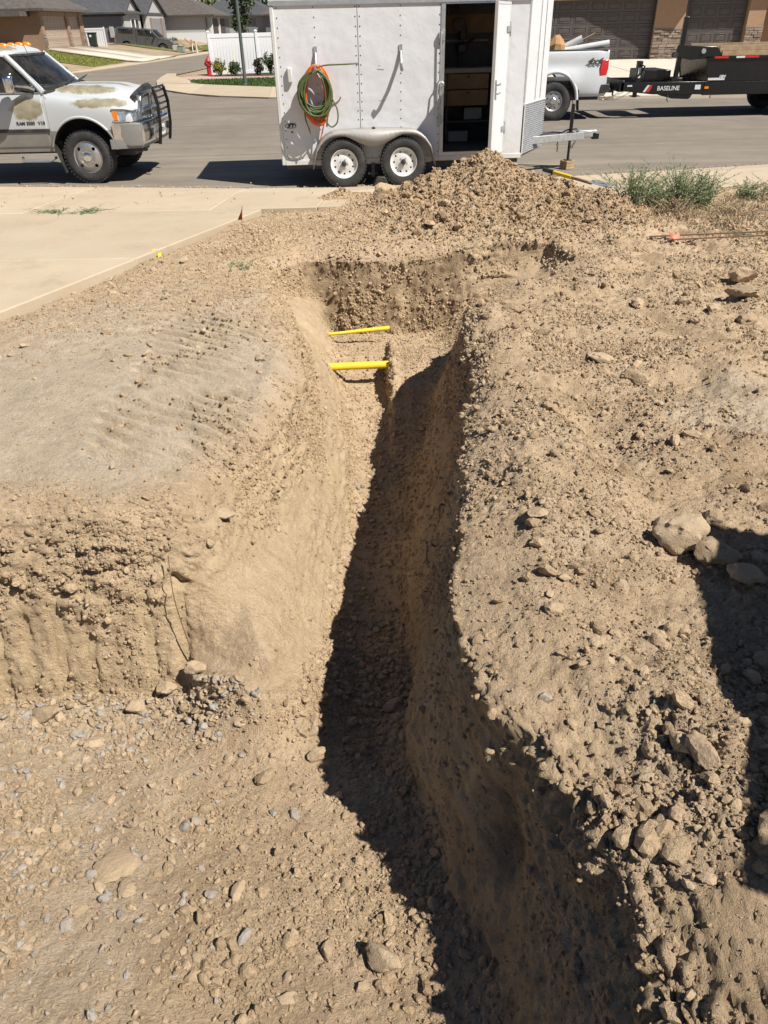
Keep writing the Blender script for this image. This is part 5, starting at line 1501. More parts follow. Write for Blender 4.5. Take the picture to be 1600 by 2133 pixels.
# ================================================================== white pickup behind the cargo trailer (tail visible)
def white_pickup():
    t = empty('pickup_truck', (4.44, 20.9, 0), 0, 'clean white pickup seen tail first beyond the cargo trailer', 'pickup truck')
    yc = 1.0; mats = [M_pwhite, M_hole]
    def pr(top, w, fl): return [(w - .04, .52), (w, .60), (w + .015 + fl, .80), (w + .01 + fl * .7, 1.0), (w - .01, 1.18), (w - .01, 1.36), (w - .025, 1.47), (w - .06, 1.50), (w - .12, 1.50)]
    st = [(-1.05, pr(1.5, .98, 0)), (-.6, pr(1.5, .98, .02)), (-.4, pr(1.5, .98, .055)), (0, pr(1.5, .98, .065)), (.4, pr(1.5, .98, .055)), (.62, pr(1.5, .98, .02)), (1.0, pr(1.5, .98, 0)), (1.27, pr(1.5, .955, 0))]
    for s in (-1, 1):
        m = MB(); rings = []
        def dens(p, sub=3):
            p = [np.array(q, float) for q in p]; o = []
            for i in range(len(p) - 1):
                a, b, c, d = p[max(i - 1, 0)], p[i], p[i + 1], p[min(i + 2, len(p) - 1)]
                for k in range(sub): o.append(crom(a, b, c, d, k / sub))
            return np.array(o + [p[-1]])
        S = [(x, dens(p)) for x, p in st]
        for i in range(len(S) - 1):
            A, B, C_, D = S[max(i - 1, 0)], S[i], S[i + 1], S[min(i + 2, len(S) - 1)]
            for k in range(5):
                q = crom(A[1], B[1], C_[1], D[1], k / 5); x = B[0] + (C_[0] - B[0]) * k / 5
                rings.append([(x, yc + s * a, z) for a, z in q] + [(x, yc + s * (.86), 1.50), (x, yc + s * .86, .52)])
        x, q = S[-1]; rings.append([(x, yc + s * a, z) for a, z in q] + [(x, yc + s * .86, 1.50), (x, yc + s * .86, .52)])
        m.loft(rings)
        y0, y1 = (-.3, .5) if s < 0 else (1.5, 2.4)
        build_cut(m, 'bed_side', mats, t, [cutter_cyl((0, .46), .56, y0, y1, mats, flat=1.06)], 30)
        pts = [(.565 * math.cos(a), yc + s * (1.012 - .005 * abs(math.cos(a))), .46 + .605 * math.sin(a)) for a in np.linspace(R(0), R(180), 28)]
        MB().tube(pts, .040, 10).build('arch_flare', M_pwhite, t, ang=60)
        MB().span((-1.05, yc + s * .86, 1.499), (1.25, yc + s * .955, 1.52)).build('bed_rail_cap', M_bplastic, t, bevel=.008)
        lt = MB(); lt.loft([[(1.10, yc + s * .985, 1.29), (1.275, yc + s * .955, 1.30), (1.285, yc + s * .84, 1.30), (1.10, yc + s * .84, 1.29)], [(1.06, yc + s * .995, 1.12), (1.28, yc + s * .965, 1.12), (1.29, yc + s * .84, 1.12), (1.06, yc + s * .84, 1.12)], [(1.07, yc + s * .995, .96), (1.25, yc + s * .97, .96), (1.27, yc + s * .84, .96), (1.07, yc + s * .84, .96)]])
        lt.build('tail_light', M_red, t, bevel=.02, ang=40)
        MB().box((.62, yc + s * .90, .45), (.02, .22, .46), (0, R(-6), 0)).build('mud_flap', M_bplastic, t, bevel=.003)
    MB().span((1.19, .16, .62), (1.25, 1.84, 1.49)).build('tailgate', M_pwhite, t, bevel=.02)
    MB().span((-1.05, .14, .80), (1.2, 1.86, .86)).span((-1.07, .14, .8), (-1.0, 1.86, 1.49)).build('bed_floor', M_bplastic, t)
    bp = MB(); rows = []
    for u in np.linspace(-1, 1, 17):
        e = abs(u); y = yc + u * .98
        xr = 1.46 - .12 * e ** 4
        rows.append([(xr, y, .78), (xr + .01, y, .70), (xr - .03, y, .60), (1.12, y, .58), (1.10, y, .78)])
    bp.loft(rows); bp.build('bumper', M_bplastic, t, bevel=.01)
    MB().box((1.36, 1.0, .52), (.35, .06, .06)).cyl((1.5, 1.0, .55), (1.5, 1.0, .63), .02).build('hitch', M_dsteel, t)
    text_mesh('decal', '4x4', .17, M_dsteel, t, (1.04 - .13, -.018 + .015, 1.27), (R(90), 0, 0), shear=.35, bold=.006, xs=1.35)
    cabm = MB(); cabm.span((-3.3, .02, .52), (-1.12, 1.98, 1.42)); cabm.prism([(-3.2, 1.42), (-1.15, 1.42), (-1.30, 1.95), (-2.75, 1.95)], .12, 1.88, 'XZ'); cabm.build('cab', M_pwhite, t, bevel=.06, seg=3)
    hd = MB(); hd.span((-4.9, .04, .55), (-3.3, 1.96, 1.32)); build_cut(hd, 'front_body', mats, t, [cutter_cyl((-3.95, .46), .54, -.2, .5, mats), cutter_cyl((-3.95, .46), .54, 1.5, 2.3, mats)])
    for y in (.115, 1.885): pane('side_window', [(-3.05, y, 1.46), (-1.3, y, 1.46), (-1.4, y, 1.88), (-2.7, y, 1.88)], M_glassd, t, .012)
    MB().span((-3.9, .4, .42), (1.2, .5, .6)).span((-3.9, 1.5, .42), (1.2, 1.6, .6)).cyl((0, .1, .43), (0, 1.9, .43), .06).build('chassis', M_dsteel, t)
    w = wheel(t, (0, .155, .435), .435, .27, .225, M_brushed, 'steel', lug=8, holes=8, hub_r=.05)
    for x, y in ((0, 1.845), (-3.95, .155), (-3.95, 1.845)):
        k = copy_tree(w, t); k.location = (x, y, .435); k.rotation_euler = (0, R(11), 0 if y < 1 else math.pi)
    return t
white_pickup()
# load standing out of that bed
def hollow_pipe(name, a, b, r, mat, label, cat, wall=.012, group=None):
    a, b = Vector(a), Vector(b); q = (b - a).to_track_quat('Z', 'Y'); m = MB(); n = 24; vs = []
    for p, rr in ((a, r), (b, r), (b, r - wall), (a, r - wall)):
        for i in range(n):
            th = 2 * math.pi * i / n; vs.append(p + q @ Vector((rr * math.cos(th), rr * math.sin(th), 0)))
    m.add(vs, [(k * n + i, k * n + (i + 1) % n, ((k + 1) % 4) * n + (i + 1) % n, ((k + 1) % 4) * n + i) for k in range(4) for i in range(n)])
    return tag(m.build(name, mat, None), label, cat, group)
M_pvc = simple('grey_white_pvc', (.58, .59, .59), .45, var=.06, dirt=.3)
M_kraft = simple('kraft_paper', (.38, .22, .10), .85, var=.25, bmp=.4, bscale=20)
hollow_pipe('pvc_pipe', (3.6, 21.7, 1.05), (5.10, 21.35, 1.74), .075, M_pvc, 'white plastic pipe sticking highest out of the white pickup bed', 'pipe')
hollow_pipe('pvc_pipe', (3.4, 21.5, 1.30), (5.72, 21.15, 1.63), .075, M_pvc, 'white plastic pipe reaching over the white pickup tailgate', 'pipe')
hollow_pipe('pvc_pipe', (3.5, 21.95, 1.45), (5.1, 21.9, 1.57), .055, M_pvc, 'thinner white plastic pipe lying lowest in the white pickup bed', 'pipe')
tag(MB().tube([(4.5, 22.0, 1.35), (5.52, 21.8, 1.83)], .02, 8).build('wood_stake', M_wood), 'thin wooden stake pointing up out of the white pickup bed', 'stake')
bagm = MB(); rs = random.Random(4); rings = []
for k, (z, w_) in enumerate(((1.25, .26), (1.45, .27), (1.62, .22), (1.74, .16), (1.80, .05))):
    rings.append([(4.48 + (w_ * math.cos(a) * (1 + rs.uniform(-.25, .25))), 21.35 + w_ * .7 * math.sin(a) * (1 + rs.uniform(-.25, .25)), z + rs.uniform(-.04, .04)) for a in np.linspace(0, 2 * math.pi, 11)[:-1]])
bagm.loft(rings); tag(bagm.build('paper_bag', M_kraft, None, ang=15), 'crumpled brown paper bag in the white pickup bed', 'paper bag')

# ================================================================== black dump trailer, right
def dump_trailer():
    t = empty('dump_trailer', (5.96, 21.0, 0), 0, 'black dump trailer with lettered tongue hitched to the white pickup', 'trailer')
    W2 = 2.0
    fm = MB()
    fm.prism([(.14, .62), (.14, .80), (2.3, .79), (2.3, .50), (.95, .53)], .0, .09, 'XZ'); fm.build('tongue_beam', M_black, t, bevel=.008)
    fm = MB(); fm.prism([(.14, .62), (.14, .80), (2.3, .79), (2.3, .50), (.95, .53)], W2 - .09, W2, 'XZ'); fm.build('tongue_beam', M_black, t, bevel=.008)
    MB().span((.10, .0, .60), (.22, W2, .84)).build('tongue_crossbar', M_black, t, bevel=.008)
    MB().prism([(-.02, .56), (.20, .56), (.20, .74), (.06, .74), (-.08, .64)], .92, 1.08, 'XZ').build('coupler', M_dsteel, t, bevel=.012)
    hd = MB(); hd.box((.0, .35, .60), (.14, .08, .06)).cyl((-.06, .3, .62), (-.06, .4, .62), .05, n=12).cyl((.05, .33, .5), (.05, .33, .64), .02); hd.build('coupler_pin', M_dsteel, t, bevel=.006)
    # chains to the pickup
    for k, (yy, sag) in enumerate(((.22, .16), (.5, .12), (.75, .2))):
        global ch; ch = MB()
        pts = [(.5 - .06 * k, yy, .60)] + [(.5 - .06 * k - (i / 8) * (.95 - .06 * k), yy + .05 * i / 8, .60 - sag * math.sin(math.pi * i / 8) - .06 * i / 8) for i in range(1, 9)]
        chain(pts, link=.05); ch.build('safety_chain', M_galv, t)
    j = MB(); j.box((.56, .1, 1.0), (.13, .13, .50)).box((.54, .1, .62), (.09, .09, .3)).box((.55, .1, .50), (.24, .2, .02)); j.build('jack', M_black, t, bevel=.008)
    MB().tube([(.56, .03, 1.17), (.66, -.02, 1.14), (.58, -.03, .98), (.42, -.04, .87)], .02, 8).build('jack_handle', M_black, t)
    MB().box((.56, .032, 1.0), (.07, .004, .22)).build('jack_sticker', M_plate, t)
    MB().span((.80, .35, .80), (1.45, 1.65, 1.03)).build('battery_box', M_black, t, bevel=.012)
    p = MB(); p.prism([(1.46, .86), (1.56, .86), (1.60, 2.13), (1.49, 2.13)], .10, .20, 'XZ'); p.build('tarp_post', M_black, t, bevel=.01)
    MB().span((1.38, .04, .80), (1.66, .28, .875)).build('post_foot', M_black, t, bevel=.008)
    # front wall assembly of the box and the hinged arms
    fr = MB(); fr.prism([(1.36, 1.32), (1.40, 1.56), (2.35, 1.52), (2.50, 1.34), (2.24, 1.28), (1.75, 1.25)], -.03, .06, 'XZ'); fr.build('tarp_bracket', M_black, t, bevel=.012)
    MB().cyl((2.02, -.06, 1.43), (2.02, .0, 1.43), .055, n=18).build('roller_bearing', M_galv, t)
    MB().cyl((1.36, -.04, 1.36), (1.36, .1, 1.36), .06, n=14).build('hinge_pin', M_dsteel, t)
    bx = MB(); bx.prism([(2.26, .78), (2.14, 1.30), (7.0, 1.30), (7.0, .78)], .0, .05, 'XZ'); bx.build('box_side', M_black, t, bevel=.008)
    bx = MB(); bx.prism([(2.26, .78), (2.14, 1.30), (7.0, 1.30), (7.0, .78)], W2 - .05, W2, 'XZ'); bx.build('box_side', M_black, t, bevel=.008)
    MB().prism([(2.27, .80), (2.16, 1.30), (2.20, 1.30), (2.31, .80)], .05, W2 - .05, 'XZ').build('box_front', M_black, t)
    MB().span((2.3, .05, .78), (7.0, W2 - .05, .83)).span((6.95, .05, .83), (7.0, W2 - .05, 1.3)).build('box_floor', M_black, t)
    MB().span((2.1, -.03, 1.265), (7.02, .07, 1.315)).build('box_top_rail', M_black, t, bevel=.006)
    MB().span((2.2, -.01, .49), (7.0, .10, .775)).build('frame_rail', M_black, t, bevel=.01)
    MB().span((2.2, W2 - .10, .49), (7.0, W2 + .01, .775)).build('frame_rail', M_black, t, bevel=.01)
    MB().span((2.5, -.0, 1.316), (7.0, .045, 1.42)).build('side_board', M_wood, t, bevel=.006)
    MB().span((2.42, .002, 1.424), (7.0, .047, 1.535)).build('side_board', M_wood, t, bevel=.006)
    MB().span((2.42, W2 - .045, 1.316), (7.0, W2, 1.535)).build('side_board', M_wood, t, bevel=.006)
    for x0, x1, m_ in ((2.33, 2.66, M_red), (2.85, 3.06, M_plate), (3.07, 3.40, M_red), (3.9, 4.2, M_red), (4.22, 4.5, M_plate)):
        MB().span((x0, -.034, 1.270), (x1, -.031, 1.312)).build('reflector_tape', m_, t)
    st = MB().span((2.27, -.004, .81), (2.68, -.001, .86)).build('sticker', M_plate, t)
    text_mesh('sticker_letters', '18M', .09, M_plate, t, (2.6, -.006, .88), (R(90), 0, 0), shear=.3, bold=.004)
    MB().span((1.98, -.014, .62), (2.12, -.011, .72)).build('certification_plate', M_plate, t)
    MB().box((2.27, -.014, .655), (.10, .008, .05)).build('side_marker', M_amber, t)
    # maker's lettering on the tongue
    lg = MB(); lg.prism([(.70, .585), (.76, .585), (.86, .735), (.80, .735)], -.004, -.001, 'XZ'); lg.build('logo_stripe', M_plate, t)
    lg = MB(); lg.prism([(.78, .585), (.85, .585), (.90, .665), (.92, .735), (.875, .735)], -.004, -.001, 'XZ'); lg.build('logo_stripe', M_red, t)
    text_mesh('lettering', 'BASELINE', .135, M_plate, t, (1.325, -.004, .655), (R(90), 0, 0), bold=.0015, xs=.98)
    MB().span((.30, -.003, .71), (.42, -.001, .745)).build('tongue_sticker', M_plate, t)
    # hydraulic tray and wheels
    MB().prism([(1.15, .53), (2.0, .50), (1.92, .40), (1.5, .42)], .12, .9, 'XZ').build('hydraulic_tray', M_dsteel, t, bevel=.01)
    MB().tube([(1.36, .02, .52), (1.33, .0, .42), (1.37, .0, .36)], .012, 6).build('breakaway_cable', M_dsteel, t)
    MB().cyl((2.0, 1.1, .45), (2.3, 1.1, .45), .11).build('hydraulic_tank', M_black, t)
    w = wheel(t, (4.62, -.0 + .02, .39), .39, .22, .21, M_dsteel, 'steel', lug=8, holes=8)
    for x, y in ((5.5, .02), (4.62, W2 - .02), (5.5, W2 - .02)):
        k = copy_tree(w, t); k.location = (x, y, .39); k.rotation_euler = (0, R(20), 0 if y < 1 else math.pi)
    MB().cyl((4.62, 0, .39), (4.62, W2, .39), .05).cyl((5.5, 0, .39), (5.5, W2, .39), .05).build('axles', M_dsteel, t)
    return t
dump_trailer()
# ================================================================== west lots across the side street (ground rises to the houses)
M_lawn2 = simple('thin_lawn', (.115, .125, .04), .95, var=.4, scale=1.5, bmp=.8, bscale=12, spec=.1)
def zw(x): return float(np.interp(x, [-90, -30, -24, -18.2, -17.2], [1.1, 1.0, .9, .07, .04]))
def wsheet(name, x0, x1, y0, y1, mat, label, dz=0.0, n=6):
    m = MB(); xs_ = np.linspace(x0, x1, n)
    m.add([(x, y, zw(x) + dz) for y in (y0, y1) for x in xs_], [(i, i + 1, n + i + 1, n + i) for i in range(n - 1)])
    return tag(m.build(name, mat, smooth=True), label, kind='structure')
wsheet('west_yard', -90, -17.9, 49.5, 165, M_ground, 'bare sloping ground around the houses across the side street', -.03, 24)
wsheet('lawn', -24, -18.3, 56.5, 64.3, M_lawn2, 'patchy sunlit lawn beside the tan house driveway', .01)
wsheet('lawn', -25.5, -18.3, 83.5, 86.2, M_lawn2, 'narrow lawn strip under the grey parked pickup', .01)
wsheet('lawn', -20, -17, 92, 112, M_lawn2, 'green verge beyond the grey parked pickup', .01)
dw = tag(empty('west_driveway'), 'pale concrete driveway of the tan house', kind='structure')
for y0, y1 in ((64.5, 68.8), (68.85, 73.4)):
    m = MB(); xs_ = [-24.2, -21, -18.2, -16.9]
    m.add([(x, y + (1.2 if x > -18 and y > 70 else (-.8 if x > -18 and y < 66 else 0)), max(zw(x), .03) + .03) for y in (y0, y1) for x in xs_], [(i, i + 1, 5 + i, 4 + i) for i in range(3)])
    o = m.build('slab', M_conc2, dw); o.modifiers.new('s', 'SOLIDIFY').thickness = .1
wk = tag(empty('west_sidewalk'), 'concrete gutter and walk along the side street', kind='structure')
ww_ = [(-26, 43), (-19.5, 46.5), (-17.4, 52), (-16.6, 62), (-15.95, 74), (-15.4, 85), (-14.2, 115), (-12.5, 160)]
for a, b in zip(ww_[:-1], ww_[1:]):
    slab('slab', [(a[0] - .05, a[1]), (b[0] - .05, b[1]), (b[0] - 1.6, b[1] + .3), (a[0] - 1.6, a[1] + .3)], -.1, .05, wk, M_conc)

# ---- house kit
M_shingle = simple('brown_shingles', (.085, .072, .064), .9, var=.3, scale=3, bmp=.6, bscale=14)
M_shingle2 = simple('slate_shingles', (.058, .058, .064), .9, var=.3, scale=3, bmp=.6, bscale=14)
M_stucco_t = simple('tan_stucco', (.25, .165, .110), .9, var=.08, bmp=.3, bscale=30)
M_stucco_g = simple('blue_grey_stucco', (.135, .140, .155), .9, var=.06, bmp=.3, bscale=30)
M_stucco_l = simple('light_grey_stucco', (.36, .36, .355), .9, var=.06, bmp=.3, bscale=30)
M_stucco_b = simple('brown_stucco', (.33, .205, .125), .9, var=.07, bmp=.3, bscale=30)
M_doort = simple('beige_garage_door', (.36, .28, .215), .6, var=.04)
M_doorg = simple('grey_garage_door', (.20, .205, .215), .6, var=.04)
M_doorb = simple('dark_brown_garage_door', (.070, .058, .052), .5, var=.06)
M_trimw = simple('white_house_trim', (.66, .66, .65), .6, var=.04)
M_vinyl = simple('white_vinyl', (.64, .645, .65), .45, var=.02)
M_fascia = simple('dark_fascia', (.06, .055, .052), .7, var=.1)
def stone_veneer():
    m, nt, b = new_mat('stone_veneer')
    co = position(nt); obr = nt.nodes.new('ShaderNodeObjectInfo').outputs['Random']
    isl = nt.nodes.new('ShaderNodeNewGeometry').outputs['Random Per Island']
    rr = math_n(nt, 'FRACT', math_n(nt, 'ADD', isl, obr))
    c = ramp(nt, rr, [(0, (.13, .095, .075)), (.35, (.24, .175, .13)), (.7, (.33, .25, .19)), (1, (.20, .175, .155))])
    c = mix(nt, .6, c, ramp(nt, noise(nt, co, 14, 5, .7), [(.3, (.7, .7, .7)), (.7, (1.15, 1.15, 1.15))]), 'MULTIPLY')
    nt.links.new(c, b.inputs['Base Color']); b.inputs['Roughness'].default_value = .95
    return m
M_veneer = stone_veneer()
M_mortar = simple('mortar', (.20, .17, .14), .95, var=.1)
def veneer_pieces(parent, x0, x1, z0, z1, y, seed, face='-Y', joined=False):
    """ledge stones with recessed joints on a core; each stone its own piece unless joined"""
    rs = random.Random(seed); z = z0; acc = MB()
    core = MB(); 
    while z < z1 - .02:
        h = min(rs.choice((.07, .09, .11, .14)), z1 - z); x = x0
        while x < x1 - .02:
            w = min(rs.uniform(.16, .46), x1 - x)
            if x1 - (x + w) < .08: w = x1 - x
            d = rs.uniform(.035, .075)
            m = acc if joined else MB()
            if face == '-Y': m.span((x + .006, y - d, z + .006), (x + w - .006, y + .01, z + h - .006))
            else: m.span((y - .01, x + .006, z + .006), (y + d, x + w - .006, z + h - .006))
            if not joined: m.build('stone', M_veneer, parent, bevel=.008, seg=1)
            x += w
        z += h
    if joined:
        acc.build('stone_veneer', M_veneer, parent)['kind'] = 'stuff'
def hip_roof(mb, x0, x1, y0, y1, ze, zr, ov=.5):
    a, b, c, d = x0 - ov, x1 + ov, y0 - ov, y1 + ov
    if (b - a) > (d - c):
        k = (d - c) / 2; r0, r1 = (a + k, (c + d) / 2, zr), (b - k, (c + d) / 2, zr)
        V = [(a, c, ze), (b, c, ze), (b, d, ze), (a, d, ze), r0, r1]; Fc = [(0, 1, 5, 4), (1, 2, 5), (2, 3, 4, 5), (3, 0, 4), (3, 2, 1, 0)]
    else:
        k = (b - a) / 2; r0, r1 = ((a + b) / 2, c + k, zr), ((a + b) / 2, d - k, zr)
        V = [(a, c, ze), (b, c, ze), (b, d, ze), (a, d, ze), r0, r1]; Fc = [(0, 1, 4), (1, 2, 5, 4), (2, 3, 5), (3, 0, 4, 5), (3, 2, 1, 0)]
    mb.add(V, Fc); mb.span((a, c, ze - .16), (b, d, ze - .001)); return mb
def garage_door(parent, axis, p, a0, a1, z0, z1, mat, rows=4, cols=8, name='garage_door', sub=True):
    """axis 'Y': door faces -y at y=p between x=a0..a1; axis 'X': faces +x at x=p between y=a0..a1"""
    m = MB()
    rh = (z1 - z0) / rows
    for r in range(rows):
        lo, hi = z0 + r * rh + .004, z0 + (r + 1) * rh - .004
        if axis == 'Y': m.span((a0, p, lo), (a1, p + .05, hi))
        else: m.span((p - .05, a0, lo), (p, a1, hi))
    d = m.build(name, mat, parent, bevel=.006, seg=1)
    if sub:
        cw = (a1 - a0) / cols
        for r in range(rows):
            for c in range(cols):
                u0, u1 = a0 + c * cw + .07, a0 + (c + 1) * cw - .07; v0, v1 = z0 + r * rh + .09, z0 + (r + 1) * rh - .09
                q = MB()
                def bar(ua, ub, va, vb):
                    if axis == 'Y': q.span((ua, p - .016, va), (ub, p + .002, vb))
                    else: q.span((p - .002, ua, va), (p + .016, ub, vb))
                bar(u0, u1, v0, v0 + .03); bar(u0, u1, v1 - .03, v1); bar(u0, u0 + .03, v0 + .03, v1 - .03); bar(u1 - .03, u1, v0 + .03, v1 - .03)
                bar(u0 + .07, u1 - .07, v0 + .07, v1 - .07)
                q.build('panel', mat, d, bevel=.007, seg=1)
    return d

# ---- tan house, far left
h = empty('house', (0, 0, 0), 0, 'tan stucco house with beige double garage door and stone pillars', 'house')
MB().span((-37, 64.2, .7), (-24.25, 73.6, 3.30)).build('wall', M_stucco_t, h)
for y0, y1 in ((64.2, 64.75), (69.75, 70.25), (72.75, 73.6)):
    MB().span((-24.25, y0, .85), (-23.95, y1, 3.30)).build('pillar', M_stucco_t, h)
    veneer_pieces(h, y0, y1, .86, 1.95, -23.95, int(y0 * 10), 'X', joined=True)
MB().span((-24.25, 64.75, 3.02), (-24.0, 72.75, 3.30)).build('lintel', M_stucco_t, h)
garage_door(h, 'X', -24.12, 64.75, 69.75, .88, 3.02, M_doort, 4, 8); garage_door(h, 'X', -24.12, 70.25, 72.75, .88, 3.02, M_doort, 4, 4)
hip_roof(MB(), -37, -23.95, 64.2, 73.6, 3.47, 6.3, .6).build('roof', M_shingle, h)
MB().span((-33, 62.4, 3.0), (-24.6, 64.2, 3.3)).build('porch_roof', M_shingle, h)
MB().span((-30.5, 62.6, .7), (-30.1, 63.0, 3.0)).build('porch_post', M_stucco_t, h)

# ---- blue-grey house with twin gables
h = empty('house', (0, 0, 0), 0, 'blue-grey stucco house with two front gables and slate roof', 'house')
MB().span((-40, 91.6, .5), (-26.0, 110, 3.40)).build('wall', M_stucco_g, h)
def front_gable(parent, x, y0, y1, zb, ze, za, wall, roofm, dep=5.0):
    yc = (y0 + y1) / 2
    g = MB(); g.prism([(y0, zb), (y1, zb), (y1, ze), (yc, za), (y0, ze)], x - .3, x, 'YZ'); go = g.build('gable', wall, parent)
    r = MB(); ov = .45
    for s in (0, 1):
        a = (y0 - ov, ze - ov * (za - ze) / (yc - y0)) if s == 0 else (y1 + ov, ze - ov * (za - ze) / (yc - y0))
        b = (yc, za)
        P = [(x + .35, a[0], a[1] + .02), (x + .35, b[0], b[1] + .02), (x - dep, b[0], b[1] + .02), (x - dep, a[0], a[1] + .02)]
        r.add(P + [(p[0], p[1], p[2] + .16) for p in P], [(0, 1, 2, 3), (7, 6, 5, 4), (0, 4, 5, 1), (1, 5, 6, 2), (2, 6, 7, 3), (3, 7, 4, 0)])
    r.build('gable_roof', roofm, parent); return go
front_gable(h, -25.7, 92.0, 98.4, .6, 3.4, 4.9, M_stucco_l, M_shingle2)
front_gable(h, -25.4, 99.4, 108.6, .7, 3.4, 5.2, M_stucco_l, M_shingle2)
for y in (94.4, 96.0):
    f = MB().span((-25.72, y - .05, 2.05), (-25.62, y + 1.3, 3.05)).build('window', M_trimw, h, bevel=.02); pane('pane', [(-25.615, y + .08, 2.15), (-25.615, y + 1.17, 2.15), (-25.615, y + 1.17, 2.95), (-25.615, y + .08, 2.95)], M_glassd, f)
MB().span((-25.42, 101.4, 1.0), (-25.2, 101.9, 3.1)).span((-25.42, 106.3, 1.0), (-25.2, 106.8, 3.1)).build('stone_pillar', M_veneer, h)
garage_door(h, 'X', -25.36, 101.9, 106.3, .9, 3.05, M_doorg, 4, 6, sub=False)
garage_door(h, 'X', -25.36, 107.0, 108.4, .9, 3.05, M_doorg, 4, 4, sub=False)
hip_roof(MB(), -40, -25.8, 91.6, 110, 3.56, 6.8, .5).build('roof', M_shingle2, h)
MB().box((-27.0, 91.5, 1.85), (.42, .2, .95)).cyl((-26.8, 91.45, .7), (-26.8, 91.45, 1.5), .06).build('meter_box', M_stucco_l, h, bevel=.02)
MB().cyl((-28, 95, 5.3), (-28, 95, 5.9), .06).build('roof_vent', M_fascia, h)

# ---- pale grey house behind
h = empty('house', (0, 0, 0), 0, 'pale grey house with brown hip roof behind the grey pickup', 'house')
MB().span((-38, 110.6, .5), (-20.4, 122, 3.25)).build('wall', M_stucco_l, h)
MB().span((-38, 110.5, .4), (-20.35, 110.62, 1.55)).build('plinth', M_trimw, h)
MB().cyl((-20.7, 110.5, .7), (-20.7, 110.5, 3.1), .05).build('downpipe', M_fascia, h)
for y0 in (112.0, 117.4):
    garage_door(h, 'X', -20.33, y0, y0 + 4.6, .9, 3.0, M_doorb, 4, 6, sub=False)
    MB().span((-20.4, y0 - .4, .8), (-20.2, y0 - .05, 3.1)).build('pillar', M_trimw, h)
hip_roof(MB(), -38, -20.2, 110.6, 122, 3.42, 6.4, .6).build('roof', M_shingle, h)
for y, z in ((114, 6.2), (117, 6.0)): MB().cyl((-23, y, 4.6), (-23, y, 5.4), .09).build('roof_vent', M_trimw, h)

# ---- farther roofs
for (x0, x1, y0, y1, ze, zr, w_, r_, lab) in ((-26, -15, 132, 146, 3.3, 6.6, M_stucco_l, M_shingle2, 'distant grey house with low slate roof beyond the vinyl fence'), (-15.5, -6, 128, 142, 3.3, 6.4, M_stucco_g, M_shingle, 'distant brown-roofed house right above the vinyl fence'), (-52, -38, 120, 140, 3.4, 7.2, M_stucco_g, M_shingle2, 'far slate-roofed house behind the tan house')):
    h = empty('house', (0, 0, 0), 0, lab, 'house')
    MB().span((x0, y0, .4), (x1, y1, ze)).build('wall', w_, h); hip_roof(MB(), x0, x1, y0, y1, ze + .16, zr, .6).build('roof', r_, h)
    for k in range(2): MB().span((x0 + 2 + 4 * k, y0 - .05, .9), (x0 + 4.6 + 4 * k, y0 + .02, 3.0)).build('garage_door', M_doorg, h)
    MB().cyl(((x0 + x1) / 2 - 1, y0 + 3, ze + 1), ((x0 + x1) / 2 - 1, y0 + 3, zr - .6), .09).build('roof_vent', M_trimw, h)

# ---- house across the street, right
h = empty('house', (0, 0, 0), 0, 'brown stucco house with dark sectional garage doors across the street', 'house')
Yf = 42.0
garage_door(h, 'Y', Yf + .30, 8.0, 13.40, .42, 2.85, M_doorb, 5, 7)
garage_door(h, 'Y', Yf + .30, 15.05, 17.80, .42, 3.1, M_doorb, 5, 4)
for x0, x1, sd in ((13.40, 14.82, 3), (17.80, 18.62, 5), (6.9, 8.0, 8)):
    MB().span((x0, Yf, .40), (x1, Yf + .6, 3.6)).build('pillar', M_stucco_b, h, bevel=.01)
    MB().span((x0 - .03, Yf - .02, 1.60), (x1 + .03, Yf, 1.66)).build('stone_cap', M_mortar, h, bevel=.01)
    veneer_pieces(h, x0, x1, .41, 1.60, Yf, sd)
MB().span((14.75, Yf + .06, .4), (14.95, Yf + .4, 3.6)).span((13.38, Yf + .1, .41), (13.50, Yf + .31, 2.85)).build('door_trim', M_fascia, h)
MB().span((6.9, Yf, 2.86), (13.40, Yf + .6, 3.6)).span((14.82, Yf, 3.10), (17.80, Yf + .6, 3.6)).build('lintel', M_stucco_b, h)
MB().span((6.9, Yf + .6, .4), (22, Yf + 11, 3.6)).build('wall', M_stucco_b, h)
r = MB(); r.prism([(4.4, 2.95), (4.4, 3.15), (10.2, 5.6), (15.3, 3.40), (15.3, 3.05), (10.2, 5.2)], Yf - .75, Yf + 10, 'XZ'); r.build('gable_roof', M_shingle, h)
r = MB(); r.prism([(14.2, 3.6), (22.5, 3.6), (22.5, 3.8), (18, 5.4), (14.2, 4.0)], Yf - .55, Yf + 10, 'XZ'); r.build('side_roof', M_shingle, h)
MB().prism([(6.9, 3.6), (13.6, 3.6), (10.2, 5.15)], Yf + .02, Yf + .3, 'XZ').build('gable', M_stucco_b, h)
hdw = tag(empty('far_driveway'), 'pale concrete driveway in front of the dark garage doors', kind='structure')
zf_ = lambda x, y: .06 + .36 * (y - 26.6) / 15.4
for (x0, x1) in ((6.9, 10.6), (10.62, 14.3), (14.32, 18.7)):
    for y0, y1 in ((26.9, 31.5), (31.53, 36.8), (36.83, 42.25)):
        yo = lambda x: (27.0 - .1 * (x - 7)) if y0 < 27 else y0
        slab('slab', [(x0, max(yo(x0), 26.2) if y0 < 27 else y0), (x1, max(yo(x1), 26.0) if y0 < 27 else y0), (x1, y1), (x0, y1)], -.1, zf_, hdw, M_conc2, gap=.01)
sheet('yard', [(18.7, 26.2, .05), (90, 37, .2), (90, 90, .4), (-5, 90, .4), (-5, 48, .2), (6.9, 43, .35), (18.7, 42.6, .40)], M_ground, 'plain yard ground around the brown house', None)
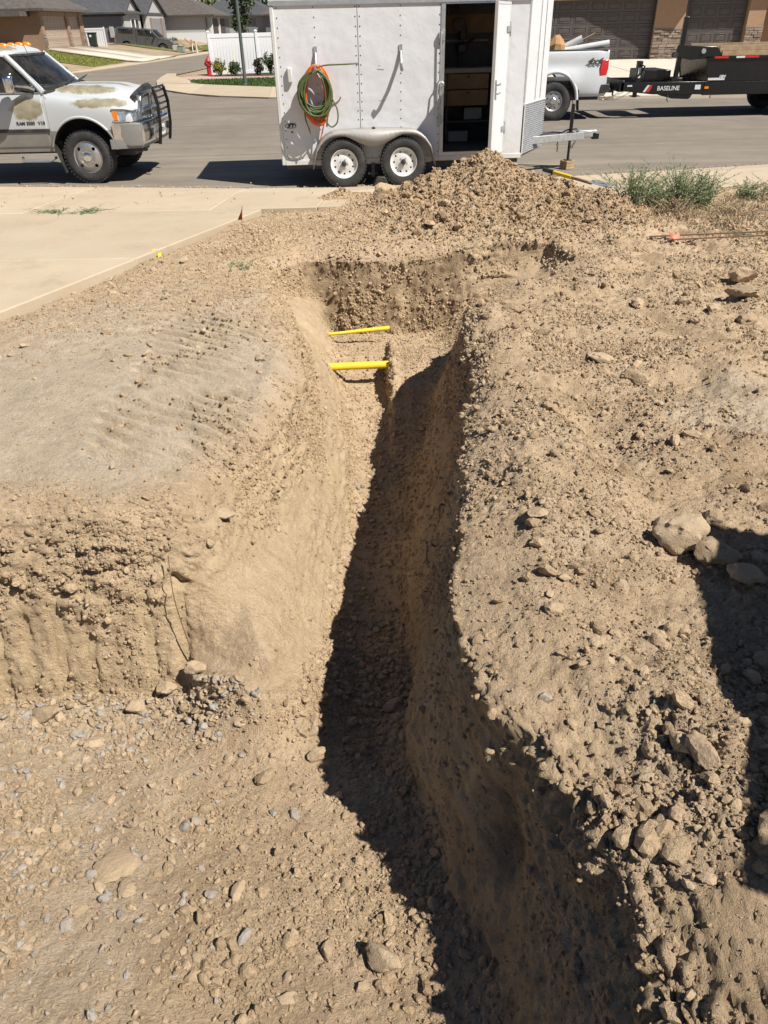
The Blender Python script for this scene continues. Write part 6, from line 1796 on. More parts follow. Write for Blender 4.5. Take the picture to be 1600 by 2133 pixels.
f = empty('vinyl_gate', (0, 0, 0), 0, 'white vinyl gate beside the brown house at the right edge', 'gate')
for k in range(10): MB().span((18.66 + k * .18, 42.9, .5), (18.83 + k * .18, 42.94, 2.32)).build('board', M_vinyl, f, bevel=.008)
MB().span((18.64, 42.86, 2.32), (20.5, 42.98, 2.52)).build('top_rail', M_vinyl, f, bevel=.01)

# ---- white vinyl fence on the far corner
f = empty('vinyl_fence', (-8.25, 44.0, 0), R(20), 'white vinyl privacy fence on the street corner behind the hydrant', 'fence')
PW = 2.42
for k in range(5):
    x0 = k * PW
    p = MB().span((x0 - .065, -.065, 0.02), (x0 + .065, .065, 1.90)).build('post', M_vinyl, f, bevel=.008)
    MB().loft([[(x0 - .08, -.08, 1.90), (x0 + .08, -.08, 1.90), (x0 + .08, .08, 1.90), (x0 - .08, .08, 1.90)], [(x0 - .08, -.08, 1.93), (x0 + .08, -.08, 1.93), (x0 + .08, .08, 1.93), (x0 - .08, .08, 1.93)], [(x0 - .01, -.01, 1.99), (x0 + .01, -.01, 1.99), (x0 + .01, .01, 1.99), (x0 - .01, .01, 1.99)]]).build('cap', M_vinyl, p)
    MB().span((x0 + .066, -.03, 1.66), (x0 + PW - .066, .03, 1.84)).build('top_rail', M_vinyl, f, bevel=.008)
    MB().span((x0 + .066, -.03, .08), (x0 + PW - .066, .03, .24)).build('bottom_rail', M_vinyl, f, bevel=.008)
    nb = 15; bw = (PW - .132) / nb
    b0 = None
    for j in range(nb):
        if b0 is None:
            b0 = MB().span((.003, -.014, .24), (bw - .003, .014, 1.66)).build('board', M_vinyl, f, bevel=.006, seg=1); o = b0
        else:
            o = b0.copy(); col.objects.link(o); o.parent = f
        o.location = (x0 + .066 + j * bw, 0, 0)
f2 = empty('vinyl_fence', (-24.9, 78.2, .75), R(8), 'short white vinyl fence panel beside the tan house', 'fence')
for k in range(8): MB().span((-.55 + k * .2, 0, .02), (-.37 + k * .2, .04, 1.35)).build('board', M_vinyl, f2, bevel=.008)
MB().span((-.6, -.02, 1.35), (1.1, .06, 1.48)).build('top_rail', M_vinyl, f2, bevel=.008)
for x in (-.62, 1.1): MB().span((x - .06, -.04, 0), (x + .06, .08, 1.55)).build('post', M_vinyl, f2, bevel=.01)

# ---- hydrant, light pole
hy = empty('fire_hydrant', (-8.36, 43.75, .06), R(-30), 'red fire hydrant at the corner of the white fence', 'fire hydrant')
M_hred = simple('hydrant_red', (.42, .022, .035), .45, var=.1, coat=.2)
MB().lathe([(.16, 0), (.16, .05), (.115, .06), (.105, .40), (.14, .42), (.14, .46), (.115, .47), (.115, .58), (.16, .60), (.16, .64), (.13, .66), (.11, .72), (.05, .78), (.001, .80)], n=20, axis='Z').build('barrel', M_hred, hy)
MB().cyl((0, 0, .78), (0, 0, .85), .03, n=5).build('operating_nut', M_hred, hy)
for a, r_ in ((0, .05), (90, .07), (180, .05)):
    c, s = math.cos(R(a)), math.sin(R(a)); o = MB().cyl((c * .1, -s * .1, .52), (c * .19, -s * .19, .52), r_, n=12).cyl((c * .19, -s * .19, .52), (c * .22, -s * .22, .52), r_ * 1.2, n=8).build('outlet_cap', M_hred, hy)
lp = empty('light_pole', (-5.46, 36.2, .05), 0, 'slim grey-green street light pole standing in the corner lawn', 'light pole')
M_pole = simple('pole_paint', (.10, .115, .105), .5, .2, var=.1)
MB().cyl((0, 0, 0), (0, 0, 7.5), .075, .05, n=16).build('shaft', M_pole, lp); MB().lathe([(.13, 0), (.13, .03), (.085, .06)], n=16, axis='Z').build('base', M_pole, lp)
MB().tube(smooth_path([(0, 0, 7.4), (.2, -.3, 7.8), (.4, -1.0, 7.95)]), .035, 8).build('arm', M_pole, lp); MB().box((.45, -1.25, 7.95), (.22, .55, .12), (0, 0, R(15))).build('lamp_head', M_pole, lp, bevel=.03)

# ---- street oddments by the grey pickup
tb = empty('trash_bin', (-23.75, 74.6, .88), R(10), 'dark green wheeled trash bin beside the tan garage', 'trash bin')
M_bin = simple('bin_plastic', (.016, .028, .024), .55, var=.1)
MB().loft([[(-.28, -.30, .08), (.28, -.30, .08), (.28, .30, .08), (-.28, .30, .08)], [(-.34, -.36, .98), (.34, -.36, .98), (.34, .36, .98), (-.34, .36, .98)]]).build('body', M_bin, tb, bevel=.03)
MB().span((-.37, -.39, .98), (.37, .40, 1.05)).build('lid', M_bin, tb, bevel=.03); MB().cyl((-.3, .3, .1), (.3, .3, .1), .1).build('wheel', M_bin, tb)
MB().cyl((-.1, -.345, .8), (-.1, -.36, .8), .09, n=16).build('sticker', M_plate, tb)
ub = empty('utility_pedestal', (-18.55, 84.2, .1), 0, 'low pale green utility pedestal in front of the grey pickup', 'utility box')
M_upgreen = simple('pedestal_green', (.17, .22, .17), .6, var=.1); MB().loft([[(-.35, -.3, 0), (.35, -.3, 0), (.35, .3, 0), (-.35, .3, 0)], [(-.3, -.25, .5), (.3, -.25, .5), (.3, .25, .5), (-.3, .25, .5)]]).build('box', M_upgreen, ub, bevel=.04); MB().span((-.33, -.28, .5), (.33, .28, .56)).build('lid', M_upgreen, ub, bevel=.02)
mk = empty('marker_post', (-17.38, 84, .1), 0, 'thin orange and white marker post near the side street', 'marker post')
MB().cyl((0, 0, 0), (0, 0, .7), .06, n=8).build('shaft', M_plate, mk); MB().cyl((0, 0, .7), (-.02, 0, 1.05), .07, n=8).build('tip', M_orange, mk)
mk = empty('marker_post', (-16.98, 84, .05), R(10), 'thicker grey-white post leaning right of the orange marker', 'marker post')
MB().cyl((0, 0, 0), (-.06, 0, 1.0), .10, n=10).build('shaft', M_conc2, mk); MB().cyl((0, 0, 0), (0, 0, .06), .16, n=10).build('foot', M_conc2, mk)
bl = tag(MB().box((-19.6, 86.6, .38), (.45, .45, .55)).build('concrete_block', M_conc2, None, bevel=.03), 'small concrete block at the front wheel of the grey pickup', 'block')
rr_ = random.Random(9)
for k in range(5):
    x = -21.2 + k * .9; z = zw(x)
    tag(MB().tube([(x, 94 + rr_.uniform(-1, 1), z + .1), (x + rr_.uniform(-.9, .9), 94, z + rr_.uniform(.5, 1.2))], .06, 6).build('branch', M_wood), 'cut branch in the heap in front of the pale grey house', 'branch', 'branches in the heap before the pale grey house')

# ---- grey pickup with camper shell
def grey_pickup():
    t = empty('pickup_truck', (-21.0, 87.2, -.05), 0, 'dark grey pickup with camper shell parked on the far driveway', 'pickup truck')
    t.rotation_euler = (0, R(4.2), 0)
    mats = [M_pgray, M_hole]
    sil = [(-4.62, .55), (-4.66, 1.20), (-4.60, 1.30), (-4.45, 1.98), (-4.3, 2.05), (-2.75, 2.05), (-2.62, 2.0), (-2.5, 2.02), (-1.3, 2.02), (-.95, 1.93), (-.30, 1.36), (-.1, 1.33), (.75, 1.22), (.98, 1.10), (1.05, .95), (1.08, .60), (.9, .45), (-4.5, .45)]
    m = MB().prism(sil, 0, 1.98, 'XZ')
    cs = [cutter_cyl((0, .42), .49, -.3, .4, mats), cutter_cyl((0, .42), .49, 1.6, 2.4, mats), cutter_cyl((-3.56, .42), .49, -.3, .4, mats), cutter_cyl((-3.56, .42), .49, 1.6, 2.4, mats)]
    o = build_cut(m, 'body', mats, t, cs)
    b = o.modifiers.new('bevel', 'BEVEL'); b.width = .05; b.segments = 3; b.limit_method = 'ANGLE'; b.angle_limit = R(50)
    for y in (-.006, 1.986):
        for q in ([(-4.25, 1.55), (-4.2, 1.92), (-2.85, 1.92), (-2.85, 1.55)], [(-2.35, 1.45), (-2.35, 1.92), (-1.70, 1.92), (-1.70, 1.45)], [(-1.62, 1.42), (-1.62, 1.92), (-1.20, 1.90), (-.55, 1.42)]):
            pane('side_window', [(x, y, z) for x, z in q], M_glassd, t, .012)
        MB().span((-2.56, y - .006, .5), (-2.53, y + .006, 2.0)).span((-1.66, y - .006, .55), (-1.64, y + .006, 1.95)).span((-.5, y - .006, .55), (-.48, y + .006, 1.4)).build('door_seam', M_hole, t)
        MB().span((-1.55, y - .012, 1.2), (-1.38, y + .012, 1.24)).build('door_handle', M_bplastic, t)
        MB().box((-.72, y - .14 if y < 1 else y + .14, 1.45), (.12, .22, .2)).build('mirror', M_bplastic, t, bevel=.03)
    pane('windscreen', [(-.30, .12, 1.40), (-.30, 1.86, 1.40), (-.93, 1.74, 1.955), (-.93, .24, 1.955)], M_glassd, t, .02)
    for y in (.02, 1.62):
        MB().span((.86, y, .92), (1.075, y + .34, 1.12)).build('headlight', M_lens, t, bevel=.03)
    MB().span((1.0, .45, .88), (1.10, 1.53, 1.18)).build('grille', M_chrome, t, bevel=.03)
    MB().span((.85, -.01, .50), (1.20, 1.99, .74)).build('bumper', M_chrome, t, bevel=.06)
    MB().span((-4.75, .02, .50), (-4.55, 1.96, .72)).build('rear_bumper', M_chrome, t, bevel=.04)
    MB().span((-4.67, -.004, 1.0), (-4.58, .2, 1.32)).build('tail_light', M_red, t, bevel=.02)
    w = wheel(t, (0, .13, .40), .40, .27, .25, M_brushed, 'steel', lug=5, holes=5)
    for x, y in ((-3.56, .13), (0, 1.85), (-3.56, 1.85)):
        k = copy_tree(w, t); k.location = (x, y, .40); k.rotation_euler = (0, R(25), 0 if y < 1 else math.pi)
    return t
grey_pickup()

# ================================================================== plants
def leaf_material(name, c0, c1, c2):
    m, nt, b = new_mat(name)
    rnd = nt.nodes.new('ShaderNodeNewGeometry').outputs['Random Per Island']
    c = ramp(nt, rnd, [(0, c0), (.55, c1), (1, c2)])
    nt.links.new(c, b.inputs['Base Color'])
    b.inputs['Roughness'].default_value = .6; b.inputs['Specular IOR Level'].default_value = .25
    b.inputs['Transmission Weight'].default_value = 0
    try: b.inputs['Subsurface Weight'].default_value = .0
    except Exception: pass
    return m
M_leafd = leaf_material('dark_leaf', (.022, .042, .014), (.045, .075, .024), (.085, .12, .04))
M_leafy = leaf_material('yellow_green_leaf', (.10, .12, .018), (.19, .20, .03), (.28, .27, .05))
M_leafr = leaf_material('plum_leaf', (.03, .022, .02), (.045, .05, .028), (.08, .07, .035))
M_weed = leaf_material('weed_leaf', (.12, .15, .075), (.21, .25, .13), (.33, .36, .21))
M_straw = leaf_material('dry_straw', (.20, .14, .08), (.34, .25, .15), (.46, .36, .23))
M_grass = leaf_material('grass_blade', (.03, .065, .015), (.055, .10, .024), (.09, .14, .04))
M_bark = simple('bark', (.11, .085, .065), .9, var=.3, scale=20, bmp=.5, bscale=60)
def leaf_cloud(name, n, centre, rad, size, mat, parent, seed, clumps=14, shell=.35):
    rs = np.random.RandomState(seed)
    cc = rs.normal(size=(clumps, 3)); cc /= np.linalg.norm(cc, axis=1)[:, None]; cc *= rs.uniform(.25, .85, (clumps, 1))
    k = rs.randint(0, clumps, n)
    p = cc[k] + rs.normal(0, .20, (n, 3))
    ln = np.linalg.norm(p, axis=1); p = p / np.maximum(1, ln / rs.uniform(.85, 1.1, n))[:, None]
    p = p * np.array(rad) + np.array(centre)
    a = rs.normal(size=(n, 3)); a /= np.linalg.norm(a, axis=1)[:, None]
    b = np.cross(a, rs.normal(size=(n, 3))); b /= np.linalg.norm(b, axis=1)[:, None]
    s = size * rs.uniform(.6, 1.3, (n, 1))
    V = np.stack([p - a * s * .55, p + b * s * .3, p + a * s * .55, p - b * s * .3], 1).reshape(-1, 3)
    Fq = np.arange(n * 4).reshape(n, 4)
    me = np_mesh(name, V, Fq)
    return add_obj(name, me, mat, parent)
def tree(name, loc, label, trunk_h, trunk_r, centre, rad, n, size, mat, seed, group=None):
    t = empty(name, loc, 0, label, 'tree', group); rs = random.Random(seed); m = MB()
    m.tube([(0, 0, -.1), (rs.uniform(-.02, .02), 0, trunk_h * .5), (0, 0, trunk_h), (0, 0, centre[2] + rad[2] * .5)], [trunk_r, trunk_r * .85, trunk_r * .7, trunk_r * .2], 8)
    for k in range(9):
        a = rs.uniform(0, 6.28); z = centre[2] + rad[2] * rs.uniform(-.75, .3); rr = rs.uniform(.5, .85)
        m.tube([(0, 0, z - rad[2] * .25), (rad[0] * rr * .5 * math.cos(a), rad[1] * rr * .5 * math.sin(a), z), (rad[0] * rr * math.cos(a), rad[1] * rr * math.sin(a), z + rad[2] * .25)], [trunk_r * .4, trunk_r * .25, trunk_r * .1], 5)
    m.build('trunk', M_bark, t)
    leaf_cloud('crown', n, centre, rad, size, mat, t, seed, clumps=max(10, n // 120)); return t
tree('young_tree', (-6.62, 45.3, .1), 'young staked tree with dark crown in front of the white fence', 1.7, .05, (0, 0, 2.75), (.70, .70, 1.30), 1500, .16, M_leafd, 21)
st_ = empty('tree_stake', (-6.2, 45.35, .05), 0, 'thin wooden stake beside the young tree', 'stake'); MB().cyl((0, 0, 0), (0, 0, 1.6), .03, n=6).build('post', M_bark, st_)
MB().tube([(0, 0, 1.5), (-.2, -.02, 1.52), (-.4, -.03, 1.5)], .008, 5).build('tie', M_yellow, st_)
tag(MB().tube([(-6.62, 45.25, 1.7), (-7.5, 43.6, .1)], .012, 5).build('guy_rope', M_yellow), 'yellow guy rope from the young tree down to the gravel', 'rope')
def shrub(loc, r, hgt, mat, label, seed, n=700):
    t = empty('shrub', loc, 0, label, 'shrub'); m = MB(); rs = random.Random(seed)
    for k in range(9):
        a = rs.uniform(0, 6.28); m.tube([(0, 0, 0), (r * .4 * math.cos(a), r * .4 * math.sin(a), hgt * .5), (r * .7 * math.cos(a), r * .7 * math.sin(a), hgt * .85)], [.02, .013, .005], 5)
    m.build('stems', M_bark, t); leaf_cloud('foliage', n, (0, 0, hgt * .52), (r, r, hgt * .5), .10, mat, t, seed, 16); return t
shrub((-7.65, 43.0, .08), .46, .80, M_leafy, 'yellow-green rounded shrub right of the hydrant', 31)
shrub((-6.95, 43.2, .08), .42, .62, M_leafd, 'dark low shrub between hydrant shrub and light pole', 32)
shrub((-5.75, 43.4, .08), .34, .70, M_leafr, 'plum-brown shrub near the trailer edge in the mulch bed', 33)
shrub((-5.25, 43.9, .08), .36, 1.0, M_leafd, 'taller dark shrub by the fence behind the cargo trailer', 34)
shrub((-20.6, 91.0, .5), .6, .9, M_leafd, 'dark spiky shrub behind the hood of the grey pickup', 35, 400)
shrub((-17.9, 86.6, .1), .5, .5, M_leafd, 'small bush beside the marker posts', 36, 300)
for k, (x, y, hh, w_) in enumerate(((-30, 165, 9.5, 5), (-22, 168, 8.0, 5), (-15, 165, 8.6, 5), (-41, 170, 10, 6), (-8, 168, 9, 5.5), (-55, 160, 9, 6))):
    tree('shade_tree', (x, y, 0), ['broad tree rising over the pale grey house roof', 'lower tree between the distant roofs', 'dark tree above the vinyl fence', 'tree over the blue-grey house roof', 'tree mostly hidden behind the cargo trailer', 'tree behind the tan house'][k], hh * .35, .25, (0, 0, hh * .62), (w_, w_, hh * .42), 1500, .8, M_leafd if k % 2 else M_weed, 40 + k, 'trees behind the far houses')
# mown grass on the corner lawn: short blades
def blades(name, pts, h0, h1, w, mat, label, seed, lean=.35):
    rs = np.random.RandomState(seed); n = len(pts)
    a = rs.uniform(0, 2 * np.pi, n); hh = rs.uniform(h0, h1, n); l = rs.normal(0, lean, (n, 2)) * hh[:, None]
    d = np.stack([np.cos(a), np.sin(a), 0 * a], 1) * (w * rs.uniform(.6, 1.3, n))[:, None]
    p = np.asarray(pts, dtype=np.float32)
    top = p + np.concatenate([l, hh[:, None]], 1)
    mid = p + np.concatenate([l * .35, hh[:, None] * .6], 1)
    V = np.stack([p - d, p + d, mid + d * .8, top, mid - d * .8], 1).reshape(-1, 3)
    i = np.arange(n) * 5
    f4 = np.stack([i, i + 1, i + 2, i + 4], 1); f3 = np.stack([i + 4, i + 2, i + 3], 1)
    return tag(add_obj(name, np_mesh(name, V, f4, f3), mat), label, kind='stuff')
rs = np.random.RandomState(2); n = 9000
P = np.stack([rs.uniform(-8.7, -2.5, n), rs.uniform(34.5, 41, n), np.full(n, .06)], 1)
lw = [(-8.6, 40.2), (-8.3, 38.75), (-7.4, 37.35), (-6.1, 36.25), (-4.2, 34.85), (1.5, 33.05), (1.5, 41), (-3.0, 41.0), (-6.5, 40.6)]
P = P[poly_dist(P[:, :2].astype(np.float32), lw) < -.03]
blades('grass', P, .03, .09, .012, M_grass, 'short mown grass of the corner lawn', 3)
n = 5000; P = np.stack([rs.uniform(-23.9, -18.4, n), rs.uniform(56.6, 64.2, n)], 1); P = np.stack([P[:, 0], P[:, 1], np.array([zw(x) for x in P[:, 0]])], 1)
blades('grass', P, .03, .08, .02, M_leafy, 'thin grass of the tan house lawn', 4)
# ================================================================== things on the dug ground
_TP = TF['p']
_vis = TF['under'] < .5
def gz_at(x, y, high=False):
    d = (_TP[:, 0] - x) ** 2 + (_TP[:, 1] - y) ** 2
    k = np.argpartition(d, 6)[:6]
    return float(_TP[k, 2].max() if high else np.median(_TP[k, 2]))

# ---- picked-out rocks: individuals
SH3 = rock_shapes(4, 8, 51, .30, 7, .06, (.62, .9))
SH2 = rock_shapes(3, 12, 57, .40, 7, .10)
def mesh_of(shapes, i):
    return np_mesh('rock', shapes[0][i], f3=shapes[1])
ROCK_BIG = [mesh_of(SH3, i) for i in range(8)]
ROCK_MID = [mesh_of(SH2, i) for i in range(12)]
for me in ROCK_BIG + ROCK_MID: me.materials.append(M_stone); me.set_sharp_from_angle(angle=R(42))
ROCK_CLODM = [me.copy() for me in ROCK_BIG]
for me in ROCK_CLODM: me.materials[0] = M_clodm
ROCK_CLOD = [me.copy() for me in ROCK_BIG]
for me in ROCK_CLOD: me.materials[0] = M_clod
_rr = random.Random(77)
def zone(x, y, r, group):
    if group == 'loose stones on the right bank':
        a = 'at the trench edge' if x < .2 + .13 * y + .25 else ('out by the right picture edge' if x > .42 * y + .35 else 'in the middle of the right bank')
        b = 'near the bottom corner' if y < 1.6 else ('level with the big boulders' if y < 2.9 else ('between the boulders and the trench bend' if y < 4.6 else 'far back by the trench bend'))
    elif group == 'stones on the sunlit pit floor':
        a = 'below the tooth-marked wall' if y > 2.2 else ('along the bottom picture edge' if y < 1.35 else 'in the middle of the pit floor')
        b = 'at the left picture edge' if x < -1.3 else ('left of the buried slabs' if x < -.95 else ('right of the buried slabs' if x < -.45 else 'close to the trench shadow'))
    elif group == 'stones on the left bank':
        a = 'near the driveway edge' if x < -1.9 - .25 * (7 - y) * 0 - .2 else ('near the trench rim' if x > -1.1 else 'in the middle of the left bank')
        b = 'above the pit wall' if y < 4.2 else ('beside the track prints' if y < 5.6 else 'toward the street')
    elif group == 'lumps on the spoil heap':
        a = 'on the left flank of the heap' if x < .9 else ('on the right flank of the heap' if x > 2.0 else 'on the middle of the heap')
        b = 'high near the crest' if y > 10.0 else ('half way down' if y > 9.3 else 'low by the trench lip')
    else:
        a = 'hard against the right trench wall' if x > -.02 else 'toward the left trench side'
        b = 'at the trench mouth' if y < 2.4 else 'a little way up the trench'
    sz = 'small' if r < .026 else ('middling' if r < .042 else 'large')
    return sz, a, b
def rock(name, x, y, r, label, cat, group=None, mesh=None, flat=.75, sink=.3, z=None, rot=None):
    me = mesh or (_rr.choice(ROCK_BIG) if r > .035 else _rr.choice(ROCK_MID))
    o = bpy.data.objects.new(name, me); col.objects.link(o)
    zz = gz_at(x, y) if z is None else z
    o.location = (x, y, zz + r * flat * (1 - 2 * sink))
    o.scale = (r * _rr.uniform(1.0, 1.2), r * _rr.uniform(.8, 1.0), r * flat)
    o.rotation_euler = rot or (_rr.uniform(-.3, .3), _rr.uniform(-.3, .3), _rr.uniform(0, 6.28))
    if group:
        sz, a, b = zone(x, y, r, group)
        label = '%s %s %s, %s' % (sz, 'earth lump' if cat == 'clod' else 'stone', a, b)
        group = '%s: %s' % (group, label)
    return tag(o, label, cat, group)
BIG = [
 (1.22, 2.46, .118, 'largest pale boulder on the right bank at the shadow edge', .95), (1.32, 2.36, .10, 'flat-topped boulder leaning right of the largest one', .7), (1.37, 2.19, .085, 'half-shaded boulder just below the boulder pair', .7),
 (1.41, 2.62, .06, 'dark rounded stone tucked behind the boulder pair', .9), (1.19, 2.62, .046, 'stone half hidden left behind the largest boulder', .8), (.87, 1.33, .056, 'upright tan rock beside the black shadow on the near right bank', 1.0),
 (.965, 1.08, .078, 'big rock cut by the right picture edge near the bottom', 1.0), (2.9, 5.84, .135, 'broad flat-topped boulder far back on the right bank', .6), (2.59, 5.62, .062, 'squarish stone in front of the far flat boulder', .8),
 (2.42, 5.80, .066, 'low stone left of the far flat boulder', .6), (3.12, 6.38, .125, 'dark clod heap behind the far flat boulder', .8), (1.44, 4.54, .085, 'long slab-like stone in the middle of the right bank', .45), (1.60, 4.30, .088, 'rough clod behind the ridge in mid right bank', .7),
 (2.06, 5.82, .068, 'dark rounded clod left on the far right bank', .7), (1.05, 5.66, .105, 'flat overhanging clod at the bend of the trench edge', .4), (.64, 2.56, .052, 'pale flat stone set in the right bank crest', .6), (1.59, 3.37, .056, 'light flat stone near the grey patch on the right', .45),
 (.10, 10.62, .135, 'tall dark clod at the left foot of the spoil heap', 1.1), (-.04, 1.19, .066, 'angular yellowish rock standing on the pit floor by the shadow', .95), (-.54, 2.05, .046, 'round pale stone alone on the pit floor slope', .85),
 (-1.71, 2.54, .080, 'light broken rock at the foot of the tooth-marked wall', .6), (-1.11, 2.62, .062, 'split boulder at the wall foot below the dry stem', .7), (-.93, 2.60, .055, 'squat stone right of the split boulder at the wall foot', .75),
 (-1.26, 2.56, .050, 'rounded stone left of the split boulder', .85), (-1.05, 1.61, .085, 'flat buried slab in the gravel of the pit floor', .35), (-.97, 1.5, .05, 'second buried slab just below the flat slab', .35), (-.56, 1.48, .04, 'rounded stone with grey neighbour in mid pit floor', .7),
 (-.83, 3.18, .058, 'dark split rock on the left bank rim above the pit', .5), (.03, 2.57, .056, 'brown cobble in the shaded trench floor against the right wall', .75), (-.33, 2.17, .046, 'upright stone at the trench mouth in the sun', .9)]
for x, y, r, lab, fl in BIG:
    clod = 'clod' in lab
    rock('dirt_clod' if clod else 'rock', x, y, r, lab, 'clod' if clod else 'rock', flat=fl, mesh=_rr.choice(ROCK_CLOD) if clod else None, sink=.22)
MIDR = [(.59, 1.98, .034), (.66, 2.15, .027), (1.16, 5.1, .055), (1.23, 2.84, .039), (.76, .99, .023), (.75, 1.38, .026), (.77, 1.6, .018), (.82, 1.68, .022), (.70, 1.83, .023), (.58, 1.78, .019), (.89, 2.15, .03), (.99, 2.57, .032), (.99, 2.35, .027), (.65, 1.51, .017), (.63, 1.71, .019), (.83, 3.11, .033), (.9, 3.21, .029), (1.03, 3.18, .033), (2.75, 5.38, .08), (2.62, 4.99, .047), (.8, 2.69, .021), (.99, 3.34, .029), (1.01, 1.41, .022), (.81, 1.16, .018), (1.18, 1.69, .028), (.50, 1.62, .024), (.56, 1.52, .02)]
for x, y, r in MIDR:
    rock('stone', x, y, r * 1.1, 'small tan stone lying loose on the bank right of the trench', 'stone', 'loose stones on the right bank', flat=.75)
rsn = np.random.RandomState(101)
def more(name, dens, n, r0, r1, label, group, flat=.7, meshes=None, sink=.3, cat='stone'):
    w = dens * TF['area'] * (TF['y'] > .7) * (TF['under'] < .5); w = np.maximum(w, 0); w = w / w.sum()
    for vi in rsn.choice(len(w), n, p=w):
        u = rsn.rand(); r = (r0 ** -1.6 + u * (r1 ** -1.6 - r0 ** -1.6)) ** (-1 / 1.6)
        r *= float(np.clip(_TP[vi, 1] / 4.5, .8, 1.8))
        rock(name, float(_TP[vi, 0]), float(_TP[vi, 1]), r, label, cat, group, flat=flat * rsn.uniform(.8, 1.2), z=float(_TP[vi, 2]), mesh=None if meshes is None else meshes[rsn.randint(len(meshes))], sink=sink)
more('stone', _bank_r * near_w * sstep(7.2, 5, _y) * (TF['dT'] > .08), 70, .017, .042, 'small tan stone lying loose on the bank right of the trench', 'loose stones on the right bank')
PITR = [(.14, 1.37, .03), (.10, 1.44, .024), (-1.75, 2.5, .039), (-.9, 2.55, .036), (-.78, 1.31, .023), (-.94, 1.8, .024), (-1.4, 2.34, .056), (-.17, 1.5, .032), (-.1, 1.11, .024), (-.22, 1.24, .035), (-.26, 1.08, .021), (-.4, 2.35, .023), (-.35, 2.31, .037), (-.4, 2.28, .032), (-.35, 2.36, .038), (-.45, 1.25, .016), (-.33, 1.08, .027), (-1.71, 2.04, .047), (-1.56, 1.9, .029), (-1.36, 2.03, .03), (-.7, 2.04, .026), (-.75, 1.72, .019), (-1.54, 2.07, .026), (-.75, 1.23, .016)]
for x, y, r in PITR:
    rock('stone', x, y, r, 'palm-sized stone lying on the sunlit pit floor', 'stone', 'stones on the sunlit pit floor', flat=.65)
more('stone', _pitf * (_x < .2), 60, .015, .036, 'palm-sized stone lying on the sunlit pit floor', 'stones on the sunlit pit floor', .6)
for x, y, r in [(-.1, 2.46, .034), (-.18, 2.44, .038), (.06, 2.77, .036), (-.02, 2.35, .03), (.02, 2.2, .032), (-.12, 2.25, .028), (-.2, 2.3, .03), (.05, 2.42, .034), (-.05, 2.62, .03), (-.16, 2.62, .026), (.03, 2.05, .026)]:
    rock('stone', x, y, r, 'rounded cobble in the shade of the trench floor', 'stone', 'cobbles on the shaded trench floor', flat=.75)
for x, y, r in [(-1.38, 3.29, .024), (-.84, 4.89, .04), (-1.09, 5.41, .029), (-.8, 4.59, .034), (-2.37, 6.6, .043), (-1.65, 5.1, .034), (-1.62, 4.9, .04), (-1.7, 7.27, .028), (-1.74, 4.88, .033), (-2.05, 5.42, .051), (-2.79, 6.76, .052), (-1.82, 6.96, .04), (-2.51, 6.99, .04), (-1.01, 6.16, .03)]:
    rock('stone', x, y, r, 'stone lying on the flat bank left of the trench', 'stone', 'stones on the left bank', flat=.6)
more('stone', _bank_l * sstep(4.6, 6.0, _y) * sstep(8.6, 7.6, _y), 26, .018, .034, 'stone lying on the flat bank left of the trench', 'stones on the left bank', .6)
more('spoil_lump', TF['heap'] * _view * (TF['n'][:, 1] < .3), 60, .020, .046, 'lump of dug earth on the spoil heap', 'lumps on the spoil heap', .85, ROCK_CLODM, .18, 'clod')

# ---- yellow pipes crossing the trench end
hollow_pipe('yellow_pipe', (-.58, 6.715, -.607), (.135, 6.735, -.60), .036, M_yellow, 'thick yellow pipe bridging the trench in front', 'pipe', .004)
yp = MB(); yp.tube([(-.70, 7.39, -.532), (-.42, 7.43, -.530), (-.1, 7.46, -.512), (.10, 7.485, -.505)], [.014, .017, .021, .023], 14); tag(yp.build('yellow_pipe', M_yellow), 'thin yellow pipe crossing the trench behind the thick one', 'pipe')

# ---- roots, dry stem
M_root = simple('root_bark', (.16, .10, .06), .85, var=.3, scale=30)
M_rootw = simple('peeled_root', (.62, .55, .45), .7, var=.1)
def root(pts, r, label, mat=M_root, tip=None):
    rt = MB(); sp = smooth_path(pts, 5); rt.tube(sp, [r * (1 - .6 * i / len(sp)) for i in range(len(sp))], 6)
    o = rt.build('root', mat); tag(o, label, 'root')
    if tip: o2 = MB().tube(smooth_path(tip, 4), r * 1.15, 6).build('broken_tip', M_rootw, o)
    return o
def wall_root(tx, ty, tz, r, ln, label, tip=False):
    d = ((_TP - np.array([tx, ty, tz])) ** 2).sum(1); k = int(d.argmin()); b = Vector(_TP[k]); n = Vector(TF['n'][k])
    p1 = b + n * ln * .35 + Vector((0, -.2, .1)) * ln; p2 = b + n * ln * .5 + Vector((0, -.4, -.35)) * ln; p3 = b + n * ln * .42 + Vector((0, -.5, -.8)) * ln
    root([b - n * .02, p1, p2, p3], r, label, tip=[p1.lerp(b, .3), p1, p1.lerp(p2, .6)] if tip else None)
wall_root(.22, 3.27, -.20, .006, .11, 'short brown root with pale broken tip in the shaded trench wall', True)
wall_root(.26, 3.60, -.15, .006, .10, 'dark root hanging higher in the shaded trench wall')
wall_root(.22, 3.0, -.35, .004, .05, 'small root stub low in the shaded trench wall')
for (pts, lab) in (([(-1.02, 2.80, .08), (-1.0, 2.70, -.1), (-.965, 2.66, -.35), (-.93, 2.62, -.55), (-.90, 2.59, -.66)], 'long dry stem hanging down the pit wall beside the tooth marks'),):
    ds = MB(); ds.tube(smooth_path(pts), .003, 6); tag(ds.build('dry_stem', M_root), lab, 'stem')

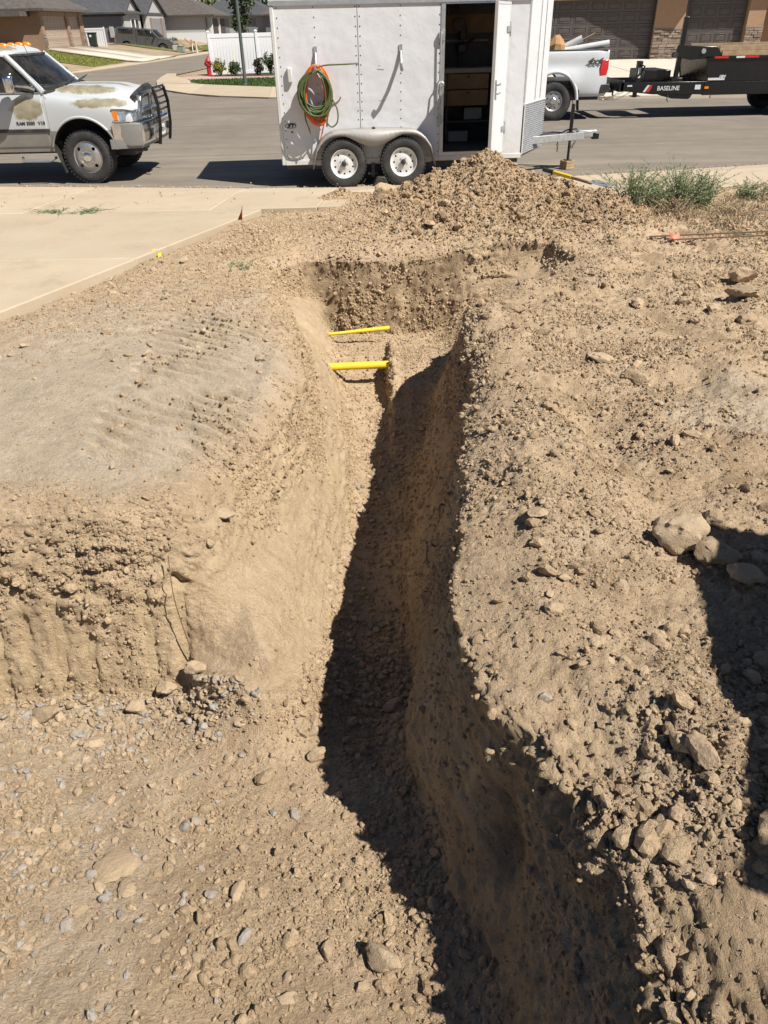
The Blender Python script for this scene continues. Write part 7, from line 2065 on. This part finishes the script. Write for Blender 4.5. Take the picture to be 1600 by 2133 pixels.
# ---- shovel on the heap
sv = empty('shovel', (0, 0, 0), 0, 'shovel with yellow and black grip lying on the spoil heap', 'shovel')
A_, B_ = Vector((2.16, 10.30, 0)), Vector((2.72, 9.42, 0))
A_.z, B_.z = gz_at(A_.x, A_.y) + .06, gz_at(B_.x, B_.y) + .05
_lift = max(gz_at(*A_.lerp(B_, k / 10).xy) - A_.lerp(B_, k / 10).z + (.015 if k in (0, 1, 2, 3, 9) else -.02) for k in range(10))
A_.z += max(0, _lift) + .05; B_.z += max(0, _lift) * .8 + .04
def lerp(t): return tuple(A_.lerp(B_, t))
MB().cyl(lerp(-.02), lerp(.16), .026, n=10).build('grip', M_bplastic, sv)
MB().cyl(lerp(.16), lerp(.46), .024, n=10).build('yellow_handle', M_yellow, sv)
MB().cyl(lerp(.46), lerp(.78), .019, n=10).build('shaft', M_wood, sv)
bdm = MB(); dv = (B_ - A_).normalized(); sd = dv.cross(Vector((0, 0, 1))).normalized(); up = sd.cross(dv)
rows = []
for k, (t, w_) in enumerate(((.76, .02), (.80, .09), (.86, .10), (.96, .10), (1.02, .085), (1.07, .045), (1.09, .005))):
    c = A_.lerp(B_, t); rows.append([c + sd * (w_ * u) + up * (.018 * u * u + .006) for u in (-1, -.5, 0, .5, 1)])
bdm.loft(rows, caps=False, closed=False); bo = bdm.build('blade', M_galv, sv); bo.modifiers.new('s', 'SOLIDIFY').thickness = .004

# ---- marking flags, paint, rebar
fl = empty('marking_flag', (-1.68, 9.62, gz_at(-1.66, 9.62)), 0, 'small red marking flag at the driveway edge', 'flag')
MB().cyl((0, 0, -.02), (.03, 0, .22), .003, n=6).build('wire', M_dsteel, fl)
M_flag = simple('red_flag', (.42, .04, .03), .6, var=.15)
m = MB(); m.add([(.028, 0, .21), (.006, .01, .06), (-.05, .03, .055), (.0, .03, .14)], [(0, 1, 2, 3)]); o = m.build('pennant', M_flag, fl); o.modifiers.new('s', 'SOLIDIFY').thickness = .002
M_fpink = simple('orange_ribbon', (.72, .20, .13), .6, var=.15)
for k, (a, b) in enumerate((((2.85, 8.02), (9, 8.35)), ((3.0, 7.92), (9, 8.22)))):
    z0 = gz_at(*a) + .035
    tag(MB().tube([(a[0], a[1], z0), (4.2, a[1] + .07, z0 + .01), (b[0], b[1], .19)], .008, 6).build('steel_rod', simple('rusty_rod', (.16, .09, .055), .8, .3, var=.3, scale=20), None), ['rear rusty steel rod lying across the right bank', 'front rusty steel rod lying across the right bank'][k], 'rod')
rb = MB(); z0 = gz_at(3.1, 8.02) + .05
rb.add([(3.03, 7.98, z0), (3.05, 8.0, z0 + .035), (3.10, 7.99, z0 + .012), (3.14, 8.01, z0 + .03), (3.15, 7.98, z0 - .005), (3.11, 7.92, z0 - .03), (3.06, 7.9, z0 - .015)], [(0, 1, 2), (2, 3, 4), (0, 2, 5, 6), (2, 4, 5)]); o = rb.build('ribbon', M_fpink, None, ang=10); o.modifiers.new('s', 'SOLIDIFY').thickness = .002
tag(o, 'orange ribbon tied around the steel rods', 'ribbon')
M_ypaint = simple('yellow_marking_paint', (.75, .60, .04), .8, var=.3, scale=30)
e_ = dpt(.42); pm = MB(); pm.box((e_[0] - .03, e_[1], zc(0, e_[1]) + .003), (.03, .07, .003), (0, 0, R(-24))); pm.box((e_[0] + .016, e_[1] + .0, zc(0, e_[1]) - .05), (.006, .06, .04), (0, 0, R(-24)))
tag(pm.build('paint_mark', M_ypaint), 'yellow spray-paint mark on the driveway edge', 'paint mark')

# ---- weeds
def weed(loc, hgt, spread, ns, seed, label, mat=M_weed, group=None, leaf=.035, nl=26):
    ns = int(ns * 1.5)
    t = empty('weed', loc, 0, label, 'weed', group); rs = np.random.RandomState(seed); m = MB(); Lp, Ld, Ls = [], [], []
    for k in range(ns):
        a = rs.uniform(0, 2 * np.pi); le = abs(rs.normal(0, .5)) * spread; hh = hgt * rs.uniform(.55, 1.05)
        b0 = np.array([rs.normal(0, .06), rs.normal(0, .06), -.01]); tip = b0 + np.array([math.cos(a) * le, math.sin(a) * le, hh])
        mid = (b0 + tip) / 2 + np.array([math.cos(a) * -le * .15, math.sin(a) * -le * .15, hh * .08])
        m.tube([b0, mid, tip], [.004, .003, .0015], 4, caps=False)
        for j in range(nl):
            u = rs.uniform(.12, 1); q = (1 - u) ** 2 * b0 + 2 * u * (1 - u) * mid + u * u * tip
            d = rs.normal(0, 1, 3) * np.array([1, 1, .5]) + np.array([0, 0, .8]); d /= np.linalg.norm(d)
            Lp.append(q); Ld.append(d); Ls.append(leaf * rs.uniform(.5, 1.2) * (1.15 - .6 * u))
    m.build('stems', mat, t)
    p, d, s = np.array(Lp), np.array(Ld), np.array(Ls)[:, None]
    b = np.cross(d, rs.normal(size=d.shape)); b /= np.linalg.norm(b, axis=1)[:, None]
    V = np.stack([p, p + d * s * .5 + b * s * .14, p + d * s, p + d * s * .5 - b * s * .14], 1).reshape(-1, 3)
    add_obj('foliage', np_mesh('foliage', V, np.arange(len(V)).reshape(-1, 4)), mat, t); return t
def onz(x, y, dz=0): return (x, y, gz_at(x, y) + dz)
weed(onz(3.02, 9.3), .42, .55, 40, 1, 'leafy weed at the right foot of the spoil heap', leaf=.05)
weed(onz(3.75, 9.75), .56, .85, 95, 2, 'tallest bushy weed on the right edge of the lot', leaf=.05, nl=34)
weed(onz(3.35, 9.55), .34, .5, 34, 3, 'smaller weed between the heap weed and the tallest weed', leaf=.05)
weed(onz(4.1, 9.95), .44, .55, 50, 4, 'bushy weed right against the tallest weed', leaf=.05)
weed(onz(4.95, 10.5), .26, .5, 30, 5, 'low spreading weed by the sidewalk on the right', leaf=.05)
weed(onz(5.35, 10.3), .30, .6, 50, 6, 'low weed cut by the right picture edge', leaf=.05)
weed(onz(3.5, 9.15), .20, .5, 40, 7, 'brownish dry weed in front of the tall weeds', M_straw, leaf=.04)
weed(onz(4.1, 9.2), .16, .6, 40, 8, 'second dry weed in front of the tall weeds', M_straw, leaf=.04)
weed((-4.30, 10.50, zc(0, 10.5)), .05, .35, 22, 9, 'flat green weed in the driveway joint, left clump', leaf=.035, nl=16)
weed((-3.85, 10.48, zc(0, 10.48)), .05, .35, 22, 10, 'flat green weed in the driveway joint, right clump', leaf=.035, nl=16)
weed(onz(-1.33, 10.55), .05, .22, 18, 11, 'tiny green weed at the driveway corner', leaf=.03, nl=14)
weed(onz(-1.36, 7.5), .06, .14, 14, 12, 'tiny green weed on the left bank near the trench end', leaf=.03, nl=14)
weed(onz(3.9, 8.25), .07, .3, 18, 13, 'small green tuft behind the steel rods', leaf=.03, nl=14)
# straw litter and grass under the weeds
rs = np.random.RandomState(8); n = 5200
P = np.stack([rs.uniform(2.9, 6.2, n), rs.uniform(8.4, 10.9, n)], 1)
k = (poly_dist(P.astype(np.float32), [(2.9, 9.4), (3.2, 8.7), (4.2, 8.35), (6.2, 8.5), (6.2, 11.6), (3.3, 10.7), (2.9, 10.2)]) < 0)
P = P[k]; gi = ((P[:, None, 0] - _TP[None, ::97, 0]) ** 2 + (P[:, None, 1] - _TP[None, ::97, 1]) ** 2).argmin(1)
P3 = np.concatenate([P, _TP[::97][gi][:, 2:3] - .005], 1)
blades('dry_grass', P3[: int(len(P3) * .85)], .03, .12, .004, M_straw, 'matted dry grass around the weeds on the right', 9, lean=1.3)
blades('green_grass', P3[int(len(P3) * .85):], .03, .09, .005, M_weed, 'sparse green grass among the weeds on the right', 10, lean=.8)

# ---- unseen crate added out of frame, only to cast shade on the right bank
cr = empty('added_shade_crate', (2.46, 1.86, .34), math.atan2(1.55, .57), 'added unseen plank crate that shades the right bank', 'crate')
for k in range(9):
    MB().span((-1.66, -.02, .01 + k * .185), (0, .0, .185 + k * .185)).build('board', M_wood, cr, bevel=.004)
for k in range(9):
    MB().span((-.02, -1.3, .01 + k * .185), (0, -.021, .185 + k * .185)).build('board', M_wood, cr, bevel=.004)
    MB().span((-1.66, -1.3, .01 + k * .185), (-1.64, -.021, .185 + k * .185)).build('board', M_wood, cr, bevel=.004)
    MB().span((-1.63, -1.3, .01 + k * .185), (-.03, -1.28, .185 + k * .185)).build('board', M_wood, cr, bevel=.004)
MB().span((-1.68, -1.32, 1.676), (.02, .01, 1.70)).build('lid', M_ply, cr, bevel=.004)
